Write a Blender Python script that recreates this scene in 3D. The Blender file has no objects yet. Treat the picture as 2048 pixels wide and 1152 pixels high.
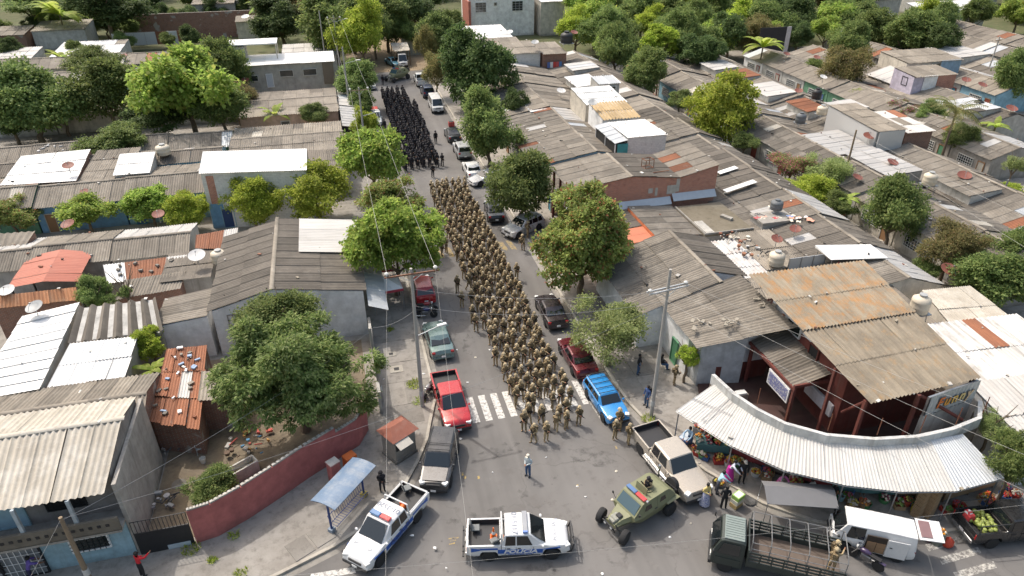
import bpy, bmesh, math, random
import numpy as np
from mathutils import Vector, Matrix
R = math.radians
SC = bpy.context.scene
COL = SC.collection

# ---------------------------------------------------------------- camera, sky, sun, exposure
CAM_H, PITCH, YAW, FPX = 30.5, R(30.8), R(14.2), 1400.0
cam_d = bpy.data.cameras.new('camera'); cam = bpy.data.objects.new('camera', cam_d); COL.objects.link(cam)
cam_d.sensor_width = 36.0; cam_d.lens = FPX / 2048 * 36.0; cam_d.clip_end = 3000; cam_d.clip_start = 0.5
cam.location = (0, 0, CAM_H); cam.rotation_euler = (R(90) - PITCH, 0, -YAW)
SC.camera = cam
SUN_EL, SUN_AZ = R(57), math.atan2(-0.56, 0.83)      # azimuth measured from +Y towards +X
world = bpy.data.worlds.new('World'); SC.world = world; world.use_nodes = True
wn = world.node_tree; bg = wn.nodes['Background']
sky = wn.nodes.new('ShaderNodeTexSky'); sky.sky_type = 'NISHITA'; sky.sun_disc = False
sky.sun_elevation = SUN_EL; sky.sun_rotation = SUN_AZ; sky.air_density = 1.7; sky.dust_density = 6.5; sky.ozone_density = 0.9
wn.links.new(sky.outputs[0], bg.inputs[0]); bg.inputs[1].default_value = 0.15
sun_d = bpy.data.lights.new('sun', 'SUN'); sun_d.energy = 2.0; sun_d.angle = R(0.7); sun_d.color = (1.0, 0.955, 0.9)
sun = bpy.data.objects.new('sun', sun_d); COL.objects.link(sun)
sdir = Vector((math.sin(SUN_AZ) * math.cos(SUN_EL), math.cos(SUN_AZ) * math.cos(SUN_EL), math.sin(SUN_EL)))
sun.rotation_euler = sdir.to_track_quat('Z', 'Y').to_euler(); sun.location = (0, 0, 80)
SC.view_settings.view_transform = 'Standard'; SC.view_settings.look = 'None'
SC.view_settings.exposure = 0.46; SC.view_settings.gamma = 1.0
SC.cycles.max_bounces = 6; SC.cycles.diffuse_bounces = 4; SC.cycles.glossy_bounces = 2
SC.cycles.transmission_bounces = 2; SC.cycles.transparent_max_bounces = 4; SC.cycles.use_denoising = True
SC.cycles.use_adaptive_sampling = True; SC.cycles.caustics_reflective = False; SC.cycles.caustics_refractive = False

# ---------------------------------------------------------------- surveying: where a sight line meets a height
_st, _ct, _sy, _cy = math.sin(PITCH), math.cos(PITCH), math.sin(YAW), math.cos(YAW)
def G(px, py, z=0.0):
    u = (px - 1024) / FPX; v = (576 - py) / FPX
    d = (u * _cy + _sy * _ct + v * _sy * _st, -u * _sy + _cy * _ct + v * _cy * _st, -_st + v * _ct)
    t = (z - CAM_H) / d[2]
    return Vector((d[0] * t, d[1] * t, z))
def scale_at(p):
    f = (p[0] * _sy + p[1] * _cy) * _ct - (p[2] - CAM_H) * _st
    return FPX / f

# ---------------------------------------------------------------- object helpers
def tag(o, label=None, cat=None, group=None, kind=None):
    if label: o['label'] = label
    if cat: o['category'] = cat
    if group: o['group'] = group
    if kind: o['kind'] = kind
    return o
def empty(name, loc=(0, 0, 0), rz=0.0, label=None, cat=None, group=None, kind=None):
    o = bpy.data.objects.new(name, None); COL.objects.link(o)
    o.location = loc; o.rotation_euler = (0, 0, rz); o.empty_display_size = 0.2
    return tag(o, label, cat, group, kind)
def link(name, me, mats=None, parent=None, loc=None, rot=None, scale=None):
    if mats is not None and not me.materials:
        for m in (mats if isinstance(mats, (list, tuple)) else [mats]): me.materials.append(m)
    o = bpy.data.objects.new(name, me); COL.objects.link(o)
    if parent is not None: o.parent = parent
    if loc is not None: o.location = loc
    if rot is not None: o.rotation_euler = rot
    if scale is not None: o.scale = scale
    return o
def pymesh(name, verts, faces, mats=None, uvs=None, smooth=False, fmat=None):
    me = bpy.data.meshes.new(name); me.from_pydata([tuple(v) for v in verts], [], faces)
    if uvs is not None:
        uv = me.uv_layers.new(name='UVMap'); flat = []
        for f in faces:
            for i in f: flat += [uvs[i][0], uvs[i][1]]
        uv.data.foreach_set('uv', flat)
    if smooth: me.polygons.foreach_set('use_smooth', [True] * len(faces))
    if mats is not None:
        for m in (mats if isinstance(mats, (list, tuple)) else [mats]): me.materials.append(m)
    if fmat is not None: me.polygons.foreach_set('material_index', fmat)
    me.update()
    return me
class MB:
    """collects simple solids into one mesh"""
    def __init__(s): s.v = []; s.f = []; s.m = []
    def add(s, vs, fs, mi=0):
        o = len(s.v); s.v += [Vector(v) for v in vs]; s.f += [tuple(i + o for i in f) for f in fs]; s.m += [mi] * len(fs); return s
    def box(s, c, d, rz=0.0, mi=0, taper=1.0, rot=None):
        x, y, z = d[0] / 2, d[1] / 2, d[2] / 2
        P = [Vector((sx * x * (taper if k else 1), sy_ * y * (taper if k else 1), (z if k else -z))) for k in (0, 1) for sx, sy_ in ((-1, -1), (1, -1), (1, 1), (-1, 1))]
        m = rot if rot is not None else Matrix.Rotation(rz, 3, 'Z')
        return s.add([m @ p + Vector(c) for p in P], [(3, 2, 1, 0), (4, 5, 6, 7), (0, 1, 5, 4), (1, 2, 6, 5), (2, 3, 7, 6), (3, 0, 4, 7)], mi)
    def tube(s, a, b, r, r2=None, n=8, mi=0, cap=True):
        a, b = Vector(a), Vector(b); r2 = r if r2 is None else r2
        d = b - a
        if d.length < 1e-6: return s
        q = d.to_track_quat('Z', 'Y').to_matrix()
        vs = [a + q @ Vector((r * math.cos(2 * math.pi * i / n), r * math.sin(2 * math.pi * i / n), 0)) for i in range(n)]
        vs += [b + q @ Vector((r2 * math.cos(2 * math.pi * i / n), r2 * math.sin(2 * math.pi * i / n), 0)) for i in range(n)]
        fs = [(i, (i + 1) % n, n + (i + 1) % n, n + i) for i in range(n)]
        if cap: fs += [tuple(range(n - 1, -1, -1)), tuple(range(n, 2 * n))]
        return s.add(vs, fs, mi)
    def path(s, pts, r, n=6, mi=0):
        for a, b in zip(pts[:-1], pts[1:]): s.tube(a, b, r, n=n, mi=mi)
        return s
    def lathe(s, prof, c=(0, 0, 0), n=14, mi=0, ax=None):
        """prof: [(r, z), ...] from bottom to top"""
        c = Vector(c); vs = []; fs = []
        m = ax if ax is not None else Matrix.Identity(3)
        for r, z in prof:
            for i in range(n): vs.append(c + m @ Vector((r * math.cos(2 * math.pi * i / n), r * math.sin(2 * math.pi * i / n), z)))
        for k in range(len(prof) - 1):
            for i in range(n): fs.append((k * n + i, k * n + (i + 1) % n, (k + 1) * n + (i + 1) % n, (k + 1) * n + i))
        fs.append(tuple(range(n - 1, -1, -1))); fs.append(tuple(range((len(prof) - 1) * n, len(prof) * n)))
        return s.add(vs, fs, mi)
    def prism(s, top, z0=0.0, mi=0):
        """solid from z0 up to a polygon of 3D points"""
        n = len(top); vs = [Vector((p[0], p[1], z0)) for p in top] + [Vector(p) for p in top]
        a = sum((top[i][0] * top[(i + 1) % n][1] - top[(i + 1) % n][0] * top[i][1]) for i in range(n))
        fs = [tuple(range(n - 1, -1, -1)), tuple(range(n, 2 * n))] + [(i, (i + 1) % n, n + (i + 1) % n, n + i) for i in range(n)]
        if a < 0: fs = [tuple(reversed(f)) for f in fs]
        return s.add(vs, fs, mi)
    def mesh(s, name, mats=None, smooth=False, bevel=0.0, seg=1, auto=None):
        me = pymesh(name, s.v, s.f, mats, fmat=s.m)
        if bevel > 0 or smooth or auto:
            bm = bmesh.new(); bm.from_mesh(me)
            if bevel > 0:
                es = [e for e in bm.edges if len(e.link_faces) == 2 and e.calc_face_angle(0) > 0.5]
                bmesh.ops.bevel(bm, geom=es, offset=bevel, segments=seg, profile=0.6, affect='EDGES', clamp_overlap=True)
            if smooth or auto:
                for f in bm.faces: f.smooth = True
                for e in bm.edges:
                    if len(e.link_faces) == 2 and e.calc_face_angle(0) > (auto or 0.7): e.smooth = False
            bm.to_mesh(me); bm.free()
        return me
    def build(s, name, mats, parent=None, loc=None, rot=None, **k):
        return link(name, s.mesh(name, mats, **k), None, parent, loc, rot)
def copy_tree(o, parent=None):
    c = o.copy(); COL.objects.link(c)
    if parent is not None: c.parent = parent
    for ch in o.children: copy_tree(ch, c)
    return c

# ---------------------------------------------------------------- materials
def _new(name):
    m = bpy.data.materials.new(name); m.use_nodes = True
    nt = m.node_tree; b = nt.nodes['Principled BSDF']
    return m, nt, b
def N(nt, t, **k):
    n = nt.nodes.new(t)
    for a, v in k.items():
        if a.startswith('i_'): n.inputs[int(a[2:])].default_value = v
        else: setattr(n, a, v)
    return n
def rgba(c): return (c[0], c[1], c[2], 1.0)
def noise(nt, vec, scale, detail=3, rough=.55):
    n = N(nt, 'ShaderNodeTexNoise'); n.inputs['Scale'].default_value = scale; n.inputs['Detail'].default_value = detail; n.inputs['Roughness'].default_value = rough
    if vec is not None: nt.links.new(vec, n.inputs['Vector'])
    return n.outputs['Fac']
def ramp(nt, fac, stops, interp='LINEAR'):
    r = N(nt, 'ShaderNodeValToRGB'); r.color_ramp.interpolation = interp
    els = r.color_ramp.elements
    while len(els) < len(stops): els.new(0.5)
    for e, (p, c) in zip(els, stops): e.position = p; e.color = rgba(c) if len(c) == 3 else c
    nt.links.new(fac, r.inputs[0]); return r.outputs[0]
def mixc(nt, a, b, fac, mode='MIX'):
    m = N(nt, 'ShaderNodeMix', data_type='RGBA', blend_type=mode)
    for sock, v in ((m.inputs[0], fac), (m.inputs[6], a), (m.inputs[7], b)):
        if isinstance(v, (int, float)): sock.default_value = v
        elif isinstance(v, (tuple, list)): sock.default_value = rgba(v)
        else: nt.links.new(v, sock)
    return m.outputs[2]
def math_n(nt, op, a, b=0.0, clamp=False):
    m = N(nt, 'ShaderNodeMath', operation=op, use_clamp=clamp)
    for sock, v in ((m.inputs[0], a), (m.inputs[1], b)):
        if isinstance(v, (int, float)): sock.default_value = v
        else: nt.links.new(v, sock)
    return m.outputs[0]
def step(nt, fac, lo, hi):
    m = N(nt, 'ShaderNodeMapRange', clamp=True); nt.links.new(fac, m.inputs[0])
    m.inputs[1].default_value = lo; m.inputs[2].default_value = hi; return m.outputs[0]
def bump(nt, b, h, strength=.3, dist=.02):
    n = N(nt, 'ShaderNodeBump'); n.inputs['Strength'].default_value = strength; n.inputs['Distance'].default_value = dist
    nt.links.new(h, n.inputs['Height']); nt.links.new(n.outputs[0], b.inputs['Normal'])
_MC = {}
def paint(col, rough=.6, metal=0.0, var=.15, scale=3.0, dirt=0.0, dirtcol=(.09, .075, .06), coat=0.0, orand=0.0, bmp=0.0, spec=None):
    """a plain coat of colour with uneven tone, optional dirt"""
    key = ('p', tuple(col), rough, metal, var, scale, dirt, tuple(dirtcol), coat, orand, bmp, spec)
    if key in _MC: return _MC[key]
    m, nt, b = _new('paint_%d' % len(_MC))
    tc = N(nt, 'ShaderNodeTexCoord'); v = tc.outputs['Object']
    f = noise(nt, v, scale, 4)
    c = mixc(nt, [x * (1 - var) for x in col], [min(1, x * (1 + var)) for x in col], f)
    if dirt > 0:
        d = step(nt, noise(nt, v, scale * .45, 6, .7), .62 - .25 * dirt, .8)
        c = mixc(nt, c, dirtcol, math_n(nt, 'MULTIPLY', d, min(1, dirt)))
    if orand > 0:
        oi = N(nt, 'ShaderNodeObjectInfo'); k = math_n(nt, 'ADD', math_n(nt, 'MULTIPLY', oi.outputs['Random'], 2 * orand), 1 - orand)
        hs = N(nt, 'ShaderNodeHueSaturation'); nt.links.new(c, hs.inputs['Color']); nt.links.new(k, hs.inputs['Value']); c = hs.outputs[0]
    nt.links.new(c, b.inputs['Base Color']); b.inputs['Roughness'].default_value = rough; b.inputs['Metallic'].default_value = metal
    if coat: b.inputs['Coat Weight'].default_value = coat; b.inputs['Coat Roughness'].default_value = .05
    if spec is not None: b.inputs['Specular IOR Level'].default_value = spec
    if bmp: bump(nt, b, noise(nt, v, scale * 8, 3), bmp)
    _MC[key] = m; return m
def roofmat(name, base, dark, stain=None, stain_amt=.5, streak=.5, rough=.85, metal=0.0, orand=.18, blotch=.5, fine=.25, stain_lo=.5):
    """weathered corrugated sheet: tones run down the slope (UV in metres)"""
    m, nt, b = _new(name)
    uv = N(nt, 'ShaderNodeUVMap'); oi = N(nt, 'ShaderNodeObjectInfo')
    off = N(nt, 'ShaderNodeVectorMath', operation='MULTIPLY_ADD'); nt.links.new(uv.outputs[0], off.inputs[0]); off.inputs[1].default_value = (1, 1, 1)
    cmb = N(nt, 'ShaderNodeCombineXYZ'); 
    lo = N(nt, 'ShaderNodeVectorMath', operation='SCALE'); nt.links.new(oi.outputs['Location'], lo.inputs[0]); lo.inputs[3].default_value = 3.7
    nt.links.new(lo.outputs[0], off.inputs[2]); v = off.outputs[0]
    mp = N(nt, 'ShaderNodeMapping'); mp.inputs['Scale'].default_value = (3.2, .28, 1); nt.links.new(v, mp.inputs[0])
    st = noise(nt, mp.outputs[0], 1.0, 4, .6)
    bl = noise(nt, v, .45, 5, .65)
    fi = noise(nt, v, 9.0, 3, .7)
    c = mixc(nt, base, dark, math_n(nt, 'MULTIPLY', step(nt, st, .42, .72), streak))
    c = mixc(nt, c, dark, math_n(nt, 'MULTIPLY', step(nt, bl, .45, .75), blotch))
    if stain is not None:
        s2 = math_n(nt, 'ADD', math_n(nt, 'MULTIPLY', noise(nt, v, .8, 6, .75), .7), math_n(nt, 'MULTIPLY', st, .3))
        c = mixc(nt, c, stain, math_n(nt, 'MULTIPLY', step(nt, s2, stain_lo, stain_lo + .12), stain_amt))
    c = mixc(nt, c, mixc(nt, (.5, .5, .5), (1.25, 1.25, 1.25), fi), fine, 'MULTIPLY')
    k = math_n(nt, 'ADD', math_n(nt, 'MULTIPLY', oi.outputs['Random'], 2 * orand), 1 - orand)
    spk = step(nt, noise(nt, v, 5.5, 3, .8), .66, .72); c = mixc(nt, c, [min(.8, q * 1.9) for q in base], math_n(nt, 'MULTIPLY', spk, .5))
    hs = N(nt, 'ShaderNodeHueSaturation'); nt.links.new(c, hs.inputs['Color']); nt.links.new(k, hs.inputs['Value'])
    nt.links.new(hs.outputs[0], b.inputs['Base Color']); b.inputs['Roughness'].default_value = rough; b.inputs['Metallic'].default_value = metal
    bump(nt, b, fi, .25, .01)
    return m
def plaster(col, dirt=.5, col2=None, grime=(.13, .115, .095)):
    """painted plaster wall: stains, runs from the top, soiled foot"""
    key = ('w', tuple(col), dirt)
    if key in _MC: return _MC[key]
    m, nt, b = _new('plaster_%d' % len(_MC))
    tc = N(nt, 'ShaderNodeTexCoord'); v = tc.outputs['Object']; sx = N(nt, 'ShaderNodeSeparateXYZ'); nt.links.new(v, sx.inputs[0])
    f = noise(nt, v, 1.3, 5, .65)
    c = mixc(nt, [x * .72 for x in col], [min(.9, x * 1.16) for x in col], step(nt, f, .3, .7))
    mp = N(nt, 'ShaderNodeMapping'); mp.inputs['Scale'].default_value = (2.6, 2.6, .22); nt.links.new(v, mp.inputs[0])
    run = step(nt, noise(nt, mp.outputs[0], 1.0, 5, .7), .5, .78)
    c = mixc(nt, c, grime, math_n(nt, 'MULTIPLY', run, dirt))
    foot = math_n(nt, 'MULTIPLY', step(nt, math_n(nt, 'ADD', sx.outputs[2], math_n(nt, 'MULTIPLY', f, .8)), 1.0, .35), min(1, dirt + .2))
    c = mixc(nt, c, grime, foot)
    nt.links.new(c, b.inputs['Base Color']); b.inputs['Roughness'].default_value = .9
    bump(nt, b, noise(nt, v, 22, 4), .3, .01)
    _MC[key] = m; return m
def brickmat(name, c1, c2, mortar, scale=1.0, w=.28, h=.1, ms=.012, patch=None):
    m, nt, b = _new(name)
    ge = N(nt, 'ShaderNodeTexCoord'); sx = N(nt, 'ShaderNodeSeparateXYZ'); nt.links.new(ge.outputs['Object'], sx.inputs[0])
    cb = N(nt, 'ShaderNodeCombineXYZ'); nt.links.new(math_n(nt, 'ADD', sx.outputs[0], sx.outputs[1]), cb.inputs[0]); nt.links.new(sx.outputs[2], cb.inputs[1])
    br = N(nt, 'ShaderNodeTexBrick'); nt.links.new(cb.outputs[0], br.inputs['Vector'])
    br.inputs['Color1'].default_value = rgba(c1); br.inputs['Color2'].default_value = rgba(c2); br.inputs['Mortar'].default_value = rgba(mortar)
    br.inputs['Scale'].default_value = scale; br.inputs['Brick Width'].default_value = w; br.inputs['Row Height'].default_value = h; br.inputs['Mortar Size'].default_value = ms; br.inputs['Bias'].default_value = 0
    f = noise(nt, ge.outputs['Object'], 2.0, 5, .7)
    c = mixc(nt, br.outputs[0], [x * .45 for x in c1], math_n(nt, 'MULTIPLY', step(nt, f, .5, .75), .55))
    if patch is not None:
        c = mixc(nt, c, patch, step(nt, noise(nt, ge.outputs['Object'], .55, 3, .5), .62, .66))
    nt.links.new(c, b.inputs['Base Color']); b.inputs['Roughness'].default_value = .92
    bump(nt, b, br.outputs['Fac'], -.5, .012)
    return m
def glassmat(name, col=(.02, .03, .03), rough=.06):
    m, nt, b = _new(name); b.inputs['Base Color'].default_value = rgba(col); b.inputs['Roughness'].default_value = rough
    b.inputs['Specular IOR Level'].default_value = .7; b.inputs['Coat Weight'].default_value = .4
    return m
def carpaint(col, metal=.0):
    key = ('car', tuple(col), metal)
    if key in _MC: return _MC[key]
    m, nt, b = _new('carpaint_%d' % len(_MC))
    v = N(nt, 'ShaderNodeTexCoord').outputs['Object']
    f = step(nt, noise(nt, v, 2.2, 5, .65), .4, .75)
    c = mixc(nt, col, [x * .72 + .03 for x in col], math_n(nt, 'MULTIPLY', f, .55))
    nt.links.new(c, b.inputs['Base Color'])
    nt.links.new(math_n(nt, 'ADD', math_n(nt, 'MULTIPLY', f, .25), .22), b.inputs['Roughness'])
    b.inputs['Metallic'].default_value = metal; b.inputs['Coat Weight'].default_value = .6; b.inputs['Coat Roughness'].default_value = .08
    _MC[key] = m; return m
def leafmat(name, cols, trans=.3, rough=.6):
    trans += .1; cols = [(a * 1.72, b_ * 1.22, c_ * 1.8) for a, b_, c_ in cols]
    m, nt, b = _new(name)
    ge = N(nt, 'ShaderNodeNewGeometry'); tc = N(nt, 'ShaderNodeTexCoord'); oi = N(nt, 'ShaderNodeObjectInfo')
    n = len(cols); c = ramp(nt, ge.outputs['Random Per Island'], [(i / max(1, n - 1), k) for i, k in enumerate(cols)])
    f = noise(nt, tc.outputs['Object'], .55, 3, .6)
    k = math_n(nt, 'ADD', math_n(nt, 'MULTIPLY', f, 1.1), .42)
    k = math_n(nt, 'MULTIPLY', k, math_n(nt, 'ADD', math_n(nt, 'MULTIPLY', oi.outputs['Random'], .35), .82))
    hs = N(nt, 'ShaderNodeHueSaturation'); nt.links.new(c, hs.inputs['Color']); nt.links.new(k, hs.inputs['Value'])
    nt.links.new(math_n(nt, 'ADD', math_n(nt, 'MULTIPLY', oi.outputs['Random'], .02), .49), hs.inputs['Hue'])
    nt.links.new(hs.outputs[0], b.inputs['Base Color']); b.inputs['Roughness'].default_value = rough; b.inputs['Specular IOR Level'].default_value = .2
    tr = N(nt, 'ShaderNodeBsdfTranslucent'); nt.links.new(mixc(nt, hs.outputs[0], (.6, .9, .1), .25, 'MULTIPLY'), tr.inputs[0])
    hs2 = N(nt, 'ShaderNodeHueSaturation'); hs2.inputs['Value'].default_value = 1.6; nt.links.new(hs.outputs[0], hs2.inputs['Color']); nt.links.new(hs2.outputs[0], tr.inputs[0])
    mx = N(nt, 'ShaderNodeMixShader'); mx.inputs[0].default_value = trans
    nt.links.new(b.outputs[0], mx.inputs[1]); nt.links.new(tr.outputs[0], mx.inputs[2])
    nt.links.new(mx.outputs[0], nt.nodes['Material Output'].inputs[0])
    return m
def camomat(name, cols, scale=9.0):
    m, nt, b = _new(name)
    tc = N(nt, 'ShaderNodeTexCoord'); oi = N(nt, 'ShaderNodeObjectInfo')
    ad = N(nt, 'ShaderNodeVectorMath', operation='ADD'); nt.links.new(tc.outputs['Object'], ad.inputs[0])
    sc_ = N(nt, 'ShaderNodeVectorMath', operation='SCALE'); nt.links.new(oi.outputs['Location'], sc_.inputs[0]); sc_.inputs[3].default_value = 1.3; nt.links.new(sc_.outputs[0], ad.inputs[1])
    f = noise(nt, ad.outputs[0], scale, 4, .6)
    n = len(cols); c = ramp(nt, f, [(.3 + .4 * i / (n - 1), k) for i, k in enumerate(cols)], 'CONSTANT')
    k = math_n(nt, 'ADD', math_n(nt, 'MULTIPLY', oi.outputs['Random'], .5), .75)
    hs = N(nt, 'ShaderNodeHueSaturation'); nt.links.new(c, hs.inputs['Color']); nt.links.new(k, hs.inputs['Value'])
    nt.links.new(hs.outputs[0], b.inputs['Base Color']); b.inputs['Roughness'].default_value = .85
    return m

CEM = roofmat('cement_roof', (.222, .196, .162), (.088, .076, .062), (.34, .305, .255), .5, .6, orand=.24)
CEM_D = roofmat('cement_roof_dark', (.172, .15, .124), (.072, .062, .05), (.25, .222, .185), .4, .65, orand=.24)
CEM_B = roofmat('cement_roof_bare', (.262, .23, .188), (.125, .108, .087), (.39, .355, .3), .45, .55, orand=.2)
CREAM = roofmat('cream_roof', (.48, .44, .37), (.27, .235, .19), (.62, .59, .53), .6, .45, orand=.07, stain_lo=.47)
ORANGE = roofmat('lichen_roof', (.31, .265, .2), (.14, .118, .088), (.37, .19, .065), .8, .7, orand=.05, stain_lo=.475, blotch=.75, fine=.5)
ORANGE2 = roofmat('lichen_roof_faint', (.275, .235, .178), (.12, .102, .078), (.35, .215, .09), .65, .7, orand=.06, stain_lo=.525, blotch=.75, fine=.5)
WHITE = roofmat('white_sheet', (.7, .7, .69), (.58, .58, .56), (.45, .43, .4), .3, .25, rough=.5, orand=.04, blotch=.25, fine=.06, stain_lo=.6)
WHITE_D = roofmat('weathered_white_sheet', (.52, .505, .48), (.34, .32, .295), (.3, .27, .23), .55, .4, rough=.6, orand=.07, blotch=.35, fine=.15, stain_lo=.58)
ZINC = roofmat('zinc_sheet', (.55, .57, .58), (.4, .42, .43), (.33, .3, .27), .35, .4, rough=.45, metal=.25, orand=.08, blotch=.3, fine=.1, stain_lo=.6)
RUST = roofmat('rusty_sheet', (.3, .12, .06), (.15, .065, .04), (.5, .44, .38), .6, .6, rough=.8, orand=.25, stain_lo=.58)
REDM = roofmat('red_sheet', (.4, .115, .07), (.32, .09, .058), (.4, .15, .1), .3, .25, rough=.5, orand=.05, fine=.06)
TILE = roofmat('clay_tile', (.5, .24, .12), (.26, .12, .07), (.58, .42, .28), .5, .6, orand=.2)
TANT = roofmat('tan_tile', (.42, .31, .17), (.25, .18, .1), (.5, .4, .26), .5, .5, orand=.12)
GREENS = roofmat('green_sheet', (.22, .36, .24), (.16, .26, .18), None, 0, .3, rough=.5, orand=.08)
CONC = plaster((.33, .31, .28), .6); CONC_L = plaster((.47, .45, .41), .55)
WWALL = plaster((.86, .86, .85), .1); CWALL = plaster((.58, .53, .45), .5); GWALL = plaster((.5, .49, .46), .5)
BLUEW = plaster((.24, .42, .52), .25); BLUEW2 = plaster((.16, .32, .5), .3); GREENW = plaster((.13, .27, .17), .3); PINKW = plaster((.42, .135, .125), .42, grime=(.22, .09, .08))
TERRA = plaster((.15, .04, .03), .4); PEACH = plaster((.55, .38, .28), .3); LILAC = plaster((.52, .48, .58), .2); TEALW = plaster((.06, .3, .32), .2)
ORANGEW = plaster((.62, .2, .09), .2); SKYW = plaster((.3, .43, .56), .3)
BRICK = brickmat('red_brick', (.52, .2, .125), (.4, .145, .095), (.42, .37, .32))
BRICK_D = brickmat('old_brick', (.27, .12, .075), (.2, .095, .065), (.26, .24, .21), patch=(.33, .31, .28))
BLOCK = brickmat('concrete_block', (.36, .35, .33), (.31, .3, .285), (.25, .24, .225), w=.4, h=.2, ms=.01)
BLOCKW = brickmat('whitewashed_brick', (.68, .67, .64), (.6, .59, .57), (.5, .49, .47), w=.4, h=.2, ms=.01)
DARK = paint((.018, .018, .02), .6, var=.3); BLACKM = paint((.03, .03, .032), .5, var=.2); STEEL = paint((.35, .36, .37), .4, .7, .15)
RUSTM = paint((.22, .09, .05), .8, .2, .35, 6); GALV = paint((.5, .52, .53), .45, .5, .12); WOODM = paint((.22, .14, .085), .85, 0, .3, 5)
GLASS = glassmat('window_glass'); RUBBER = paint((.022, .022, .023), .85, 0, .25, 12); CHROME = paint((.55, .56, .57), .25, .9, .05)
WHITEP = paint((.75, .75, .74), .5, 0, .06); PLASTW = paint((.7, .69, .66), .4, 0, .08)
# ================================================================ people
def V3(*a): return Vector(a)
SKIN = [paint(c, .6, 0, .08) for c in ((.38, .2, .13), (.3, .15, .09), (.25, .12, .07))]; HAIR = paint((.012, .01, .009), .7)
CAMO = camomat('tan_camouflage', [(.12, .084, .042), (.28, .208, .112), (.4, .305, .178), (.21, .163, .084), (.52, .415, .26)], 10)
KITM = camomat('tan_kit', [(.125, .09, .047), (.23, .17, .094), (.31, .235, .135)], 14); HELM = camomat('tan_helmet', [(.36, .285, .175), (.45, .365, .23), (.53, .435, .29)], 9); BOOTT = paint((.3, .2, .11), .8, 0, .15)
BLK = camomat('black_uniform', [(.016, .015, .019), (.032, .029, .036), (.052, .047, .056)], 10); BLKIT = camomat('black_kit', [(.014, .013, .016), (.026, .024, .029), (.045, .041, .048)], 12); BOOTB = paint((.012, .012, .013), .6)
GUN = paint((.02, .02, .021), .45, .3)
def skel(pose):
    """joint chain with radii; returns verts, edges, radii, tags"""
    J = {}; rad = {}; E = []
    def j(n, p, r, par=None, t='cloth'):
        J[n] = Vector(p); rad[n] = (r if isinstance(r, tuple) else (r, r)); 
        if par: E.append((par, n, t))
    lean = pose.get('lean', 0); f = lambda y, z: (-y * math.cos(0), z)
    hipz = pose.get('hip', .93)
    j('pelvis', (0, 0, hipz), (.155, .115)); j('waist', (0, lean * .3, hipz + .14), (.135, .1), 'pelvis'); j('chest', (0, lean * .8, hipz + .36), (.165, .115), 'waist'); j('neck0', (0, lean, hipz + .51), .07, 'chest')
    hd = pose.get('head', (0, 0)); nz = hipz + .56
    j('neck', (0, lean - .005, nz + .02), .055, 'neck0', 'skin'); hx, hy = hd
    j('head', (hx, lean + hy - .02, nz + .13), (.082, .098), 'neck', 'skin'); j('crown', (hx * 1.2, lean + hy * 1.1 - .005, nz + .215), (.07, .085), 'head', 'hair')
    j('nose', (hx * 1.1, lean + hy - .118, nz + .115), .014, 'head', 'skin')
    for s, nm in ((-1, 'l'), (1, 'r')):
        j('ear' + nm, (hx + s * .088, lean + hy, nz + .13), .014, 'head', 'skin')
        j('sh' + nm, (s * .19, lean * .85, hipz + .46), .075, 'chest')
        el, wr = pose['arm' + nm]
        j('el' + nm, (s * el[0], el[1] + lean * .8, hipz + el[2]), .058, 'sh' + nm); j('wr' + nm, (s * wr[0], wr[1] + lean * .8, hipz + wr[2]), .042, 'el' + nm)
        d = (J['wr' + nm] - J['el' + nm]).normalized(); w = J['wr' + nm]
        j('palm' + nm, w + d * .07, (.036, .022), 'wr' + nm, 'skin')
        sd = d.cross(V3(0, 0, 1)); sd = sd.normalized() if sd.length > .01 else V3(1, 0, 0); dn = d.cross(sd)
        for k in range(4):
            o = sd * ((k - 1.5) * .019); L_ = (.055, .065, .06, .048)[k]
            j('f%d%s' % (k, nm), w + d * (.1 + L_ * .5) + o, .0085, 'palm' + nm, 'skin'); j('g%d%s' % (k, nm), w + d * (.1 + L_ * .85) + o - dn * .025, .008, 'f%d%s' % (k, nm), 'skin')
        j('th' + nm, w + d * .06 + sd * .045 * (-s), .0095, 'palm' + nm, 'skin'); j('ti' + nm, w + d * .1 + sd * .055 * (-s), .0085, 'th' + nm, 'skin')
        kn, an = pose['leg' + nm]
        j('hip' + nm, (s * .095, 0, hipz - .06), .105, 'pelvis'); j('kn' + nm, (s * kn[0], kn[1], kn[2]), .078, 'hip' + nm); j('an' + nm, (s * an[0], an[1], an[2]), .062, 'kn' + nm)
        j('hl' + nm, (s * an[0], an[1] + .03, an[2] - .05), .045, 'an' + nm, 'boot'); j('to' + nm, (s * (an[0] + .02), an[1] - .17, an[2] - .06), (.045, .035), 'hl' + nm, 'boot')
    return J, rad, E
STAND = dict(arml=((.25, .02, .2), (.22, -.1, -.02)), armr=((.25, .02, .2), (.22, -.1, -.02)), legl=((.11, -.02, .5), (.12, .02, .1)), legr=((.11, -.02, .5), (.12, .02, .1)))
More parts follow.
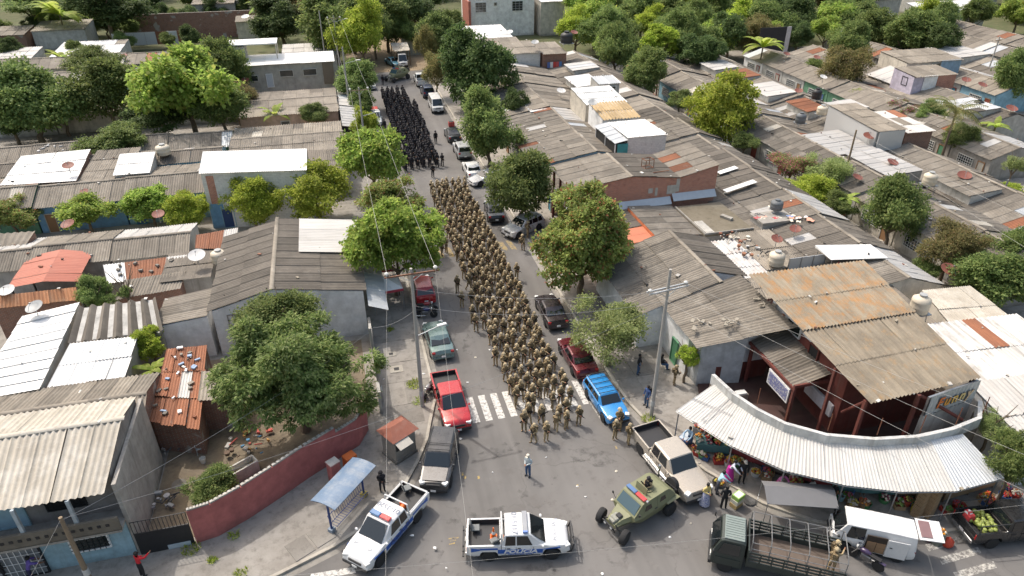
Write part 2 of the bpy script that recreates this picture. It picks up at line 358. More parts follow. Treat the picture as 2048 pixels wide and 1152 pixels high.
POSES = {
    'stand': STAND,
    'guard': {**STAND, 'arml': ((.26, -.02, .24), (.06, -.27, .2)), 'armr': ((.27, .04, .2), (.1, -.24, .1))},
    'guard2': {**STAND, 'arml': ((.27, -.04, .26), (.1, -.3, .3)), 'armr': ((.28, .05, .22), (.14, -.2, .08)), 'head': (.03, -.02), 'legl': ((.12, -.12, .52), (.13, -.14, .1)), 'legr': ((.1, .05, .5), (.11, .14, .12))},
    'guard3': {**STAND, 'arml': ((.25, .03, .2), (.02, -.25, .14)), 'armr': ((.26, .0, .22), (.05, -.28, .24)), 'head': (-.03, -.01), 'legl': ((.1, .05, .5), (.11, .12, .11)), 'legr': ((.12, -.1, .52), (.13, -.12, .1))},
    'walk': {**STAND, 'arml': ((.24, -.1, .22), (.21, -.26, .06)), 'armr': ((.25, .12, .22), (.22, .1, -.02)), 'legl': ((.1, .08, .5), (.1, .26, .16)), 'legr': ((.1, -.16, .52), (.1, -.24, .1)), 'lean': -.03},
    'hands': {**STAND, 'arml': ((.24, .03, .22), (.06, -.22, .18)), 'armr': ((.24, .03, .22), (.06, -.23, .16)), 'head': (0, -.03)},
    'reach': {**STAND, 'arml': ((.3, -.16, .38), (.34, -.4, .5)), 'armr': ((.27, -.05, .22), (.18, -.28, .1)), 'lean': -.06},
    'bend': {**STAND, 'arml': ((.25, -.25, .3), (.16, -.45, .1)), 'armr': ((.25, -.25, .3), (.16, -.45, .1)), 'lean': -.22},
    'sit': {**STAND, 'hip': .52, 'arml': ((.25, -.08, .2), (.12, -.28, .1)), 'armr': ((.25, -.08, .2), (.12, -.28, .1)), 'legl': ((.13, -.42, .5), (.13, -.4, .1)), 'legr': ((.13, -.42, .5), (.13, -.4, .1))},
}
_body = {}; _skin = {}
def skin_pose(pose):
    J, rad, E = skel(POSES[pose]); names = list(J); idx = {n: i for i, n in enumerate(names)}
    me = bpy.data.meshes.new('sk'); me.from_pydata([tuple(J[n]) for n in names], [(idx[a], idx[b]) for a, b, _ in E], [])
    ob = bpy.data.objects.new('sk', me); COL.objects.link(ob)
    md = ob.modifiers.new('s', 'SKIN'); md.use_smooth_shade = True; md.branch_smoothing = .6
    for n in names: me.skin_vertices[0].data[idx[n]].radius = rad[n]; me.skin_vertices[0].data[idx[n]].use_root = (n == 'pelvis')
    res = []
    for lev in (0, 1):
        if lev: ms = ob.modifiers.new('u', 'SUBSURF'); ms.levels = 1; ms.render_levels = 1
        dg = bpy.context.evaluated_depsgraph_get(); out = bpy.data.meshes.new_from_object(ob.evaluated_get(dg))
        segs = [(J[a], J[b], t, .5 * (rad[a][0] + rad[b][0]), b) for a, b, t in E]; info = []
        for p in out.polygons:
            c = p.center; best = None
            for a, b, t, rr, nb in segs:
                d = b - a; u = max(0, min(1, (c - a).dot(d) / max(1e-9, d.dot(d)))); q = (a + d * u - c).length - rr
                if best is None or q < best[0]: best = (q, t, nb, c.z)
            info.append(best[1:])
        h = J['head']; bm = bmesh.new(); bm.from_mesh(out)
        for (ox, oz, w, hh) in ((-.033, .02, .022, .012), (.033, .02, .022, .012), (0, -.05, .045, .01)):
            vs = [bm.verts.new(h + V3(ox + sx * w / 2, -.104 if oz > 0 else -.1, oz + sz * hh / 2)) for sx, sz in ((-1, -1), (1, -1), (1, 1), (-1, 1))]; bm.faces.new(vs); info.append(('hair', 'head', 0))
        bm.to_mesh(out); bm.free(); out.polygons.foreach_set('use_smooth', [True] * len(out.polygons)); res.append((out, info))
    bpy.data.objects.remove(ob); return res
for k_ in POSES: _skin[k_] = skin_pose(k_)
def face_mats(pose, lev, split, short):
    hz = POSES[pose].get('hip', .93); mi = []
    for t, nb, z in _skin[pose][lev][1]:
        if t == 'cloth':
            m = 4 if (split is not None and (nb[:2] in ('kn', 'an') or nb.startswith('hip') or (nb == 'waist' and z < hz + .05) or nb == 'pelvis')) else 0
            if short and nb[:2] == 'wr': m = 1
        else: m = {'skin': 1, 'boot': 2, 'hair': 3}[t]
        mi.append(m)
    return mi
def body_mesh(pose, mats, key, split=None):
    """one skinned body; split: trousers take the fifth material"""
    k = (pose, key)
    if k in _body: return _body[k]
    out = _skin[pose][1][0].copy(); out.materials.clear()
    for m in mats[:5]: out.materials.append(m)
    while len(out.materials) < 5: out.materials.append(mats[0])
    out.polygons.foreach_set('material_index', face_mats(pose, 1, split, len(mats) > 5)); out.name = 'body'
    _body[k] = out; return out
# kit meshes (feet on z = 0, facing -Y)
NZ = .93 + .56
def dome(mat, name='helmet', brim=True, s=1.0):
    mb = MB(); prof = [(.116, .0), (.121, .045), (.115, .09), (.09, .14), (.05, .168), (.012, .177)]
    mb.lathe([(r * s, z * s) for r, z in prof], (0, 0, 0), 12)
    if brim: mb.box((0, -.12 * s, .02), (.16, .07, .015)); mb.box((.125, .0, .04), (.03, .08, .06)); mb.box((-.125, 0, .04), (.03, .08, .06)); mb.box((0, -.125, .09), (.05, .03, .05))
    m = mb.mesh(name, mat, auto=.7)
    for v in m.vertices: v.co.y *= 1.12
    return m
def vest_mesh(mat, name='vest'):
    mb = MB(); mb.box((0, -.115, 1.27), (.3, .07, .34), taper=.9); mb.box((0, .115, 1.27), (.3, .07, .36), taper=.9); mb.box((-.165, 0, 1.2), (.05, .22, .18)); mb.box((.165, 0, 1.2), (.05, .22, .18))
    for k in range(3): mb.box((-.09 + k * .09, -.17, 1.2), (.075, .05, .15))
    mb.box((.0, .19, 1.28), (.26, .12, .3)); mb.box((-.1, 0, 1.43), (.06, .26, .04)); mb.box((.1, 0, 1.43), (.06, .26, .04)); mb.box((.19, -.02, .85), (.07, .14, .2)); mb.box((0, 0, 1.0), (.36, .27, .06))
    return mb.mesh(name, mat, bevel=.015)
def rifle_mesh():
    mb = MB(); mb.box((0, 0, 0), (.34, .045, .075)); mb.box((-.28, 0, -.02), (.24, .04, .09), taper=.8); mb.tube((.15, 0, .015), (.52, 0, .015), .014, n=6); mb.box((.26, 0, .005), (.22, .05, .05)); mb.box((.06, 0, -.11), (.05, .03, .17), rot=Matrix.Rotation(.2, 3, 'Y')); mb.box((-.1, 0, -.08), (.035, .03, .11)); mb.tube((-.02, 0, .075), (.12, 0, .075), .02, n=6)
    return mb.mesh('rifle', GUN)
RIFLE = rifle_mesh(); HEL_T = dome(HELM); HEL_B = dome(BLKIT); VEST_T = vest_mesh(KITM); VEST_B = vest_mesh(BLKIT); CAP_M = {}
pr = random.Random(17)
def soldier(x, y, rz, kind, pose, label, group=None, z=.0, name='soldier', s=None, cat='person'):
    tan = kind == 'tan'
    e = empty('person', (x, y, z), rz, label, cat, group); s = s or pr.uniform(.87, 1.0); e.scale = (s, s, s)
    bmesh_ = body_mesh(pose, (CAMO, SKIN[1], BOOTT, HAIR) if tan else (BLK, SKIN[1], BOOTB, HAIR), kind)
    link('body', bmesh_, None, e)
    P_ = POSES[pose]; ln = P_.get('lean', 0); hx, hy = P_.get('head', (0, 0)); hz = P_.get('hip', .93) - .93
    link('helmet', HEL_T if tan else HEL_B, None, e, (hx * 1.1, ln + hy - .012, NZ + .115 + hz), (pr.uniform(-.05, .12), 0, pr.uniform(-.3, .3)))
    link('vest', VEST_T if tan else VEST_B, None, e, (0, ln * .7, hz), (-ln * .8, 0, 0))
    if pose != 'walk' or tan:
        a = pr.uniform(.5, 1.0) * (1 if pr.random() < .8 else -1)
        link('rifle', RIFLE, None, e, (.02, -.25 + ln, 1.1 + hz + pr.uniform(-.05, .06)), (0, a, pr.uniform(-.25, .25)))
    return e
# ================================================================ ground, streets, pavements
rnd = random.Random(7)
def asphalt():
    m, nt, b = _new('asphalt'); v = N(nt, 'ShaderNodeTexCoord').outputs['Object']
    big = noise(nt, v, .12, 5, .6); mid = noise(nt, v, .9, 6, .7); fi = noise(nt, v, 45, 2, .6)
    mp = N(nt, 'ShaderNodeMapping'); mp.inputs['Scale'].default_value = (.9, .07, 1); nt.links.new(v, mp.inputs[0])
    lane = noise(nt, mp.outputs[0], 1.0, 3, .5)
    c = mixc(nt, (.12, .114, .108), (.17, .162, .154), step(nt, big, .35, .65))
    c = mixc(nt, c, (.2, .19, .18), math_n(nt, 'MULTIPLY', step(nt, lane, .45, .7), .5))
    c = mixc(nt, c, (.11, .1, .094), math_n(nt, 'MULTIPLY', step(nt, mid, .56, .72), .6))
    vo = N(nt, 'ShaderNodeTexVoronoi'); vo.feature = 'DISTANCE_TO_EDGE'; vo.inputs['Scale'].default_value = .23
    wv = N(nt, 'ShaderNodeVectorMath', operation='ADD'); nt.links.new(v, wv.inputs[0])
    cn = N(nt, 'ShaderNodeTexNoise'); cn.inputs['Scale'].default_value = .8; cn.inputs['Detail'].default_value = 5; nt.links.new(v, cn.inputs['Vector'])
    s3 = N(nt, 'ShaderNodeVectorMath', operation='SCALE'); s3.inputs[3].default_value = 1.6; nt.links.new(cn.outputs['Color'], s3.inputs[0]); nt.links.new(s3.outputs[0], wv.inputs[1]); nt.links.new(wv.outputs[0], vo.inputs['Vector'])
    crack = math_n(nt, 'MULTIPLY', step(nt, vo.outputs['Distance'], .012, .003), step(nt, big, .42, .6))
    c = mixc(nt, c, (.08, .075, .07), math_n(nt, 'MULTIPLY', crack, .5))
    blot = step(nt, noise(nt, v, .35, 7, .75), .55, .66); c = mixc(nt, c, (.12, .108, .1), math_n(nt, 'MULTIPLY', blot, .45))
    pale = step(nt, noise(nt, v, .6, 6, .7), .62, .75); c = mixc(nt, c, (.24, .228, .215), math_n(nt, 'MULTIPLY', pale, .45))
    spot = step(nt, noise(nt, v, 2.6, 4, .6), .68, .74)
    c = mixc(nt, c, (.08, .075, .07), math_n(nt, 'MULTIPLY', spot, .75))
    c = mixc(nt, c, mixc(nt, (.6, .6, .6), (1.35, 1.35, 1.35), fi), .4, 'MULTIPLY')
    nt.links.new(c, b.inputs['Base Color']); b.inputs['Roughness'].default_value = .88; bump(nt, b, fi, .3, .008)
    return m
def pavement(name, a, bcol, dk, green=0.0):
    m, nt, b = _new(name); v = N(nt, 'ShaderNodeTexCoord').outputs['Object']; oi = N(nt, 'ShaderNodeObjectInfo')
    f = noise(nt, v, .5, 6, .7); g = noise(nt, v, 2.2, 6, .7); fi = noise(nt, v, 30, 3, .6)
    c = mixc(nt, a, bcol, step(nt, f, .35, .65)); c = mixc(nt, c, dk, math_n(nt, 'MULTIPLY', step(nt, g, .5, .72), .7))
    if green: c = mixc(nt, c, (.07, .12, .03), math_n(nt, 'MULTIPLY', step(nt, noise(nt, v, .35, 6, .75), .55, .68), green))
    c = mixc(nt, c, mixc(nt, (.6, .6, .6), (1.3, 1.3, 1.3), fi), .3, 'MULTIPLY')
    hs = N(nt, 'ShaderNodeHueSaturation'); nt.links.new(c, hs.inputs['Color']); nt.links.new(math_n(nt, 'ADD', math_n(nt, 'MULTIPLY', oi.outputs['Random'], .3), .85), hs.inputs['Value'])
    nt.links.new(hs.outputs[0], b.inputs['Base Color']); b.inputs['Roughness'].default_value = .92; bump(nt, b, fi, .3, .008)
    return m
ASPH = asphalt()
PAVE = pavement('concrete_paving', (.215, .196, .172), (.295, .275, .246), (.115, .103, .088))
EARTH = pavement('bare_earth', (.20, .15, .095), (.29, .225, .15), (.13, .1, .065), .0)
TERRAIN = pavement('overgrown_earth', (.06, .075, .025), (.12, .115, .055), (.035, .05, .015), .9)
KERB = pavement('kerb_concrete', (.36, .33, .28), (.45, .42, .36), (.2, .18, .15))
def worn(col, lo=.4):
    m, nt, b = _new('road_paint'); v = N(nt, 'ShaderNodeTexCoord').outputs['Object']
    c = mixc(nt, col, (.16, .15, .14), step(nt, noise(nt, v, 5, 6, .75), lo + .12, lo + .26)); nt.links.new(c, b.inputs['Base Color']); b.inputs['Roughness'].default_value = .8
    return m
LINEW = worn((.6, .585, .55), .36); LINEY = worn((.42, .3, .1), .3); LINEW2 = worn((.5, .48, .43), .3)
def sheet(name, pts, z, mat, kind='structure', parent=None):
    o = link(name, pymesh(name, [(p[0], p[1], z) for p in pts], [tuple(range(len(pts)))], mat), None, parent)
    if kind: o['kind'] = kind
    return o
g_ = sheet('ground', [(-900, -300), (1100, -300), (1100, 1500), (-900, 1500)], -.03, TERRAIN)
road = sheet('road', [(-70, -20), (80, -20), (80, 30), (16.9, 40), (16.9, 128), (3.4, 128), (3.4, 40), (-70, 40)], 0.0, ASPH)
dirt_lot = sheet('dirt_lot', [(3.0, 127), (24, 127), (24, 175), (3, 175)], .006, EARTH)
KL = [(4.1, 127), (4.1, 39), (4.0, 36.6), (3.4, 34.6), (2.95, 33), (2.1, 31.1), (1.04, 29.3), (-.2, 28.0), (-1.66, 26.8), (-3.05, 26.05), (-5.8, 25.0), (-12, 22.9), (-30, 17), (-70, 4)]
KR = [(16.15, 127), (16.15, 36), (16.35, 33), (16.75, 31), (17.3, 29), (18.4, 26.2), (20.3, 23.2), (22.4, 21.3), (25, 19.9), (28, 19.1), (31, 18.8), (36, 18.5), (80, 17)]
def slab(name, pts, z, mat):
    o = MB().prism([(p[0], p[1], z) for p in pts], -.02).build(name, mat); o['kind'] = 'structure'; return o
pavL = slab('pavement', KL + [(-70, 127)], .13, PAVE)
pavR = slab('pavement', list(reversed(KR)) + [(16.15, 127), (120, 127), (120, 17)], .13, PAVE)
def kerb(pts, side):
    mb = MB(); w = .17; off = []
    n = len(pts)
    for i in range(n):
        a = Vector(pts[max(0, i - 1)]); b = Vector(pts[min(n - 1, i + 1)]); d = (b - a).normalized(); nn = Vector((-d.y, d.x)) * side
        off.append((Vector(pts[i]) - nn * .02, Vector(pts[i]) + nn * w))
    for (a, b), (c, d) in zip(off[:-1], off[1:]):
        mb.add([(a.x, a.y, -.02), (b.x, b.y, -.02), (d.x, d.y, -.02), (c.x, c.y, -.02), (a.x, a.y, .145), (b.x, b.y, .145), (d.x, d.y, .145), (c.x, c.y, .145)],
               [(4, 5, 6, 7), (0, 3, 7, 4), (1, 5, 6, 2), (3, 2, 1, 0), (0, 4, 5, 1), (3, 7, 6, 2)])
    o = mb.build('kerb', KERB); o['kind'] = 'structure'; return o
kerb(KL, -1); kerb(KR, 1)
# gutter strips of paler concrete along both kerbs
def ribbon(name, pts, w0, w1, z, mat, parent=None):
    vs = []; n = len(pts)
    for i in range(n):
        a = Vector(pts[max(0, i - 1)]); b = Vector(pts[min(n - 1, i + 1)]); d = (b - a).normalized(); nn = Vector((-d.y, d.x))
        p = Vector(pts[i]); vs += [(p + nn * w0).to_3d() + Vector((0, 0, z)), (p + nn * w1).to_3d() + Vector((0, 0, z))]
    o = link(name, pymesh(name, vs, [(2 * i, 2 * i + 1, 2 * i + 3, 2 * i + 2) for i in range(n - 1)], mat), None, parent); o['kind'] = 'structure'; return o
GUT = pavement('gutter_concrete', (.22, .205, .18), (.3, .28, .25), (.12, .11, .1))
ribbon('gutter', KL, .02, .42, .004, GUT); ribbon('gutter', KR, -.02, -.42, .004, GUT)
# paving panels cast side by side on the near pavements
def panels(parent, cells, z=.13):
    for (x0, x1, y0, y1) in cells:
        g = .018; t = rnd.uniform(.012, .03)
        c = [(x0 + g, y0 + g), (x1 - g, y0 + g), (x1 - g, y1 - g), (x0 + g, y1 - g)]
        top = [(x, y, z + t + rnd.uniform(-.006, .006)) for x, y in c]
        o = MB().prism(top, z - .01).build('paving_panel', PAVE, parent)
cells = []
y = 36.5
while y < 62:
    d = rnd.uniform(2.2, 3.0)
    cells += [(.55, 2.1, y, y + d), (2.1, 3.85, y, y + d)]; y += d
cells += [(-.2, 1.3, 33.9, 36.5), (1.3, 3.0, 34.6, 36.5)]
panels(pavL, cells)
cells = []
y = 33.5
while y < 60:
    d = rnd.uniform(1.9, 2.6)
    cells += [(16.45, 17.9, y, y + d), (17.9, 19.4, y, y + d)]; y += d
panels(pavR, cells)
# crossing stripes and painted lines
def stripe(name, pts, mat, z=.008): return sheet(name, pts, z, mat, None, road)
x = 5.15
while x < 15.6:
    stripe('crossing_stripe', [(x, 33.75), (x + .46, 33.75), (x + .46, 36.35), (x, 36.35)], LINEW); x += .83
for x0, x1 in ((7.45, 7.95), (8.35, 8.85), (13.45, 13.95), (14.25, 14.75)):
    stripe('bump_marking', [(x0, 56.5), (x1, 56.3), (x1 - .15, 58.2), (x0 - .15, 58.4)], LINEY)
for k in range(4):
    a = Vector((-4.3 + k * .1, 24.75 - k * .62)); stripe('crossing_stripe', [(a.x, a.y - .36), (a.x + 2.3, a.y - .5), (a.x + 2.25, a.y - .1), (a.x + .1, a.y)], LINEW)
for k, (px, py) in enumerate(((1858, 1103), (1885, 1130), (1915, 1160))):
    a = G(px, py); stripe('crossing_stripe', [(a.x, a.y), (a.x + 2.5, a.y + .1), (a.x + 2.65, a.y + .48), (a.x + .12, a.y + .42)], LINEW2)
yl = [G(1760, 1070), G(1800, 1064), G(1850, 1085), G(1905, 1105)]
stripe('lane_line', [(14.05, 31.6), (14.15, 31.6), (13.95, 34.2), (13.85, 34.2)], LINEW2)
for i in range(5):
    p = G(905 + rnd.uniform(-30, 30), 1075 + rnd.uniform(-12, 14)); stripe('lane_mark', [(p.x - .16, p.y - .04), (p.x + .16, p.y - .05), (p.x + .17, p.y + .04), (p.x - .15, p.y + .04)], LINEY)
for px, py in ((930, 955), (925, 948), (957, 955), (1155, 973), (1232, 895)):
    p = G(px, py); stripe('lane_mark', [(p.x - .07, p.y - .12), (p.x + .06, p.y - .12), (p.x + .09, p.y + .13), (p.x - .04, p.y + .12)], LINEY)
# worn darker seam across the road and a manhole cover
stripe('road_patch', [(4.6, 60.5), (8.7, 60.2), (8.7, 62.4), (4.6, 62.6)], paint((.15, .138, .128), .9, 0, .2, 3), .005)
# litter lying on the road
LIT = [paint((.75, .75, .73), .7), paint((.6, .55, .45), .7), paint((.6, .2, .1), .7)]
for i, (px, py) in enumerate(((1232, 943), (1171, 994), (985, 945), (921, 878), (1382, 1047), (1205, 1148), (893, 1140), (1155, 973), (951, 715), (979, 700), (914, 700), (935, 765), (760, 1100), (1092, 915), (870, 1100), (1340, 1075), (1225, 1000), (848, 751), (825, 1075), (768, 762))):
    p = G(px, py); mb = MB(); n = 6; s = rnd.uniform(.07, .13)
    mb.add([(s * rnd.uniform(.6, 1.2) * math.cos(k * math.tau / n), s * rnd.uniform(.5, 1) * math.sin(k * math.tau / n), rnd.uniform(.0, .03)) for k in range(n)] + [(0, 0, .06)], [(k, (k + 1) % n, n) for k in range(n)])
    tag(mb.build('paper_scrap', LIT[0 if i % 4 else 1], None, (p.x, p.y, .012 if not (p.x < 4) else .16)), 'small crumpled pale scrap of litter lying on the grey road', 'litter', 'scraps of litter on the road')

# oil stains and tyre scuffs with ragged outlines, laid on the road
def stain(px, py, r, asp, rz, mat, z=.0065):
    p = G(px, py); n = 18; pts = []
    for k in range(n):
        a = math.tau * k / n; q = r * rnd.uniform(.55, 1.15); x, y_ = q * math.cos(a) * asp, q * math.sin(a); pts.append((p.x + x * math.cos(rz) - y_ * math.sin(rz), p.y + x * math.sin(rz) + y_ * math.cos(rz)))
    stripe('road_stain', pts, mat, z)
def stainmat(c, cov):
    m, nt, b = _new('stain'); v = N(nt, 'ShaderNodeTexCoord').outputs['Object']; b.inputs['Base Color'].default_value = rgba(c); b.inputs['Roughness'].default_value = .7
    tr_ = N(nt, 'ShaderNodeBsdfTransparent'); mx = N(nt, 'ShaderNodeMixShader'); f = math_n(nt, 'MULTIPLY', step(nt, noise(nt, v, 1.5, 4, .6), .6 - cov, .85 - cov), .55)
    nt.links.new(f, mx.inputs[0]); nt.links.new(tr_.outputs[0], mx.inputs[1]); nt.links.new(b.outputs[0], mx.inputs[2]); nt.links.new(mx.outputs[0], nt.nodes['Material Output'].inputs[0]); return m
OILM = stainmat((.085, .08, .075), .08); PATCHM = stainmat((.1, .095, .09), .12); DUSTM = stainmat((.22, .205, .185), .1)
for i, (px, py, r, asp, rz, mt) in enumerate(((1045, 985, .5, 1.5, .3, OILM), (970, 1040, .9, 1.8, .1, PATCHM), (1120, 960, .4, 1.3, 1, OILM), (1080, 1130, .8, 2.2, -.2, OILM), (1235, 1120, .5, 1.6, .2, OILM), (1000, 900, .7, 2.0, .2, PATCHM), (905, 1045, .35, 1.4, 0, OILM), (1350, 1100, .6, 1.8, -.3, OILM), (1580, 1140, .6, 2, -.2, OILM), (1790, 1100, .9, 1.8, -.2, PATCHM), (960, 760, .5, 2.2, 1.5, OILM), (940, 690, .6, 2.4, 1.5, PATCHM), (890, 640, .5, 2, 1.4, OILM), (1330, 1030, .35, 1.6, .2, DUSTM), (1100, 1040, 1.2, 2.2, .4, DUSTM), (880, 560, .6, 2.4, 1.5, OILM), (1060, 640, .5, 2.5, 1.5, OILM), (860, 1120, .7, 1.6, .6, OILM), (1180, 910, .9, 1.9, -.4, PATCHM), (1010, 540, .6, 2.5, 1.5, PATCHM), (880, 420, .7, 2.5, 1.5, OILM), (960, 400, .6, 2.5, 1.5, OILM), (850, 290, .8, 3, 1.5, PATCHM))): stain(px, py, r, asp, rz, mt, .0065 + i * .0004)

sheet('lane', [G(262, 62)[:2], G(292, 62)[:2], G(322, 0)[:2], G(322, -30)[:2], G(290, -30)[:2]], .012, PAVE)
# ================================================================ houses
hr = random.Random(11)
def V3(*a): return Vector(a)
def Q(*pts): return [G(*p) for p in pts]
def bil(A, B, C, D, u, v): return (A.lerp(B, u)).lerp(D.lerp(C, u), v)
def sheets(parent, org, A, B, C, D, mat, sw=1.2, sl=2.5, pitch=None, amp=None, alt=0.08, altmat=None, name='roof_sheet', segs=None, jit=.02):
    W = (B - A).length; L = (D - A).length
    s = scale_at((A + C) / 2)
    if pitch is None: pitch = .21 if s > 17 else .3
    if amp is None: amp = pitch * .19
    if segs is None: segs = 4 if s > 15 else 2
    if s < 15: sw *= 1.5; sl *= 1.25
    nx = max(1, round(W / sw)); ny = max(1, round(L / sl))
    nrm = (B - A).cross(D - A).normalized(); flip = nrm.z < 0
    if flip: nrm = -nrm
    AM = [altmat] if altmat else [WHITE_D, WHITE_D, CEM_D, CEM_B, RUST, ZINC, CREAM]
    for j in range(ny):
        for i in range(nx):
            u0, u1 = i / nx, (i + 1) / nx; v0 = j / ny - (.09 / L if j else 0); v1 = (j + 1) / ny
            nw = max(1, round(W / nx / pitch)); K = nw * segs
            lift = .03 + hr.uniform(0, jit * 2); sk_ = hr.gauss(0, .012); vs = []; uv = []; j0 = hr.uniform(-.05, .03) * jit * 50 / L; ju = hr.uniform(-jit, jit) / W
            for k in range(K + 1):
                t = k / K; u = u0 + (u1 - u0) * t + ju; h = amp * math.cos(math.tau * t * nw)
                for vv, lf in ((v0 + j0 * (1 if j == 0 else 0), lift), (v1, 0.0)):
                    p = bil(A, B, C, D, u + (sk_ / W if vv == v1 else 0), vv) + nrm * (h + lf) - org
                    vs.append(p); uv.append((u * W, vv * L))
            fs = [(2 * k, 2 * k + 1, 2 * k + 3, 2 * k + 2) if flip else (2 * k, 2 * k + 2, 2 * k + 3, 2 * k + 1) for k in range(K)]
            link(name, pymesh(name, vs, fs, hr.choice(AM) if hr.random() < alt else mat, uv, True), None, parent)
def walls_under(mb, A, B, C, D, oe=.3, os_=.08, ot=0.0, drop=.07, z0=0.0, mi=0):
    W = (B - A).length; L = (D - A).length; ou = min(.3, os_ / W); ov = min(.4, oe / L); tv = ot / L
    top = [bil(A, B, C, D, u, v) - V3(0, 0, drop) for u, v in ((ou, ov), (1 - ou, ov), (1 - ou, 1 - tv), (ou, 1 - tv))]
    mb.prism(top, z0, mi)
def ridge_cap(parent, org, D, C, mat, r=.11):
    d = (C - D); n = max(1, round(d.length / 1.6)); lp = V3(0, 0, .02)
    for i in range(n):
        a = D + d * (i / n) + lp - org; b = D + d * ((i + 1) / n + .012) + lp + V3(0, 0, .012) - org
        ax = (b - a).normalized(); side = ax.cross(V3(0, 0, 1)).normalized(); vs = []
        for p in (a, b):
            for k in range(5):
                an = math.pi * k / 4; vs.append(p + side * (r * 1.5 * math.cos(an)) + V3(0, 0, r * .75 * math.sin(an) - .02))
        fs = [(k, k + 1, k + 6, k + 5) for k in range(4)]
        link('ridge_tile', pymesh('ridge_tile', vs, fs, mat, [(v.x + v.y, v.z) for v in vs], True), None, parent)
def house(name, label, planes, wall=GWALL, cat='house', group=None, z0=0.0, ridge=True, walls=True, **kw):
    """planes: list of (A,B,C,D,mat,opts); AB eave, DC top edge"""
    P0 = planes[0]; c = (P0[0] + P0[1] + P0[2] + P0[3]) / 4; org = V3(c.x, c.y, 0)
    e = empty(name, org, 0, label, cat, group)
    mb = MB()
    for pl in planes:
        A, B, C, D, mat = pl[:5]; o = dict(pl[5]) if len(pl) > 5 else {}
        wopt = {k: o.pop(k) for k in ('oe', 'os_', 'ot', 'drop', 'z0') if k in o}
        nowall = o.pop('nowall', False); rg = o.pop('ridge', False)
        sheets(e, org, A, B, C, D, mat, **{**kw, **o})
        if not nowall: walls_under(mb, A, B, C, D, **{'z0': z0, **wopt})
        if rg: ridge_cap(e, org, D, C, CREAM if mat in (CREAM,) else CEM_B)
    if walls and mb.v:
        mb.v = [v - org for v in mb.v]; mb.build('wall', wall, e)
    e['_org'] = tuple(org)
    return e
def ORG(e): return Vector(e['_org'])
def opening(e, p, d, n, w, h, kind='window', fmat=None, pmat=None, bars=0, inner=None):
    """p: lower corner on the wall, d: unit vector along the wall, n: outward"""
    org = ORG(e); p = Vector(p) - org; d = Vector(d).normalized(); n = Vector(n).normalized(); up = V3(0, 0, 1)
    fmat = fmat or paint((.55, .54, .5), .6); pmat = pmat or GLASS
    rot = Matrix((d, n, up)).transposed()
    c = p + d * w / 2 + up * h / 2; t = .06
    f = MB(); fw = .07
    for cc, dd in ((c - d * (w / 2 - fw / 2), (fw, t * 2, h)), (c + d * (w / 2 - fw / 2), (fw, t * 2, h)), (c + up * (h / 2 - fw / 2), (w - 2 * fw, t * 2, fw)), (c - up * (h / 2 - fw / 2), (w - 2 * fw, t * 2, fw))):
        f.box(cc + n * t, dd, rot=rot)
    o = f.build(kind, fmat, e)
    MB().box(c + n * (t * .6), (w - fw * 2 + .01, t, h - fw * 2 + .01), rot=rot).build('pane' if kind == 'window' else 'leaf', pmat, o)
    if bars:
        b = MB()
        for i in range(1, bars): b.box(c + d * (w * (i / bars - .5)) + n * (t * 2.2), (.025, .025, h), rot=rot)
        for k in (.25, .5, .75): b.box(c + up * (h * (k - .5)) + n * (t * 2.5), (w, .02, .025), rot=rot)
        b.build('grille', inner or WHITEP, o)
    return o
ORD = ['first', 'second', 'third', 'fourth', 'fifth', 'sixth', 'seventh', 'eighth', 'ninth', 'tenth', 'eleventh', 'twelfth', 'thirteenth', 'fourteenth', 'fifteenth', 'sixteenth', 'seventeenth', 'eighteenth', 'nineteenth', 'twentieth']
DOORC = [paint(c, .5) for c in ((.05, .2, .28), (.3, .3, .3), (.25, .06, .04), (.08, .22, .12), (.4, .38, .33), (.06, .1, .25), (.25, .14, .07))]
FACC = [GWALL, CWALL, GWALL, CONC, WWALL, CONC_L, CWALL, BLUEW, CONC, GREENW, BLOCK, GWALL]
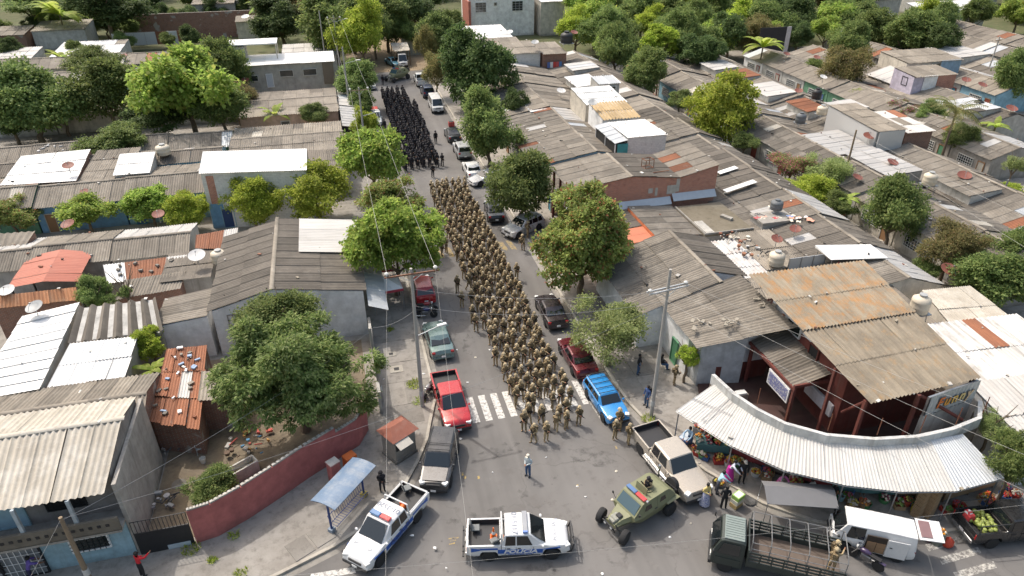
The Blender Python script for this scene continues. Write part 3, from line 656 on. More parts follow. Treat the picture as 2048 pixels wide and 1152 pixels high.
def terrace(desc, along, u0, u1, wid, ve1, vr, ve2, z1=2.75, zr=3.95, z2=2.75, skip=(), mats=(CEM, CEM, CEM_D, CEM_B), facade=None, seed=0, e2steep=True, group=None, shift=0.0):
    """a row of narrow houses; along = 'y' or 'x'; ve1/ve2 the two eaves, vr the ridge"""
    r = random.Random(seed); u = u0; i = 0
    T = (lambda a, b, z: V3(b, a, z)) if along == 'y' else (lambda a, b, z: V3(a, b, z))
    n = max(1, round((u1 - u0) / wid)); w = (u1 - u0) / n
    out = []
    for i in range(n):
        a, b = u0 + i * w, u0 + (i + 1) * w
        dz = r.uniform(-.12, .22); m = r.choice(mats); m2 = m if r.random() < .7 else r.choice(mats)
        if (a, b) and any(s0 < (a + b) / 2 < s1 for s0, s1 in skip): continue
        vr_ = vr + r.uniform(-.15, .15)
        if r.random() < .1: m2 = WHITE_D
        pls = [(T(a, ve1, z1 + dz), T(b, ve1, z1 + dz), T(b, vr_, zr + dz), T(a, vr_, zr + dz), m, {'ridge': True}),
               (T(a, ve2, z2 + dz), T(b, ve2, z2 + dz), T(b, vr_, zr + dz + .004), T(a, vr_, zr + dz + .004), m2)]
        wl = r.choice(FACC)
        e = house('row_house', '%s house, %s %s' % ({'white_sheet': 'grey'}.get(m.name, {'cement_roof': 'brownish grey', 'cement_roof_dark': 'dark grey', 'cement_roof_bare': 'pale grey', 'cream_roof': 'cream'}.get(m.name, 'grey')), ORD[i] if along == 'y' else ORD[i], desc), pls, wl, group=group or 'terraced houses')
        if facade:
            # doors and windows in the front facing the alley or street
            side, = facade; v = ve1 + .3 if side == 1 else ve2 - .3; nn = T(0, -1, 0) if side == 1 else T(0, 1, 0)
            dd = T(1, 0, 0)
            opening(e, T(a + .7, v - (.02 if side == 1 else -.02), .12), dd, nn, .95, 2.0, 'door', r.choice(DOORC), r.choice(DOORC))
            opening(e, T(a + 2.3, v - (.02 if side == 1 else -.02), .95), dd, nn, min(2.2, w - 3.0), 1.15, 'window', None, GLASS, 7)
        out.append(e)
    return out
# ---------------------------------------------------------------- right of the street
def rect(x0, x1, y0, y1, z_, up='n'):
    """four corners of a lean-to; z_=(low, high); up = side that is high"""
    lo, hi = z_
    if up == 'n': return [V3(x0, y0, lo), V3(x1, y0, lo), V3(x1, y1, hi), V3(x0, y1, hi)]
    if up == 's': return [V3(x1, y1, lo), V3(x0, y1, lo), V3(x0, y0, hi), V3(x1, y0, hi)]
    if up == 'e': return [V3(x0, y1, lo), V3(x0, y0, lo), V3(x1, y0, hi), V3(x1, y1, hi)]
    return [V3(x1, y0, lo), V3(x1, y1, lo), V3(x0, y1, hi), V3(x0, y0, hi)]
terrace('from the near end, in the row facing the street', 'y', 62.4, 111, 6.1, 19.9, 27.0, 33.6, 2.9, 4.1, 2.8, facade=(1,), seed=3)
terrace('from the near end, in the row left of the first alley', 'y', 37.2, 118, 5.8, 33.7, 40.7, 44.2, 2.75, 4.0, 2.8, seed=4)
terrace('from the near end, in the row right of the first alley', 'y', 36.5, 112, 5.8, 48.7, 52.4, 57, 2.75, 3.9, 2.8, facade=(1,), seed=5)
terrace('from the near end, in the row left of the second alley', 'y', 42.5, 112, 5.8, 57, 62.2, 65.6, 2.75, 4.0, 2.8, seed=6)
terrace('from the near end, in the row right of the second alley', 'y', 59, 112, 5.9, 70, 73.6, 78.5, 2.75, 3.9, 2.8, facade=(1,), seed=8)
terrace('from the near end, in the row left of the third alley', 'y', 69, 112, 6, 78.5, 83.7, 87.2, 2.75, 4.0, 2.8, seed=9)
terrace('from the near end, in the row right of the third alley', 'y', 80, 112, 6.2, 91.5, 95.2, 100, 2.75, 3.9, 2.8, facade=(1,), seed=10)
terrace('from the near end, in the outermost row at the right', 'y', 88, 112, 6.2, 100, 105.2, 108.8, 2.75, 4.0, 2.8, seed=12)

terrace('from the near end, in the row beyond the outermost one', 'y', 98, 122, 6, 112.5, 116, 121, 2.75, 3.9, 2.8, seed=13)
terrace('from the near end, in the last row before the far trees', 'y', 102, 126, 6, 121, 126, 130, 2.75, 4.0, 2.8, seed=14)
# two-storey brick house with folded roof
y0, y1 = 55.8, 62.25
bh = house('brick_house', 'two storey red brick house with folded grey roof and red balcony posts', [
    (V3(19.7, y1, 5.45), V3(19.7, y0, 5.45), V3(25.5, y0, 6.4), V3(25.5, y1, 6.4), CEM_B, {'ridge': True, 'nowall': True, 'alt': 0}),
    (V3(30.4, y0, 5.8), V3(30.4, y1, 5.8), V3(25.5, y1, 6.404), V3(25.5, y0, 6.404), CEM_D, {'nowall': True, 'alt': 0}),
    (V3(30.4, y1, 5.78), V3(30.4, y0, 5.78), V3(34.35, y0, 6.75), V3(34.35, y1, 6.75), CEM_B, {'nowall': True, 'alt': .12})], BRICK, walls=False)
o_ = ORG(bh); mb = MB()
mb.prism([V3(21.6, y0 + .12, 5.72) - o_, V3(25.5, y0 + .12, 6.33) - o_, V3(25.5, y1 - .1, 6.33) - o_, V3(21.6, y1 - .1, 5.72) - o_])
mb.prism([V3(25.5, y0 + .12, 6.33) - o_, V3(30.4, y0 + .12, 5.73) - o_, V3(30.4, y1 - .1, 5.73) - o_, V3(25.5, y1 - .1, 6.33) - o_])
mb.prism([V3(30.4, y0 + .12, 5.73) - o_, V3(34.25, y0 + .12, 6.68) - o_, V3(34.25, y1 - .1, 6.68) - o_, V3(30.4, y1 - .1, 5.73) - o_])
mb.build('wall', BRICK, bh)
MB().box(V3(20.75, (y0 + y1) / 2, 2.75) - o_, (1.7, y1 - y0 - .1, .25)).build('balcony_floor', TERRA, bh)
MB().box(V3(20.0, (y0 + y1) / 2, 3.2) - o_, (.12, y1 - y0 - .2, .6)).build('balcony_parapet', WWALL, bh)
MB().box(V3(21.4, (y0 + y1) / 2, 1.35) - o_, (.5, y1 - y0 - .3, 2.5)).build('porch_wall', TERRA, bh)
for k in range(4): MB().box(V3(20.0, y0 + .2 + k * (y1 - y0 - .4) / 3, 2.75) - o_, (.2, .2, 5.4)).build('post', TERRA, bh)
opening(bh, (20.3, y0 + .11, 3.0), (1, 0, 0), (0, -1, 0), .9, 2.1, 'door', TERRA, DARK)
opening(bh, (21.59, y0 + 3.2, 3.0), (0, 1, 0), (-1, 0, 0), .9, 2.1, 'door', WHITEP, TEALW)
for k, (x0, x1, zz) in enumerate(((24.4, 29.6, 3.45), (29.75, 34.2, 3.75))):
    mb = MB(); mb.add([V3(x0, y0 + .1, zz + .5) - o_, V3(x1, y0 + .1, zz + .55) - o_, V3(x1, y0 - .45, zz) - o_, V3(x0, y0 - .45, zz - .05) - o_, V3(x0, y0 + .1, zz + .45) - o_, V3(x1, y0 + .1, zz + .5) - o_, V3(x1, y0 - .45, zz - .05) - o_, V3(x0, y0 - .45, zz - .1) - o_],
        [(3, 2, 1, 0), (4, 5, 6, 7), (2, 3, 7, 6), (0, 1, 5, 4), (1, 2, 6, 5), (3, 0, 4, 7)]); mb.build('flashing', GALV, bh)
mb = MB()   # pale cement patches proud of the brick
for (x0, x1, z0_, z1_) in ((27.3, 27.75, 4.5, 5.0), (28.0, 28.25, 4.2, 5.0), (29.2, 30.1, 4.25, 5.1), (30.1, 30.45, 4.4, 5.7)): mb.box(V3((x0 + x1) / 2, y0 + .11, (z0_ + z1_) / 2) - o_, (x1 - x0, .03, z1_ - z0_))
mb.build('cement_patch', CONC_L, bh)
mb = MB(); # rusty frame left on the roof
c = V3(27.6, 57.6, 6.35) - o_
fr = tag(MB().path([V3(0, 0, 0), V3(.9, 0, 0), V3(.9, 0, .8), V3(0, 0, .8), V3(0, 0, 0), V3(0, .7, 0), V3(.9, .7, 0), V3(.9, .7, .8), V3(0, .7, .8), V3(0, .7, 0)], .035, 5).path([V3(.9, 0, 0), V3(.9, .7, 0)], .035, 5).path([V3(.9, 0, .8), V3(.9, .7, .8)], .035, 5).path([V3(0, 0, .8), V3(0, .7, .8)], .035, 5).path([V3(.2, -1, -.05), V3(1.9, -1.1, -.1)], .04, 5).build('steel_cube', RUSTM, None, V3(27.7, 57.8, 6.2), (0, 0, .2)), 'rusty cube of welded bars left on the brick house roof', 'scrap metal')
# neighbour: grey roof, orange lean-to, concrete flat roof
oh = house('orange_house', 'grey roofed house with bright orange lean-to below the brick wall', [
    (V3(29.45, 48.9, 3.3), V3(29.45, 55.2, 3.3), V3(25.0, 55.2, 3.75), V3(25.0, 48.9, 3.75), CEM, {'ot': 0, 'alt': 0}),
    (V3(20.2, 55.2, 3.0), V3(20.2, 51.6, 3.0), V3(24.95, 51.6, 3.45), V3(24.95, 55.2, 3.45), CEM_D, {'alt': 0}),
    (V3(20.2, 51.5, 3.0), V3(20.2, 48.9, 3.0), V3(24.95, 48.9, 3.45), V3(24.95, 51.5, 3.45), roofmat('orange_sheet', (.5, .17, .09), (.4, .13, .08), None, 0, .2, rough=.6, orand=.04, fine=.08), {'amp': .006, 'alt': 0})], ORANGEW)
fo = V3(31.9, 51.7, 0); fh = empty('flat_roof_house', fo, 0, 'low house with stained flat concrete roof beside the brick wall', 'house')
MB().box((0, 0, 1.6), (4.5, 5.9, 3.2)).build('wall', BLOCK, fh); MB().box((0, 0, 3.3), (4.75, 6.15, .2)).build('roof_slab', pavement('mossy_concrete', (.17, .145, .1), (.23, .2, .15), (.1, .085, .06)), fh)
for dx, dy, sx, sy in ((0, -3.0, 4.75, .1), (-2.32, 0, .1, 5.9)): MB().box((dx, dy, 3.47), (sx, sy, .14)).build('parapet', CONC, fh)
MB().box((-1.75, -1.7, 3.45), (.8, 2.4, .1)).box((-1.75, -1.7, 3.47), (.55, 2.15, .11)).build('roof_hatch', [CONC_L], fh)
tag(MB().box((0, 0, .12), (.42, 1.1, .24), .5).build('concrete_block', CONC_L, None, (33.0, 51.2, 3.4)), 'pale concrete block lying on the flat roof', 'block')
# house at the corner of the pavement
cw = house('corner_house', 'long grey roofed house with white side wall behind the light pole', [
    (V3(19.0, 47.4, 2.9), V3(19.0, 38.7, 2.9), V3(25.4, 38.7, 4.95), V3(25.4, 47.4, 4.95), CEM, {'ridge': True, 'alt': .0, 'pitch': .235, 'amp': .05}),
    (V3(28.7, 40.2, 4.0), V3(28.7, 47.2, 4.0), V3(25.4, 47.2, 4.954), V3(25.4, 40.2, 4.954), CEM_D, {'pitch': .3, 'alt': .0, 'amp': .05}),
    (V3(21.0, 38.75, 3.55), V3(21.0, 33.4, 3.45), V3(26.9, 31.7, 5.25), V3(26.9, 38.75, 5.3), CEM, {'alt': 0, 'pitch': .235, 'amp': .05, 'nowall': True})], WWALL)
o_ = ORG(cw)
MB().prism([V3(21.25, 34.9, 3.5) - o_, V3(21.55, 34.9, 3.55) - o_, V3(21.55, 38.8, 3.6) - o_, V3(21.25, 38.8, 3.5) - o_]).build('side_wall', WWALL, cw)
MB().prism([V3(21.5, 33.6, 3.4) - o_, V3(24.4, 33.0, 4.3) - o_, V3(24.4, 38.5, 4.3) - o_, V3(21.5, 38.5, 3.5) - o_]).build('upper_wall', plaster((.5, .52, .53), .3), cw)
opening(cw, (20.99 + .2, 36.0, .1), (0, 1, 0), (-1, 0, 0), .9, 2.0, 'door', DOORC[3], DOORC[3])
# rubble and litter on that roof
for (px, py, z, nm) in ((1460, 645, 4.6, 'a'), (1595, 650, 5.2, 'b'), (1400, 655, 3.9, 'c'), (1530, 610, 5.0, 'd')):
    p = G(px, py, z); mb = MB()
    for k in range(7): mb.box((hr.uniform(-.7, .7), hr.uniform(-.5, .5), hr.uniform(.05, .18)), (hr.uniform(.2, .6), hr.uniform(.08, .3), .06), hr.uniform(0, 3))
    tag(mb.build('roof_debris', paint((.3, .27, .22), .9, 0, .3), None, p + V3(0, 0, .12)), 'pile of broken roof boards %s' % {'a': 'in the middle of the grey roof above the red terrace', 'b': 'at the edge where grey and orange stained roofs meet', 'c': 'near the lower left corner of the grey roof', 'd': 'high on the grey roof near the orange stained one'}[nm], 'debris', kind='stuff')
# market corner building: hall, terrace, lichen stained roof
mk = house('market_building', 'two storey corner market with orange stained roof and dark red terrace', [
    (V3(26.2, 23.9, 5.45), V3(33.9, 24.3, 5.45), V3(34.6, 30.6, 5.95), V3(26.2, 30.5, 5.95), ORANGE2, {'nowall': True, 'alt': 0, 'pitch': .25, 'amp': .065, 'sl': 3.2, 'jit': .008}),
    (V3(26.2, 30.4, 6.0), V3(34.6, 30.5, 6.0), V3(35.3, 36.7, 6.45), V3(26.2, 36.9, 6.45), ORANGE, {'nowall': True, 'alt': 0, 'pitch': .25, 'amp': .065, 'sl': 3.2, 'jit': .008})], TERRA, walls=False)
o_ = ORG(mk)
TERC = [(20.3, 30.2), (20.6, 28.2), (21.2, 26.6), (22.1, 25.1), (23.8, 23.7), (26.2, 22.75), (28.6, 22.35), (31, 22.4), (33.2, 22.8), (34.4, 24), (35.2, 36.6), (22.5, 36.6), (21.6, 33.5)]
MB().prism([V3(x, y, .3) - o_ for x, y in TERC], 0).build('court_floor', paint((.07, .035, .03), .8, 0, .35, 1.5, .6), mk)  # shade of the deep court put into the darkened floor colour
mb = MB(); mb3 = MB()
cc = Vector((28.0, 30.0)); STW = plaster((.56, .56, .545), .75, grime=(.2, .175, .14))
for k_, (a, b) in enumerate(zip(TERC[:9], TERC[1:10])):
    a, b = Vector(a), Vector(b); ai, bi = a + (cc - a).normalized() * .22, b + (cc - b).normalized() * .22
    mb.prism([V3(a.x, a.y, 3.9) - o_, V3(b.x, b.y, 3.9) - o_, V3(bi.x, bi.y, 3.9) - o_, V3(ai.x, ai.y, 3.9) - o_], 3.2)
    mb3.prism([V3(a.x, a.y, 3.2) - o_, V3(b.x, b.y, 3.2) - o_, V3(bi.x, bi.y, 3.2) - o_, V3(ai.x, ai.y, 3.2) - o_], 0)
mb.build('parapet', STW, mk); mb3.build('hall_wall', plaster((.2, .17, .14), .6), mk)
# inner rooms on the terrace: red below, white above
MB().box(V3(30.8, 31.0, 2.4) - o_, (7.0, 8.2, 4.8)).build('room_dado', TERRA, mk)
MB().box(V3(30.8, 31.0, 5.2) - o_, (6.96, 8.16, .8)).build('room_wall', WWALL, mk)
MB().box(V3(24.6, 34.6, 2.0) - o_, (3.8, 2.4, 3.4)).build('back_room', WWALL, mk); MB().box(V3(24.6, 33.35, 1.0) - o_, (3.84, .14, 1.4)).build('back_dado', TERRA, mk)
MB().box(V3(27.2, 28.6, 1.9) - o_, (.16, 2.6, .9)).build('white_band', WWALL, mk)
opening(mk, (27.28, 31.6, 4.35), (0, 1, 0), (-1, 0, 0), 1.5, .9, 'window', WHITEP, GLASS, 0)
opening(mk, (27.28, 29.6, 2.9), (0, 1, 0), (-1, 0, 0), .95, 2.0, 'door', TERRA, DARK)
sheets(mk, o_, V3(24.9, 33.2, 3.5), V3(24.9, 28.2, 3.4), V3(27.3, 28.2, 4.1), V3(27.3, 33.4, 4.2), CEM_D, alt=0, pitch=.25, name='porch_sheet')
MB().box(V3(24.85, 30.7, 3.37) - o_, (.14, 5.2, .2)).build('porch_beam', TERRA, mk)
MB().box(V3(26.0, 28.2, 3.6) - o_, (2.4, .14, .2)).build('porch_beam', TERRA, mk)
for x_, y_, h_ in ((24.9, 28.25, 3.4), (24.9, 33, 3.4), (26.3, 24.3, 5.4), (29.5, 24.0, 5.4), (33.6, 24.5, 5.4), (26.3, 27, 5.6)): MB().box(V3(x_, y_, h_ / 2) - o_, (.18, .18, h_)).build('post', TERRA, mk)
MB().tube(V3(29.6, 24.1, 5.3) - o_, V3(32.6, 23.4, 3.4) - o_, .1).tube(V3(26.4, 24.4, 5.2) - o_, V3(27.3, 26.6, 2.4) - o_, .1).build('brace', TERRA, mk)
MB().box(V3(24.82, 29.6, 2.6) - o_, (.1, 2.2, 1.1)).box(V3(24.82, 29.6, 2.6) - o_, (.13, 2.0, .85), mi=1).build('painted_panel', [WWALL, camomat('scrawl', [(.3, .3, .33), (.12, .13, .26), (.34, .34, .36), (.07, .08, .2)], 5)], mk)
# sign wall
fa, fb = V3(29.95, 23.6, 4.05), V3(33.85, 24.2, 4.05)
fd = (fb - fa).normalized(); fn = V3(fd.y, -fd.x, 0)
vs = []; uvs = []; K = 48
for k in range(K + 1):
    p = fa.lerp(fb, k / K) + fn * (.03 * math.cos(k * math.pi / 2)); 
    for z in (4.06, 5.42 - .12 * 0): vs.append(V3(p.x, p.y, z) - o_); uvs.append((k * .1, z))
link('sign_sheet', pymesh('sign_sheet', vs, [(2 * k, 2 * k + 2, 2 * k + 3, 2 * k + 1) for k in range(K)], ZINC, uvs, True), None, mk)
MB().box((fa + fb) / 2 - fn * .12 + V3(0, 0, .65) - o_, ((fb - fa).length, .12, 1.3), math.atan2(fd.y, fd.x)).build('sign_frame', STEEL, mk)
MB().box((fa + fb) / 2 - fn * .1 + V3(0, 0, -2.05) - o_, ((fb - fa).length, .2, 4.0), math.atan2(fd.y, fd.x)).build('sign_base_wall', plaster((.4, .39, .37), .8), mk)
# beside it: white sheets and cream roofs
house('side_house', 'house with bright white sheet roof right of the graffiti sign wall', [(V3(34.9, 20.5, 2.9), V3(46, 20.0, 2.9), V3(46, 25.4, 3.9), V3(34.9, 25.6, 3.9), WHITE_D, {'alt': 0, 'pitch': .35})], WWALL)
house('side_house', 'low house with mottled white painted corrugated roof behind the sign wall', [(V3(36.0, 25.8, 3.5), V3(44.6, 25.4, 3.2), V3(44.2, 31.2, 3.9), V3(36.4, 31.6, 4.0), roofmat('patchy_white_sheet', (.72, .71, .69), (.32, .3, .27), (.3, .28, .25), .8, .9, orand=.1, stain_lo=.52), {'alt': .1, 'pitch': .3})], CWALL)
house('side_house', 'small house with cream corrugated roof near the right edge trees', [(V3(39.4, 31.4, 3.3), V3(44.6, 30.9, 3.1), V3(44.1, 35.2, 3.9), V3(40.0, 35.4, 4.0), CREAM, {'alt': 0})], CWALL)
house('side_house', 'narrow grey roofed outhouse behind the orange stained roof', [(V3(35.6, 32, 3.0), V3(39.2, 32, 3.0), V3(39.2, 40.5, 3.7), V3(35.8, 40.5, 3.7), CEM, {'alt': .1})], GWALL)
house('side_house', 'yard house with pale rusty sheet roof full of junk', [(V3(28.9, 41, 3.0), V3(31.6, 41, 3.0), V3(31.6, 47.6, 3.3), V3(28.9, 47.6, 3.3), roofmat('junk_sheet', (.55, .56, .56), (.4, .38, .35), (.3, .16, .1), .5, .4, orand=.1), {'alt': 0, 'pitch': .35})], GWALL)
house('side_house', 'low grey roofed house holding two red satellite dishes', [(V3(31.7, 42.4, 3.0), V3(35.6, 42.4, 3.0), V3(35.6, 48.5, 3.35), V3(31.7, 48.5, 3.35), CEM_B, {'alt': .0})], GWALL)
house('side_house', 'shed behind zinc wall under the orange stained roof', [(V3(27.0, 37.2, 3.9), V3(33.4, 37.0, 3.9), V3(33.4, 40.9, 3.5), V3(28.8, 40.9, 3.5), CEM, {'alt': .1})], GALV)
wc = empty('white_canopy', (38.6, 41.4, 0), 0, 'flat white canopy on posts above a roof terrace with laundry', 'canopy')
MB().prism([V3(-2.3, -.5, 4.15), V3(2.2, -1.4, 4.2), V3(2.2, .7, 4.35), V3(-2.2, 1.75, 4.3)], 4.12).build('roof_sheet', WHITE, wc)
wc.children[0].data.transform(Matrix.Translation((0, 0, 0)))
for x_, y_ in ((-2.1, -.4), (2.0, -1.2), (2.0, .5), (-2.0, 1.5)): MB().tube((x_, y_, 2.9), (x_, y_, 4.14), .035).build('post', STEEL, wc)
zw = empty('zinc_fence', (35.2, 42.0, 0), 0, 'bluish zinc panel wall on the roof edge beside the white canopy', 'wall')
for k in range(3): MB().box((-1.3 + k * 1.1, 0, 3.5), (1.06, .05, 1.1)).build('panel', ZINC, zw)
for k in range(4): MB().box((-1.85 + k * 1.1, -.05, 3.5), (.06, .08, 1.2)).build('post', STEEL, zw)
# upper storeys farther back
def block(name, label, x0, x1, y0, y1, zt, roofm, wall, z0=0, up='n', dz=.5, **k):
    return house(name, label, [tuple(rect(x0, x1, y0, y1, (zt - dz, zt), up)) + (roofm, {'ot': .1, **k})], wall, z0=z0)
th = block('upper_house', 'two storey white house with white roof and teal porch among the grey roofs', 30.1, 34.8, 68.0, 74.3, 5.7, WHITE, BLOCKW, dz=.25, alt=0, up='s')
o_ = ORG(th)
sheets(th, o_, V3(28.6, 74.2, 5.15), V3(28.6, 67.8, 5.15), V3(30.1, 67.8, 5.5), V3(30.1, 74.2, 5.5), ZINC, alt=0, name='porch_sheet')
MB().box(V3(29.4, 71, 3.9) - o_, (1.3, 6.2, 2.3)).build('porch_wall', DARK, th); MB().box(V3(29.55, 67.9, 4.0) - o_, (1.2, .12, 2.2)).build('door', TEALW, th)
for k in range(3): MB().tube(V3(28.7, 67.9 + k * 3, 2.8) - o_, V3(28.7, 67.9 + k * 3, 5.1) - o_, .06).build('post', WHITEP, th)
tn = block('upper_house', 'upper storey with tan clay tile roof and satellite dish', 29.9, 34.6, 75, 80.2, 6.1, TANT, WWALL, dz=.6, alt=0, pitch=.36, amp=.09, up='n')
opening(tn, (30.6, 75.3, 3.9), (1, 0, 0), (0, -1, 0), 3.0, 1.4, 'window', WHITEP, DARK, 5)
lb = block('upper_house', 'upper storey with pale blue grey sheet roof and cream side wall', 29.8, 35.2, 80.6, 87, 6.2, ZINC, CWALL, dz=.5, alt=0, up='n')
opening(lb, (30.05, 81.5, 3.6), (0, 1, 0), (-1, 0, 0), 1.4, 1.8, 'door', DARK, DARK); opening(lb, (30.05, 84.5, 4.2), (0, 1, 0), (-1, 0, 0), .9, 1.0)
cb = block('roof_cabin', 'small square grey cabin with two big windows standing on the roofs', 34.2, 37.4, 88.2, 91.6, 6.3, ZINC, GWALL, dz=.3, alt=0)
opening(cb, (34.9, 88.42, 4.4), (1, 0, 0), (0, -1, 0), 1.9, 1.3, 'window', WHITEP, GLASS, 3)
block('white_lean_to', 'bright white sheet roof low beside the big round tree', 24.3, 27.1, 86, 92.2, 3.9, WHITE, GWALL, dz=.3, alt=0, up='e')
block('white_lean_to', 'white sheet roof between the grey roofs below the water tank house', 33.6, 37.5, 95, 101, 4.2, WHITE, GWALL, dz=.3, alt=0, up='e')
tk = block('tank_house', 'whitewashed brick house with black water tank and hanging laundry', 22.4, 33.0, 111.2, 118.5, 5.9, CEM_B, BLOCKW, dz=.5)
block('tank_house', 'annex with washing line under the black water tank', 33.1, 37.2, 110.5, 117.5, 5.7, CEM_B, BRICK_D, dz=.5)
block('white_roof_house', 'long low house with bright white roof below the pale two storey house', 22.3, 34.2, 134, 145, 3.8, WHITE, GWALL, dz=.5, alt=0)
block('row_house', 'grey roofed house right behind the white roofed one near the street end', 22, 34, 120, 132, 3.9, CEM, GWALL, dz=.8)
fh2 = block('pale_house', 'pale two storey house with two dark windows at the top edge', 29.2, 43.5, 152, 161, 8.6, CEM_B, plaster((.8, .78, .74), .2), dz=.6, alt=0)
for x_ in (30.6, 38.5): opening(fh2, (x_, 152.3, 5.0), (1, 0, 0), (0, -1, 0), 2.4, 2.0, 'window', WHITEP, GLASS, 3)
opening(fh2, (34.6, 152.3, 6.2), (1, 0, 0), (0, -1, 0), .7, .7)
MB().box(V3(29.3, 155, 3.8) - ORG(fh2), (.5, 7, 7)).build('side_strip', plaster((.4, .14, .1), .3), fh2)
block('shed', 'white roofed shed with open upper porch beside the pale two storey house', 44.2, 49.5, 150, 158, 7.2, WHITE, CWALL, dz=.3, alt=0)
tw = block('upper_house', 'two storey house with zinc clad walls rising over the second alley roofs', 57.6, 61.4, 62.9, 72, 6.2, CEM_B, roofmat('stained_zinc', (.5, .5, .5), (.3, .29, .28), (.2, .19, .18), .6, .6, orand=.1), dz=.5, alt=.1)
MB().box(V3(59.5, 62.95, 4.6) - ORG(tw), (3.3, .1, 2.2)).build('wall_sheet', ZINC, tw)
block('white_lean_to', 'wide white sheet roof below the zinc clad upper storey', 52.5, 57.4, 62, 69, 4.1, WHITE_D, CONC, dz=.3, alt=0, up='e')
block('white_lean_to', 'white sheet roof strip beside the flowering shrubs', 53, 57.2, 55, 61.8, 4.3, WHITE_D, CONC, dz=.3, alt=.0, up='e')
fr2 = house('frame_house', 'unfinished brick house with exposed frame beside the zinc clad storey', [tuple(rect(61.6, 65.4, 63, 70, (5.2, 5.6), 'n')) + (WHITE_D, {'alt': .3})], BRICK_D)
ll = block('lilac_house', 'lilac and brick upper storey with one small dark window', 79.4, 86.6, 82.6, 87.2, 5.9, CEM_B, LILAC, dz=.4, alt=0)
MB().box(V3(84.9, 82.78, 4.6) - ORG(ll), (3.0, .12, 2.0)).build('brick_panel', BRICK, ll); MB().box(V3(82.2, 82.78, 4.6) - ORG(ll), (2.2, .12, 2.0)).build('white_panel', WWALL, ll)
opening(ll, (79.55, 84.0, 4.0), (0, 1, 0), (-1, 0, 0), 1.1, 1.2, 'window', DARK, DARK)
sk = block('blue_house', 'long pale house with sky blue end wall among the right terraces', 84.0, 94, 89.6, 96, 6.1, CEM_B, CWALL, dz=.5, alt=0)
MB().box(V3(92.0, 89.77, 4.4) - ORG(sk), (3.6, .12, 2.6)).build('blue_wall', SKYW, sk); opening(sk, (88.6, 89.86, 4.4), (1, 0, 0), (0, -1, 0), 1.6, 1.0)
house('white_awning', 'sloping white sheet awning against the long pale house', [tuple(rect(80, 84, 87.6, 93, (3.4, 4.6), 'e')) + (WHITE_D, {'alt': 0})], CWALL)
for i, (x0, x1, y0_, y1_, z_, rm, lb_) in enumerate(((36, 40.4, 104, 108.5, 4.3, WHITE_D, 'pale sheet patch roof near the far end of the first terraces'), (57.2, 61.8, 84, 90, 4.3, WHITE_D, 'white sheet roof patch in the far middle of the right terraces'), (58, 62, 93.5, 98, 4.3, RUST, 'rust red sheet roof patch among the far right terraces'), (57.3, 61.5, 99, 104, 4.3, WHITE_D, 'white sheet roof patch beside the rust red one'), (64, 69, 78, 82, 3.4, WHITE_D, 'white porch roof on the second alley'), (57.2, 61, 49, 54.5, 4.25, CEM_B, 'tan patched roof behind the cream water tank'), (100, 106, 96, 104, 4.5, WHITE_D, 'pale roof at the right edge below the far trees'), (78.6, 83, 71, 76, 4.3, WHITE, 'white sheet roof at the right edge by the palm'), (58, 61, 76, 81, 4.4, RUST, 'reddish rusted roof patch behind the zinc clad storey'))):
    house('patched_roof_house', lb_, [tuple(rect(x0, x1, y0_, y1_, (z_ - .35, z_), 'e')) + (rm, {'alt': .1})], GWALL)
for i, (x0, x1, y0_, y1_, lb_) in enumerate(((104, 113, 121, 129, 'grey blue shed among the top right trees'), (172, 190, 140, 150, 'pale house at the top right corner edge'), (93, 102, 116, 122, 'white roofed hut behind the outermost rows'), (118, 134, 150, 158, 'white roofed warehouse at the top right among the trees'), (140, 160, 148, 160, 'long white roofed building at the top right corner'), (126, 143, 134, 140, 'low white gabled shed in front of the top right trees'))):
    block('warehouse', lb_, x0, x1, y0_, y1_, 5.2, WHITE, GWALL, dz=1.0, alt=0)
block('warehouse', 'tall grey blue building at the top right edge', 150, 175, 178, 190, 9, CEM, plaster((.45, .48, .52), .3), dz=1)
# curved market awning
INN = [(1432, 765), (1500, 815), (1580, 858), (1680, 880), (1770, 888), (1860, 880), (1925, 868)]
OUT = [(1352, 822), (1462, 892), (1570, 942), (1690, 971), (1800, 984), (1912, 983), (2008, 957)]
aw = empty('market_awning', (26, 23, 0), 0, 'long curved awning of pale corrugated sheets over the market stalls', 'awning')
ao = V3(26, 23, 0); I3 = [G(*p, 3.45) for p in INN]; O3 = [G(*p, 2.65) for p in OUT]
AWM = roofmat('awning_sheet', (.55, .54, .51), (.39, .37, .34), (.3, .22, .16), .45, .5, rough=.6, orand=.06, stain_lo=.57)
for k in range(6): sheets(aw, ao, O3[k], O3[k + 1], I3[k + 1], I3[k], ZINC if k == 5 else AWM, sw=1.0, sl=5, pitch=.2, amp=.022, alt=0, segs=4, jit=0)
for k, p in enumerate(O3):
    q = p.lerp(I3[k], .08); MB().tube(V3(q.x, q.y, .1) - ao, V3(q.x, q.y, 2.62) - ao, .04).build('post', STEEL, aw)
mb = MB()
for k in range(6): mb.tube(O3[k] - ao - V3(0, 0, .06), O3[k + 1] - ao - V3(0, 0, .06), .03)
mb.build('edge_beam', STEEL, aw)
# ---------------------------------------------------------------- left of the street
GREY_ROW = (CEM, CEM, CEM_B, CEM_D)
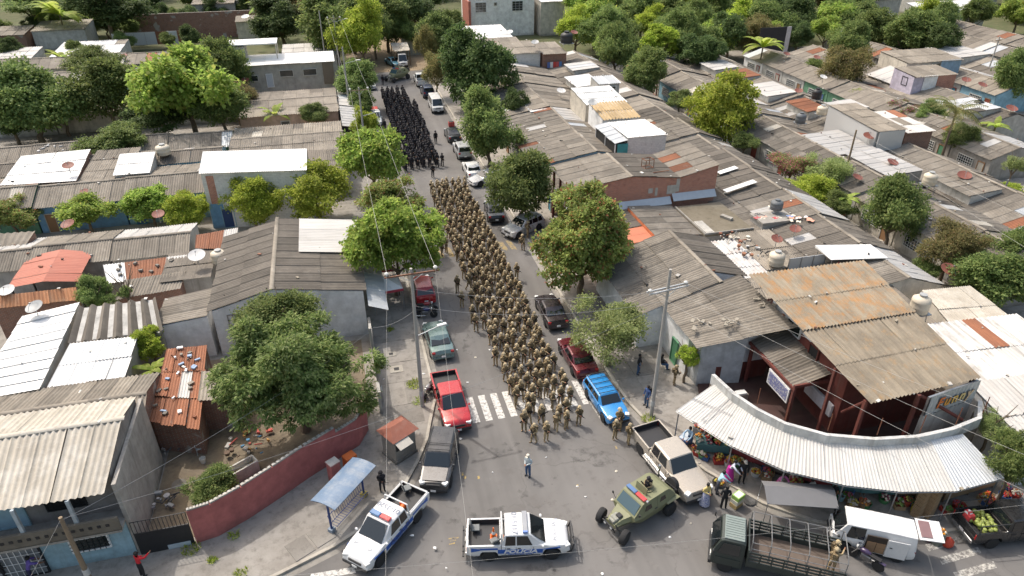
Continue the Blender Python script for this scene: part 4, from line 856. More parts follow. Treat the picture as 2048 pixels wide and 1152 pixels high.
# house with balcony at the lower left corner
y0 = 28.0
bl = house('balcony_house', 'two storey pale blue house with cream roof and stained balcony at the lower left corner', [
    (V3(-23.5, 27.6, 5.1), V3(-12.95, 27.6, 5.1), V3(-12.75, 31.7, 6.2), V3(-24, 31.7, 6.2), CREAM, {'ridge': True, 'alt': 0, 'pitch': .27, 'amp': .058, 'oe': 1.2, 'sl': 3.2}),
    (V3(-12.9, 34.9, 5.1), V3(-24, 34.9, 5.1), V3(-24, 31.7, 6.205), V3(-12.75, 31.7, 6.205), CREAM, {'alt': 0, 'pitch': .33, 'amp': .05})], plaster((.3, .265, .24), .75))
o_ = ORG(bl)
MB().box(V3(-18.1, 28.45, 1.35) - o_, (10.5, .7, 2.6)).build('ground_floor_wall', plaster((.30, .45, .52), .35), bl)
MB().box(V3(-18.1, 28.1, 2.72) - o_, (10.6, 1.5, .18)).build('balcony_floor', CONC, bl)
MB().box(V3(-18.1, 27.42, 3.2) - o_, (10.6, .14, .85)).build('balcony_parapet', plaster((.16, .14, .11), .7), bl)
mb = MB()
for k in range(26): mb.box(V3(-22.8 + k * .38, 27.34, 3.25) - o_, (.16, .03, .16))
mb.build('balcony_openings', DARK, bl)
for x_ in (-21, -16.9, -14.6): MB().box(V3(x_, 27.55, 4.1) - o_, (.16, .16, 2.0)).build('post', plaster((.4, .45, .48), .3), bl)
opening(bl, (-18.6, 28.78, 2.85), (1, 0, 0), (0, -1, 0), 1.5, 1.9, 'door', plaster((.3, .45, .52), .2), paint((.35, .5, .58), .6))
opening(bl, (-16.2, 28.78, 3.5), (1, 0, 0), (0, -1, 0), 1.8, 1.1, 'window', DARK, DARK, 6, DARK)
opening(bl, (-20.8, 28.78, 3.5), (1, 0, 0), (0, -1, 0), 1.5, 1.1, 'window', DARK, DARK, 6, DARK)
opening(bl, (-15.6, 28.08, 1.1), (1, 0, 0), (0, -1, 0), 1.8, .95, 'window', WHITEP, GLASS, 7, DARK)
opening(bl, (-20.2, 28.08, .12), (1, 0, 0), (0, -1, 0), 3.3, 2.1, 'gate', DARK, paint((.2, .21, .22), .6), 12, WHITEP)
MB().box(V3(-12.72, 31.4, 2.6) - o_, (.2, 6.6, 5.0)).build('side_wall', plaster((.42, .39, .35), .55), bl)
# rows behind it
house('row_house', 'long grey corrugated roof house behind the cream roofed corner house', [
    (V3(-12.95, 40.0, 3.0), V3(-25, 40.0, 3.0), V3(-25, 36.6, 4.05), V3(-12.95, 36.6, 4.05), CEM_B, {'ridge': True, 'alt': 0, 'pitch': .26, 'amp': .055}),
    (V3(-25, 34.95, 3.5), V3(-12.95, 34.95, 3.5), V3(-12.95, 36.6, 4.06), V3(-25, 36.6, 4.06), CEM_B, {'alt': 0, 'pitch': .26, 'amp': .055})], BRICK_D)
q = Q((-60, 803, 3.2), (80, 778, 3.2), (160, 604, 3.9), (45, 632, 3.9))
house('white_roof_house', 'long white corrugated roof with a grey satellite dish at the left edge', [tuple(q) + (WHITE, {'alt': 0, 'pitch': .3, 'sw': 20, 'sl': .95, 'amp': .012})], CWALL)
q = Q((95, 776, 2.9), (250, 754, 2.9), (277, 672, 3.4), (140, 687, 3.4))
house('white_roof_house', 'low white sheet roof beside the round green shrub', [tuple(q) + (WHITE, {'alt': 0})], CONC)
q = Q((138, 690, 3.1), (328, 664, 3.1), (312, 597, 3.9), (160, 615, 3.9))
house('deep_wave_house', 'small house with deep folded grey cement roof channels', [tuple(q) + (CEM_D, {'alt': 0, 'pitch': 1.05, 'amp': .2, 'sw': 1.05, 'sl': 9, 'segs': 6})], GWALL)
q = Q((-20, 618, 2.9), (160, 600, 2.9), (153, 574, 3.6), (-20, 593, 3.6))
tl = house('tiled_house', 'house with terracotta clay tile roof at the left edge', [tuple(q) + (TILE, {'alt': 0, 'pitch': .24, 'amp': .05, 'sl': 1.0, 'sw': 1.0})], BRICK_D)
a = Q((15, 578, 3.2), (85, 565, 3.2), (120, 500, 3.9), (57, 515, 3.5))
b_ = Q((85, 565, 3.6), (156, 566, 3.1), (186, 505, 3.3), (120, 500, 3.9))
house('red_roof_house', 'open shed with bright red folded metal roof', [
    tuple(Q((14, 578, 3.1), (57, 515, 3.3), (121, 499, 3.9), (86, 563, 3.9))) + (REDM, {'alt': 0, 'nowall': True, 'ridge': False, 'pitch': .25, 'amp': .02}),
    tuple(Q((186, 505, 3.3), (156, 564, 3.2), (86, 563, 3.904), (121, 499, 3.904))) + (REDM, {'alt': 0, 'nowall': True, 'pitch': .25, 'amp': .02})], DARK, walls=False)
rs = bpy.data.objects['red_roof_house']; o_ = ORG(rs)
for p in Q((22, 575, 3.0), (152, 562, 3.0), (60, 517, 3.0), (182, 507, 3.0)): MB().box(V3(p.x, p.y, 1.5) - o_, (.12, .12, 3.0)).build('post', DARK, rs)
c = G(90, 545, 2.6); MB().box(V3(c.x, c.y + 1.2, 1.3) - o_, (4.6, .15, 2.6)).build('back_wall', BRICK_D, rs)
# long row with ridge
terrace('from the left, in the long row before the passage', 'x', -38, -13.5, 6.1, 57.0, 59.3, 63.0, 2.85, 3.7, 2.8, mats=(CEM, CEM_B), seed=21)
house('row_house', 'grey roofed house left of the red metal roof', [tuple(Q((-40, 535, 3.0), (28, 532, 3.0), (72, 462, 3.8), (-40, 470, 3.8))) + (CEM_B, {'alt': 0, 'pitch': .3})], BRICK_D)
pq = Q((215, 568, 2.7), (365, 548, 2.7), (375, 509, 3.15), (205, 530, 3.15))
pat = house('patchwork_house', 'shed roofed with white, rust red and green metal sheets held by stones', [tuple(pq) + (WHITE, {'alt': 0, 'sw': 1.5})], GWALL)
for i, ch in enumerate([c for c in pat.children if c.name.startswith('roof_sheet')]):
    ch.data.materials[0] = [WHITE, RUST, RUST, WHITE_D, GREENS, WHITE][min(5, i)]
for k in range(9):
    p = bil(*pq, hr.uniform(.1, .95), hr.uniform(.2, .95)); tag(MB().box((0, 0, .08), (.3, .2, .16), hr.uniform(0, 3)).build('roof_stone', CONC, None, p + V3(0, 0, .06)), 'small grey stone weighing down the patchwork metal roof', 'stone', 'stones on the patchwork roof')
house('row_house', 'short grey corrugated roof in front of the patchwork shed', [tuple(Q((232, 600, 2.7), (362, 578, 2.7), (372, 541, 3.1), (250, 560, 3.1))) + (CEM_B, {'alt': 0})], BRICK_D)
q = Q((390, 497, 3.2), (470, 500, 3.2), (477, 455, 3.5), (392, 470, 3.5))
rw = house('rust_roof_house', 'small roof half rust and half white sheets beside the cream tank', [tuple(q) + (RUST, {'alt': 0, 'sw': 1.3})], GWALL)
for i, ch in enumerate([c for c in rw.children if c.name.startswith('roof_sheet')]):
    if i >= 2: ch.data.materials[0] = WHITE_D
tc_ = G(420, 525, 0); MB().box((0, 0, 0), (4, 3, 3.0))
block('flat_roof_house', 'flat grey roof holding the round cream water tank', tc_.x - 2.2, tc_.x + 1.6, 52.2, 57.0, 3.1, CEM_D, CONC, dz=.1, alt=0, amp=.01)
# white walled house by the street
wh = house('white_house', 'white walled two slope house with grey ribbed roof beside the street trees', [
    (V3(.45, 45.4, 3.95), V3(.45, 57.6, 3.95), V3(-6.1, 57.6, 5.0), V3(-6.1, 45.4, 5.0), CEM_D, {'alt': 0, 'pitch': .24, 'sw': 1.2, 'sl': 3.4, 'oe': .25, 'ridge': True}),
    (V3(-10.6, 57.2, 3.9), V3(-10.6, 45.2, 3.9), V3(-6.1, 45.4, 5.004), V3(-6.1, 57.2, 5.004), CEM_D, {'alt': 0, 'pitch': .24, 'sw': 1.2, 'sl': 2.4})], WWALL)
o_ = ORG(wh)
sheets(wh, o_, V3(.45, 51.2, 4.1), V3(.45, 57.5, 4.1), V3(-4.3, 57.5, 4.85), V3(-4.3, 51.2, 4.85), WHITE_D, alt=0, sw=2.2, sl=5, pitch=.3, amp=.02, name='white_sheet')
opening(wh, (-9.4, 45.42, 1.7), (1, 0, 0), (0, -1, 0), 3.0, 1.75, 'window', STEEL, paint((.1, .2, .16), .4), 8, DARK)
sheets(wh, o_, V3(1.85, 44.2, 2.75), V3(1.85, 50.8, 2.75), V3(.45, 50.8, 3.35), V3(.45, 44.2, 3.35), ZINC, alt=0, pitch=.2, amp=.02, name='awning_sheet')
an = house('annex', 'small annex with horizontal ribbed roof at the left end of the white wall', [(V3(-14.2, 49.2, 3.1), V3(-14.2, 45.5, 3.1), V3(-10.7, 45.3, 3.55), V3(-10.7, 49.3, 3.55), CEM_B, {'alt': 0, 'pitch': .25})], WWALL)
# shack in the yard
q1 = Q((297, 845, 2.6), (398, 858, 2.5), (414, 690, 3.1), (333, 698, 3.1))
sh_ = house('rusty_shack', 'low shack roofed with rusty patched metal sheets in the walled yard', [tuple(q1) + (RUST, {'alt': .16, 'pitch': .2, 'sw': .9, 'sl': 2.0, 'jit': .05, 'altmat': WHITE_D})], BRICK_D)
q2 = Q((396, 802, 2.7), (440, 800, 2.7), (455, 745, 3.0), (402, 745, 3.0))
house('rusty_shack', 'narrow grey corrugated lean-to between the rusty shack and the big tree', [tuple(Q((396, 802, 2.75), (470, 800, 2.6), (480, 745, 2.9), (404, 742, 3.1))) + (CEM_B, {'alt': 0})], BRICK_D)
for k in range(26):
    p = bil(*q1, hr.uniform(.05, .98), hr.uniform(.02, .98)); s = hr.uniform(.12, .4)
    tag(MB().box((0, 0, .06), (s, s * hr.uniform(.3, .9), .1), hr.uniform(0, 3)).build('roof_scrap', hr.choice([WHITEP, CONC, RUSTM, CEM_B, paint((.25, .35, .5), .6)]), None, p + V3(0, 0, .08)), 'small scrap lying on the rusty shack roof', 'scrap', 'scraps on the rusty roof')
# row across the passage: coloured fronts
terrace('from the left, in the row with coloured fronts', 'x', -45, -13.6, 7.6, 70.4, 73.4, 78.5, 2.8, 3.9, 3.0, mats=(CEM, CEM_B), facade=(1,), seed=33)
MB_ = [o for o in bpy.data.objects if o.name.startswith('row_house') and 'coloured fronts' in o.get('label', '')]
for o, m_ in zip(MB_, (CWALL, GREENW, BLUEW2, BLUEW)):
    for ch in o.children:
        if ch.name.startswith('wall'): ch.data.materials[0] = m_
house('white_roof_house', 'large bright white roof with red dish at the far left', [tuple(Q((0, 372, 4.0), (153, 362, 4.0), (182, 298, 4.5), (42, 312, 4.5))) + (WHITE, {'alt': 0, 'amp': .012})], BRICK_D)
house('white_roof_house', 'smaller white roof between grey roofs left of centre', [tuple(Q((226, 352, 4.1), (300, 346, 4.1), (311, 303, 4.4), (240, 308, 4.4))) + (WHITE, {'alt': 0, 'amp': .012})], GWALL)
block('row_house', 'grey roof between the two far left white roofs', -26, -21.5, 74, 82.5, 4.2, CEM, GWALL, dz=.5, alt=0)
wb = house('white_roof_house', 'two storey house with broad white roof and brick front panel', [tuple(Q((398, 348, 5.9), (614, 341, 5.9), (614, 297, 6.4), (406, 303, 6.4))) + (WHITE, {'alt': 0, 'sw': 3.3, 'sl': 7, 'amp': .02, 'ot': .1})], BLOCKW)
o_ = ORG(wb)
MB().box(V3(-11.4, 67.82, 4.1) - o_, (3.0, .14, 2.9)).build('brick_panel', BRICK, wb)
MB().box(V3(-8.4, 67.8, 1.4) - o_, (9.6, .2, 2.6)).build('ground_floor_front', BLUEW2, wb)
opening(wb, (-12.2, 67.66, .12), (1, 0, 0), (0, -1, 0), 1.2, 2.1, 'door', BLUEW, paint((.02, .05, .15), .5))
opening(wb, (-8.4, 67.74, 3.6), (1, 0, 0), (0, -1, 0), 2.2, 1.3, 'window', WHITEP, DARK, 5)
house('row_house', 'low brown grey roof between the white roofed house and the street trees', [tuple(Q((618, 345, 3.0), (700, 340, 3.0), (690, 298, 3.6), (614, 300, 3.6))) + (CEM_D, {'alt': 0})], GWALL)
house('row_house', 'pale panelled flat roof beside the street trees', [tuple(Q((592, 305, 3.4), (695, 300, 3.4), (690, 266, 3.8), (592, 270, 3.8))) + (CEM_B, {'alt': 0, 'amp': .015})], CWALL)
terrace('from the left, in the row below the big trees', 'x', -48, -12.4, 6.8, 84.5, 87.2, 90.0, 2.8, 3.9, 2.9, mats=(CEM, CEM_B), seed=35)
terrace('from the left, in the row behind the white roofs', 'x', -46, -13, 6.8, 79, 81.5, 84.4, 3.2, 3.9, 3.0, mats=(CEM, CEM_D), seed=36)
house('row_house', 'wide grey roof reaching the street below the peach house', [tuple(rect(-12.3, .3, 78.6, 83.6, (3.4, 3.9), 'n')) + (CEM, {'alt': 0, 'ridge': True, 'ot': 0}), tuple(rect(-12.3, .3, 83.6, 89.2, (3.4, 3.904), 's')) + (CEM_B, {'alt': .05})], CWALL)
# beyond the big trees
ph = house('peach_house', 'peach walled house with pale grey patched roof near the street', [tuple(rect(-12.5, .2, 95.2, 100.5, (2.9, 3.6), 'n')) + (CEM_B, {'alt': .05, 'ridge': True}), tuple(rect(-12.5, .2, 100.5, 107, (3.0, 3.604), 's')) + (CEM, {})], PEACH)
opening(ph, (-7.4, 95.48, 1.2), (1, 0, 0), (0, -1, 0), 1.2, .9)
terrace('from the left, in the row hidden by big trees', 'x', -60, -13, 7.5, 103, 106, 110, 2.8, 3.9, 2.9, mats=(CEM, CEM_B, CEM_B), seed=37)
terrace('from the left, in the row above the big trees', 'x', -70, -15, 8, 118, 122, 127, 2.8, 3.9, 2.9, mats=(CEM, CEM_B, WHITE_D), seed=38)
terrace('from the left, in the far row behind the grey house', 'x', -66, -17, 8.2, 131, 134.5, 139, 2.8, 3.9, 2.9, mats=(CEM, CEM_B, WHITE_D), seed=39)
gh = house('grey_house', 'two storey grey house with long white roof and blue grey windows', [tuple(rect(-14.5, .6, 111, 117, (5.9, 6.2), 'n')) + (WHITE, {'alt': 0, 'sw': 3, 'sl': 6, 'amp': .02, 'ot': .1})], plaster((.4, .39, .35), .35))
for x_ in (-7.6, -4.2): opening(gh, (x_, 111.28, 4.0), (1, 0, 0), (0, -1, 0), 2.0, 1.0)
opening(gh, (-12.2, 111.28, 3.6), (1, 0, 0), (0, -1, 0), 1.5, .9); opening(gh, (-9.6, 111.28, 2.6), (1, 0, 0), (0, -1, 0), 1.0, 2.0, 'door', WHITEP, paint((.45, .5, .55), .5))
MB().box(V3(-.5, 111.2, 4.2) - ORG(gh), (1.6, .16, 3.2)).build('wood_panel', paint((.2, .16, .12), .8), gh)
rc = empty('roof_canopy', (-11, 116, 0), 0, 'raised flat white canopy on posts above the long white roof', 'canopy')
MB().box((0, 0, 8.3), (7, 4, .15)).build('roof_sheet', WHITE, rc)
for x_ in (-3.3, 3.3):
    for y_ in (-1.8, 1.8): MB().box((x_, y_, 7.1), (.15, .15, 2.3)).build('post', CWALL, rc)
MB().box((-2.3, 0, 7.0), (2.2, 3.2, 2.0)).build('stair_room', GWALL, rc)
block('shed', 'white roofed shed under the dark trees left of the street end', -8, 1.2, 128, 137, 3.6, WHITE_D, GWALL, dz=.4, alt=0)
# narrow white porch roofs along the street
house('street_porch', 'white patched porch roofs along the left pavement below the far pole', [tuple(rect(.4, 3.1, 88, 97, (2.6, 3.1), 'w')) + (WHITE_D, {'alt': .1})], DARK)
house('street_porch', 'low white porch roof on the pavement beyond the first one', [tuple(rect(.4, 3.0, 97.4, 106, (2.6, 3.1), 'w')) + (WHITE_D, {'alt': .1})], GREENW)
# far left background
for i, (x0, x1, y0_, y1_, h_, wm, rm, lb_) in enumerate(((-75, -66, 150, 160, 5.5, WWALL, WHITE, 'white two storey house at the top left edge'), (-64, -56, 158, 165, 4.2, BRICK_D, CEM, 'house of brick and whitewash left of the banana plant'), (-55.5, -46, 160, 168, 4.4, plaster((.5, .5, .48), .5), CEM_B, 'whitewashed gabled house right of the banana plant'), (-28, -19, 175, 185, 6, BLOCK, CEM_B, 'grey block house behind the long brick wall'), (-19, -2, 178, 190, 6, CWALL, WHITE_D, 'house with pale roof at the top edge behind the brick wall'), (-18, -12, 160.5, 164.5, 4.4, CWALL, CEM_B, 'small cream hut with barred windows before the long brick wall'), (-62, -50, 140, 148, 3.2, GWALL, WHITE_D, 'low white roof at the far left beside the palm'), (-47, -36, 140, 150, 3.4, GWALL, WHITE, 'long white lean-to roof below the whitewashed houses'), (-90, -74, 128, 140, 3.4, GWALL, CEM, 'grey roofed house at the far left edge'))):
    block('far_house', lb_, x0, x1, y0_, y1_, h_, rm, wm, dz=.6, alt=.05)
lw = empty('brick_wall', (-24, 166, 0), 0, 'long old brick boundary wall across the top left', 'wall')
MB().box((0, 0, 2.6), (31, .4, 5.2)).build('wall', BRICK_D, lw)
zf = empty('zinc_fence', (-34, 158, 0), 0, 'fence of bluish zinc sheets before the long brick wall', 'fence')
for k in range(7): MB().box((-6 + k * 2.0, 0, 1.9), (1.95, .08, 2.4)).build('panel', ZINC if k not in (4, 6) else RUST, zf)
# street end
ss = house('street_end_shed', 'ramshackle shed with rusty roof over the white truck at the street end', [tuple(rect(11.2, 14.2, 131, 136, (2.6, 3.1), 'n')) + (CREAM, {'nowall': True})], WOODM, walls=False)
for x_ in (11.3, 14.1):
    for y_ in (131.2, 135.8): MB().box(V3(x_, y_, 1.4) - ORG(ss), (.14, .14, 2.8)).build('post', WOODM, ss)
sw_ = empty('zinc_fence', (18.5, 139, 0), 0, 'grey sheet fence closing the far end of the street', 'fence')
for k in range(5): MB().box((-4 + k * 2.0, 0, 1.6), (1.95, .08, 3.2)).build('panel', paint((.33, .34, .3), .7), sw_)
# pink curved wall round the yard, black gate
PW = [G(395, 1090), G(440, 1075), G(500, 1040), G(560, 1000), G(620, 958), G(680, 920), G(720, 893), G(738, 862)]
pw = empty('pink_wall', PW[3], 0, 'curved dusty pink wall round the yard with the big tree', 'wall'); mb = MB(); o_ = PW[3].copy(); o_.z = 0; mb2 = MB()
H_ = [2.5, 2.5, 2.5, 2.5, 2.5, 2.15, 2.1, 2.1]
PWo = []
for i, p in enumerate(PW):
    a, b = PW[max(0, i - 1)], PW[min(len(PW) - 1, i + 1)]; d = (b - a).normalized(); n = V3(-d.y, d.x, 0); PWo.append((p, p + n * .16))
for i in range(len(PW) - 1):
    (a, ai), (b, bi) = PWo[i], PWo[i + 1]; h0, h1 = H_[i], H_[i + 1] if H_[i + 1] == H_[i] or i != 4 else H_[i]
    mb.prism([V3(a.x, a.y, h0) - o_, V3(b.x, b.y, h1) - o_, V3(bi.x, bi.y, h1) - o_, V3(ai.x, ai.y, h0) - o_], 0)
    mid = (a + ai + b + bi) / 4; d = b - a
    mb2.box(V3(mid.x, mid.y, (h0 + h1) / 2 + .045) - o_, (d.length * .96, .13, .08), math.atan2(d.y, d.x))
    for t in range(7):
        c = a.lerp(b, (t + .5) / 7) - o_; c2 = ai.lerp(bi, (t + .5) / 7) - o_
        MB().box(V3((c.x + c2.x) / 2, (c.y + c2.y) / 2, h0 + (h1 - h0) * (t + .5) / 7 + .1), (d.length / 7 * .62, .15, .04), math.atan2(d.y, d.x)).build('coping_block', CONC_L, pw)
mb.build('wall', PINKW, pw); mb2.build('coping', CONC, pw)
ga, gb = G(285, 1112), G(392, 1090); d = (gb - ga).normalized()
gt = empty('yard_gate', ga, math.atan2(d.y, d.x), 'black sheet metal gate with bars on top at the end of the pink wall', 'gate'); L = (gb - ga).length
MB().box((L / 2, 0, .85), (L, .06, 1.6)).build('gate_panel', DARK, gt)
for k in range(15): MB().tube((k * L / 14, 0, 1.65), (k * L / 14, 0, 2.5), .018, n=5).build('bar', BLACKM, gt)
MB().tube((0, 0, 2.48), (L, 0, 2.48), .025, n=5).build('rail', BLACKM, gt)
MB().box((L * .72, -.05, .3), (1.1, .03, .3)).build('number_patch', paint((.4, .46, .5), .7), gt)
yard = sheet('yard_floor', [(-12.6, 28.6), (-9.9, 28.5), (-7.2, 30), (-4.6, 31.6), (-1.2, 34.2), (-.4, 36), (-.4, 44.8), (-12.4, 44.8)], .15, pavement('damp_earth', (.16, .125, .085), (.25, .205, .145), (.08, .065, .05)))
ywl = empty('yard_wall', (.35, 40.5, 0), 0, 'low pale wall along the pavement beside the big tree', 'wall'); MB().box((0, 0, .95), (.2, 9.0, 1.9)).build('wall', CONC_L, ywl)
# ================================================================ trees and plants
def bigmesh(name, V, F, mats, fm=None, smooth=False):
    """V (n,3) array, F (m,4) quads or (m,3) tris"""
    me = bpy.data.meshes.new(name); n = len(V); m, k = F.shape
    me.vertices.add(n); me.vertices.foreach_set('co', V.astype(np.float32).ravel())
    me.loops.add(m * k); me.loops.foreach_set('vertex_index', F.astype(np.int32).ravel())
    me.polygons.add(m); me.polygons.foreach_set('loop_start', np.arange(0, m * k, k, dtype=np.int32)); me.polygons.foreach_set('loop_total', np.full(m, k, dtype=np.int32))
    for t in mats: me.materials.append(t)
    if fm is not None: me.polygons.foreach_set('material_index', fm.astype(np.int32))
    me.update(calc_edges=True); return me
def leaves(C, D, Lg, Wd, rg, fold=.25, O=None):
    """one folded four-cornered leaf per row: base C, direction D"""
    n = len(C); r = rg.normal(size=(n, 3))
    if O is not None: r = O * 1.0 + np.array([-.12, .18, .75]) + r * .42
    S = np.cross(D, r); S /= np.linalg.norm(S, axis=1)[:, None] + 1e-9
    Nn = np.cross(S, D); Lg = Lg[:, None]; Wd = Wd[:, None]
    b = C; Nn = np.where((Nn[:, 2:3] < 0), -Nn, Nn); t = C + D * Lg - Nn * Lg * .12; l = C + D * Lg * .5 + S * Wd + Nn * Wd * fold; r_ = C + D * Lg * .5 - S * Wd + Nn * Wd * fold
    V = np.stack([b, l, t, r_], 1).reshape(-1, 3); F = np.arange(4 * n).reshape(n, 4); return V, F
def crown(name, seed, mat, rx=3.0, ry=3.0, rz=2.3, lobes=14, clumps=330, per=34, leaf=(.3, .07), droop=.25, spread=.42, lobe_r=(.2, .38), dense=1.0):
    """leaves in tufts on the outside of many uneven boughs, with gaps between them"""
    rg = np.random.default_rng(seed); lobes = int(lobes * 1.35); LC = []
    for i in range(lobes):
        while True:
            p = rg.normal(size=3); p /= np.linalg.norm(p)
            if p[2] > -.55: break
        lr = rg.uniform(*lobe_r); q = p * rg.uniform(.35, 1.02 - lr * .5)
        if p[2] < 0: q[2] *= .75
        LC.append((q, lr))
    for i in range(4): LC.append((rg.normal(size=3) * .18, .42))
    w = np.array([r ** 1.7 for _, r in LC]); w /= w.sum(); clumps = int(clumps * 1.5)
    idx = rg.choice(len(LC), clumps, p=w)
    cen = np.array([LC[i][0] for i in idx]); rad = np.array([LC[i][1] for i in idx])
    d = rg.normal(size=(clumps, 3)) + cen * 1.1; d[:, 2] += .35; d /= np.linalg.norm(d, axis=1)[:, None]
    P = cen + d * rad[:, None] * rg.uniform(.6, 1.12, clumps)[:, None]
    sc = np.array([rx, ry, rz]); P = P * sc; d = d * sc; d /= np.linalg.norm(d, axis=1)[:, None]
    n = clumps * per; C = np.repeat(P, per, 0); O = np.repeat(d, per, 0)
    jit = rg.normal(size=(n, 3)) * spread * .62 * (rx + ry) / 6; jit[:, 2] *= .55
    C = C + jit
    D = O * .6 + jit / (spread + 1e-6) * .4 + rg.normal(size=(n, 3)) * .4; D[:, 2] -= droop
    D /= np.linalg.norm(D, axis=1)[:, None]
    V, F = leaves(C, D, rg.uniform(.6, 1.25, n) * leaf[0] * .86, rg.uniform(.7, 1.25, n) * leaf[1] * 1.12, rg, O=O)
    return bigmesh(name, V, F, [mat])
BARK = paint((.17, .13, .09), .95, 0, .35, 6, bmp=.5); BARK_L = paint((.3, .26, .2), .95, 0, .3, 6, bmp=.4)
def trunk_mesh(seed, h=3.0, r=.16, spread=1.6, n=6, top=2.0):
    r_ = random.Random(seed); mb = MB()
    pts = [V3(0, 0, -.1)]
    for k in range(1, 5): pts.append(V3(r_.uniform(-.08, .08) * k, r_.uniform(-.08, .08) * k, h * k / 4))
    for k in range(4): mb.tube(pts[k], pts[k + 1], r * (1.15 - .12 * k), r * (1.15 - .12 * (k + 1)), 8)
    for k in range(n):
        a = math.tau * (k + r_.uniform(-.3, .3)) / n; b0 = pts[3 if k % 2 else 4]
        m1 = b0 + V3(math.cos(a) * spread * .45, math.sin(a) * spread * .45, top * .45); m2 = m1 + V3(math.cos(a + .4) * spread * .55, math.sin(a + .4) * spread * .55, top * .5)
        mb.tube(b0, m1, r * .55, r * .38, 6); mb.tube(m1, m2, r * .38, r * .16, 5); m3 = m1 + V3(math.cos(a - .7) * spread * .5, math.sin(a - .7) * spread * .5, top * .35); mb.tube(m1, m3, r * .3, r * .12, 5)
    return mb.mesh('trunk', BARK, smooth=True)
G_MANGO = leafmat('mango_leaf', [(.055, .12, .024), (.09, .175, .035), (.13, .225, .055), (.17, .27, .08)], .3)
G_ALM = leafmat('almond_leaf', [(.11, .24, .03), (.16, .31, .045), (.21, .37, .06), (.13, .26, .045), (.2, .28, .05)], .4)
G_ALMR = leafmat('almond_leaf_red', [(.1, .2, .04), (.15, .27, .05), (.19, .31, .07), (.13, .23, .05), (.17, .29, .06), (.14, .24, .05), (.24, .12, .05)], .38)
G_MID = leafmat('mid_leaf', [(.062, .132, .028), (.101, .194, .043), (.147, .240, .054)], .3)
G_DK = leafmat('dark_leaf', [(.034, .078, .019), (.054, .116, .026), (.085, .155, .039)], .25)
G_PALE = leafmat('pale_leaf', [(.12, .22, .05), (.17, .29, .08), (.21, .33, .1)], .35)
G_LIME = leafmat('lime_leaf', [(.124, .248, .023), (.186, .326, .031), (.264, .403, .054)], .35)
G_OLIVE = leafmat('olive_leaf', [(.075, .11, .03), (.11, .15, .04), (.14, .18, .05), (.15, .15, .05)], .3)
G_PALM = leafmat('palm_leaf', [(.078, .139, .031), (.139, .202, .054), (.202, .248, .078)], .3)
G_BANANA = leafmat('banana_leaf', [(.139, .264, .031), (.186, .341, .046), (.248, .388, .078)], .4)
G_FLOWER = leafmat('flower_leaf', [(.08, .16, .03), (.12, .2, .04), (.1, .18, .035), (.3, .07, .14), (.1, .18, .03)], .3)
PROTO = {
    'mango': [crown('crown', 1, G_MANGO, 3, 3, 2.4, 18, 520, 34, (.34, .05), .5, .34), crown('crown', 2, G_MANGO, 3, 3, 2.4, 16, 480, 34, (.34, .05), .5, .34)],
    'almond': [crown('crown', 3, G_ALM, 3, 3, 2.2, 15, 420, 22, (.3, .1), .1, .38), crown('crown', 4, G_ALM, 3, 3, 2.2, 13, 400, 22, (.3, .1), .1, .38)],
    'red': [crown('crown', 5, G_ALMR, 3, 3, 2.4, 16, 460, 24, (.26, .085), .15, .36)],
    'mid': [crown('crown', 6, G_MID, 3, 3, 2.5, 16, 430, 30, (.24, .07), .2, .36), crown('crown', 7, G_MID, 3, 3, 2.5, 13, 430, 30, (.24, .07), .2, .36), crown('crown', 17, G_MID, 3, 3, 2.5, 20, 430, 30, (.24, .07), .2, .36)],
    'dark': [crown('crown', 8, G_DK, 3, 3, 2.6, 16, 430, 30, (.25, .075), .2, .36), crown('crown', 9, G_DK, 3, 3, 2.6, 14, 430, 30, (.25, .075), .2, .36)],
    'pale': [crown('crown', 10, G_PALE, 3, 3, 2.1, 14, 330, 26, (.2, .06), .1, .4)],
    'lime': [crown('crown', 11, G_LIME, 3, 3, 2.6, 14, 420, 28, (.22, .075), .1, .34), crown('crown', 16, G_LIME, 3, 3, 2.6, 12, 420, 28, (.22, .075), .1, .34)],
    'olive': [crown('crown', 12, G_OLIVE, 3, 3, 2.4, 15, 400, 28, (.22, .06), .2, .38)],
    'round': [crown('crown', 13, G_DK, 3, 3, 3.3, 9, 560, 32, (.26, .075), .2, .3, (.32, .5))],
    'ball': [crown('crown', 14, G_LIME, 3, 3, 2.9, 5, 460, 30, (.3, .09), .1, .26, (.5, .6))],
    'flower': [crown('crown', 15, G_FLOWER, 3, 3, 2.2, 13, 330, 26, (.22, .07), .1, .4)],
}
TRUNKS = [trunk_mesh(k) for k in range(4)]
tr = random.Random(5)
def tree(kind, cx, cy, zc, hw, hh, label, name='tree', group=None, cat='tree', loc=None, trunk=True):
    """crown centre seen at (cx,cy) at height zc; half width and half height in photo pixels"""
    p = G(cx, cy, zc) if loc is None else V3(loc[0], loc[1], zc); s = scale_at(p)
    rx = hw / s; rz = hh / s / .97
    zb = .1
    e = empty(name, (p.x, p.y, zb), tr.uniform(0, 6.28), label, cat, group)
    me = tr.choice(PROTO[kind])
    link('crown', me, None, e, (0, 0, zc - zb), None, (rx / 2.9, rx / 2.9 * tr.uniform(.9, 1.1), rz / 2.3))
    if trunk:
        hb = max(.5, zc - rz * .55)
        link('trunk', tr.choice(TRUNKS), None, e, None, None, (max(.6, rx / 2.6), max(.6, rx / 2.6), hb / 3.0))
    return e
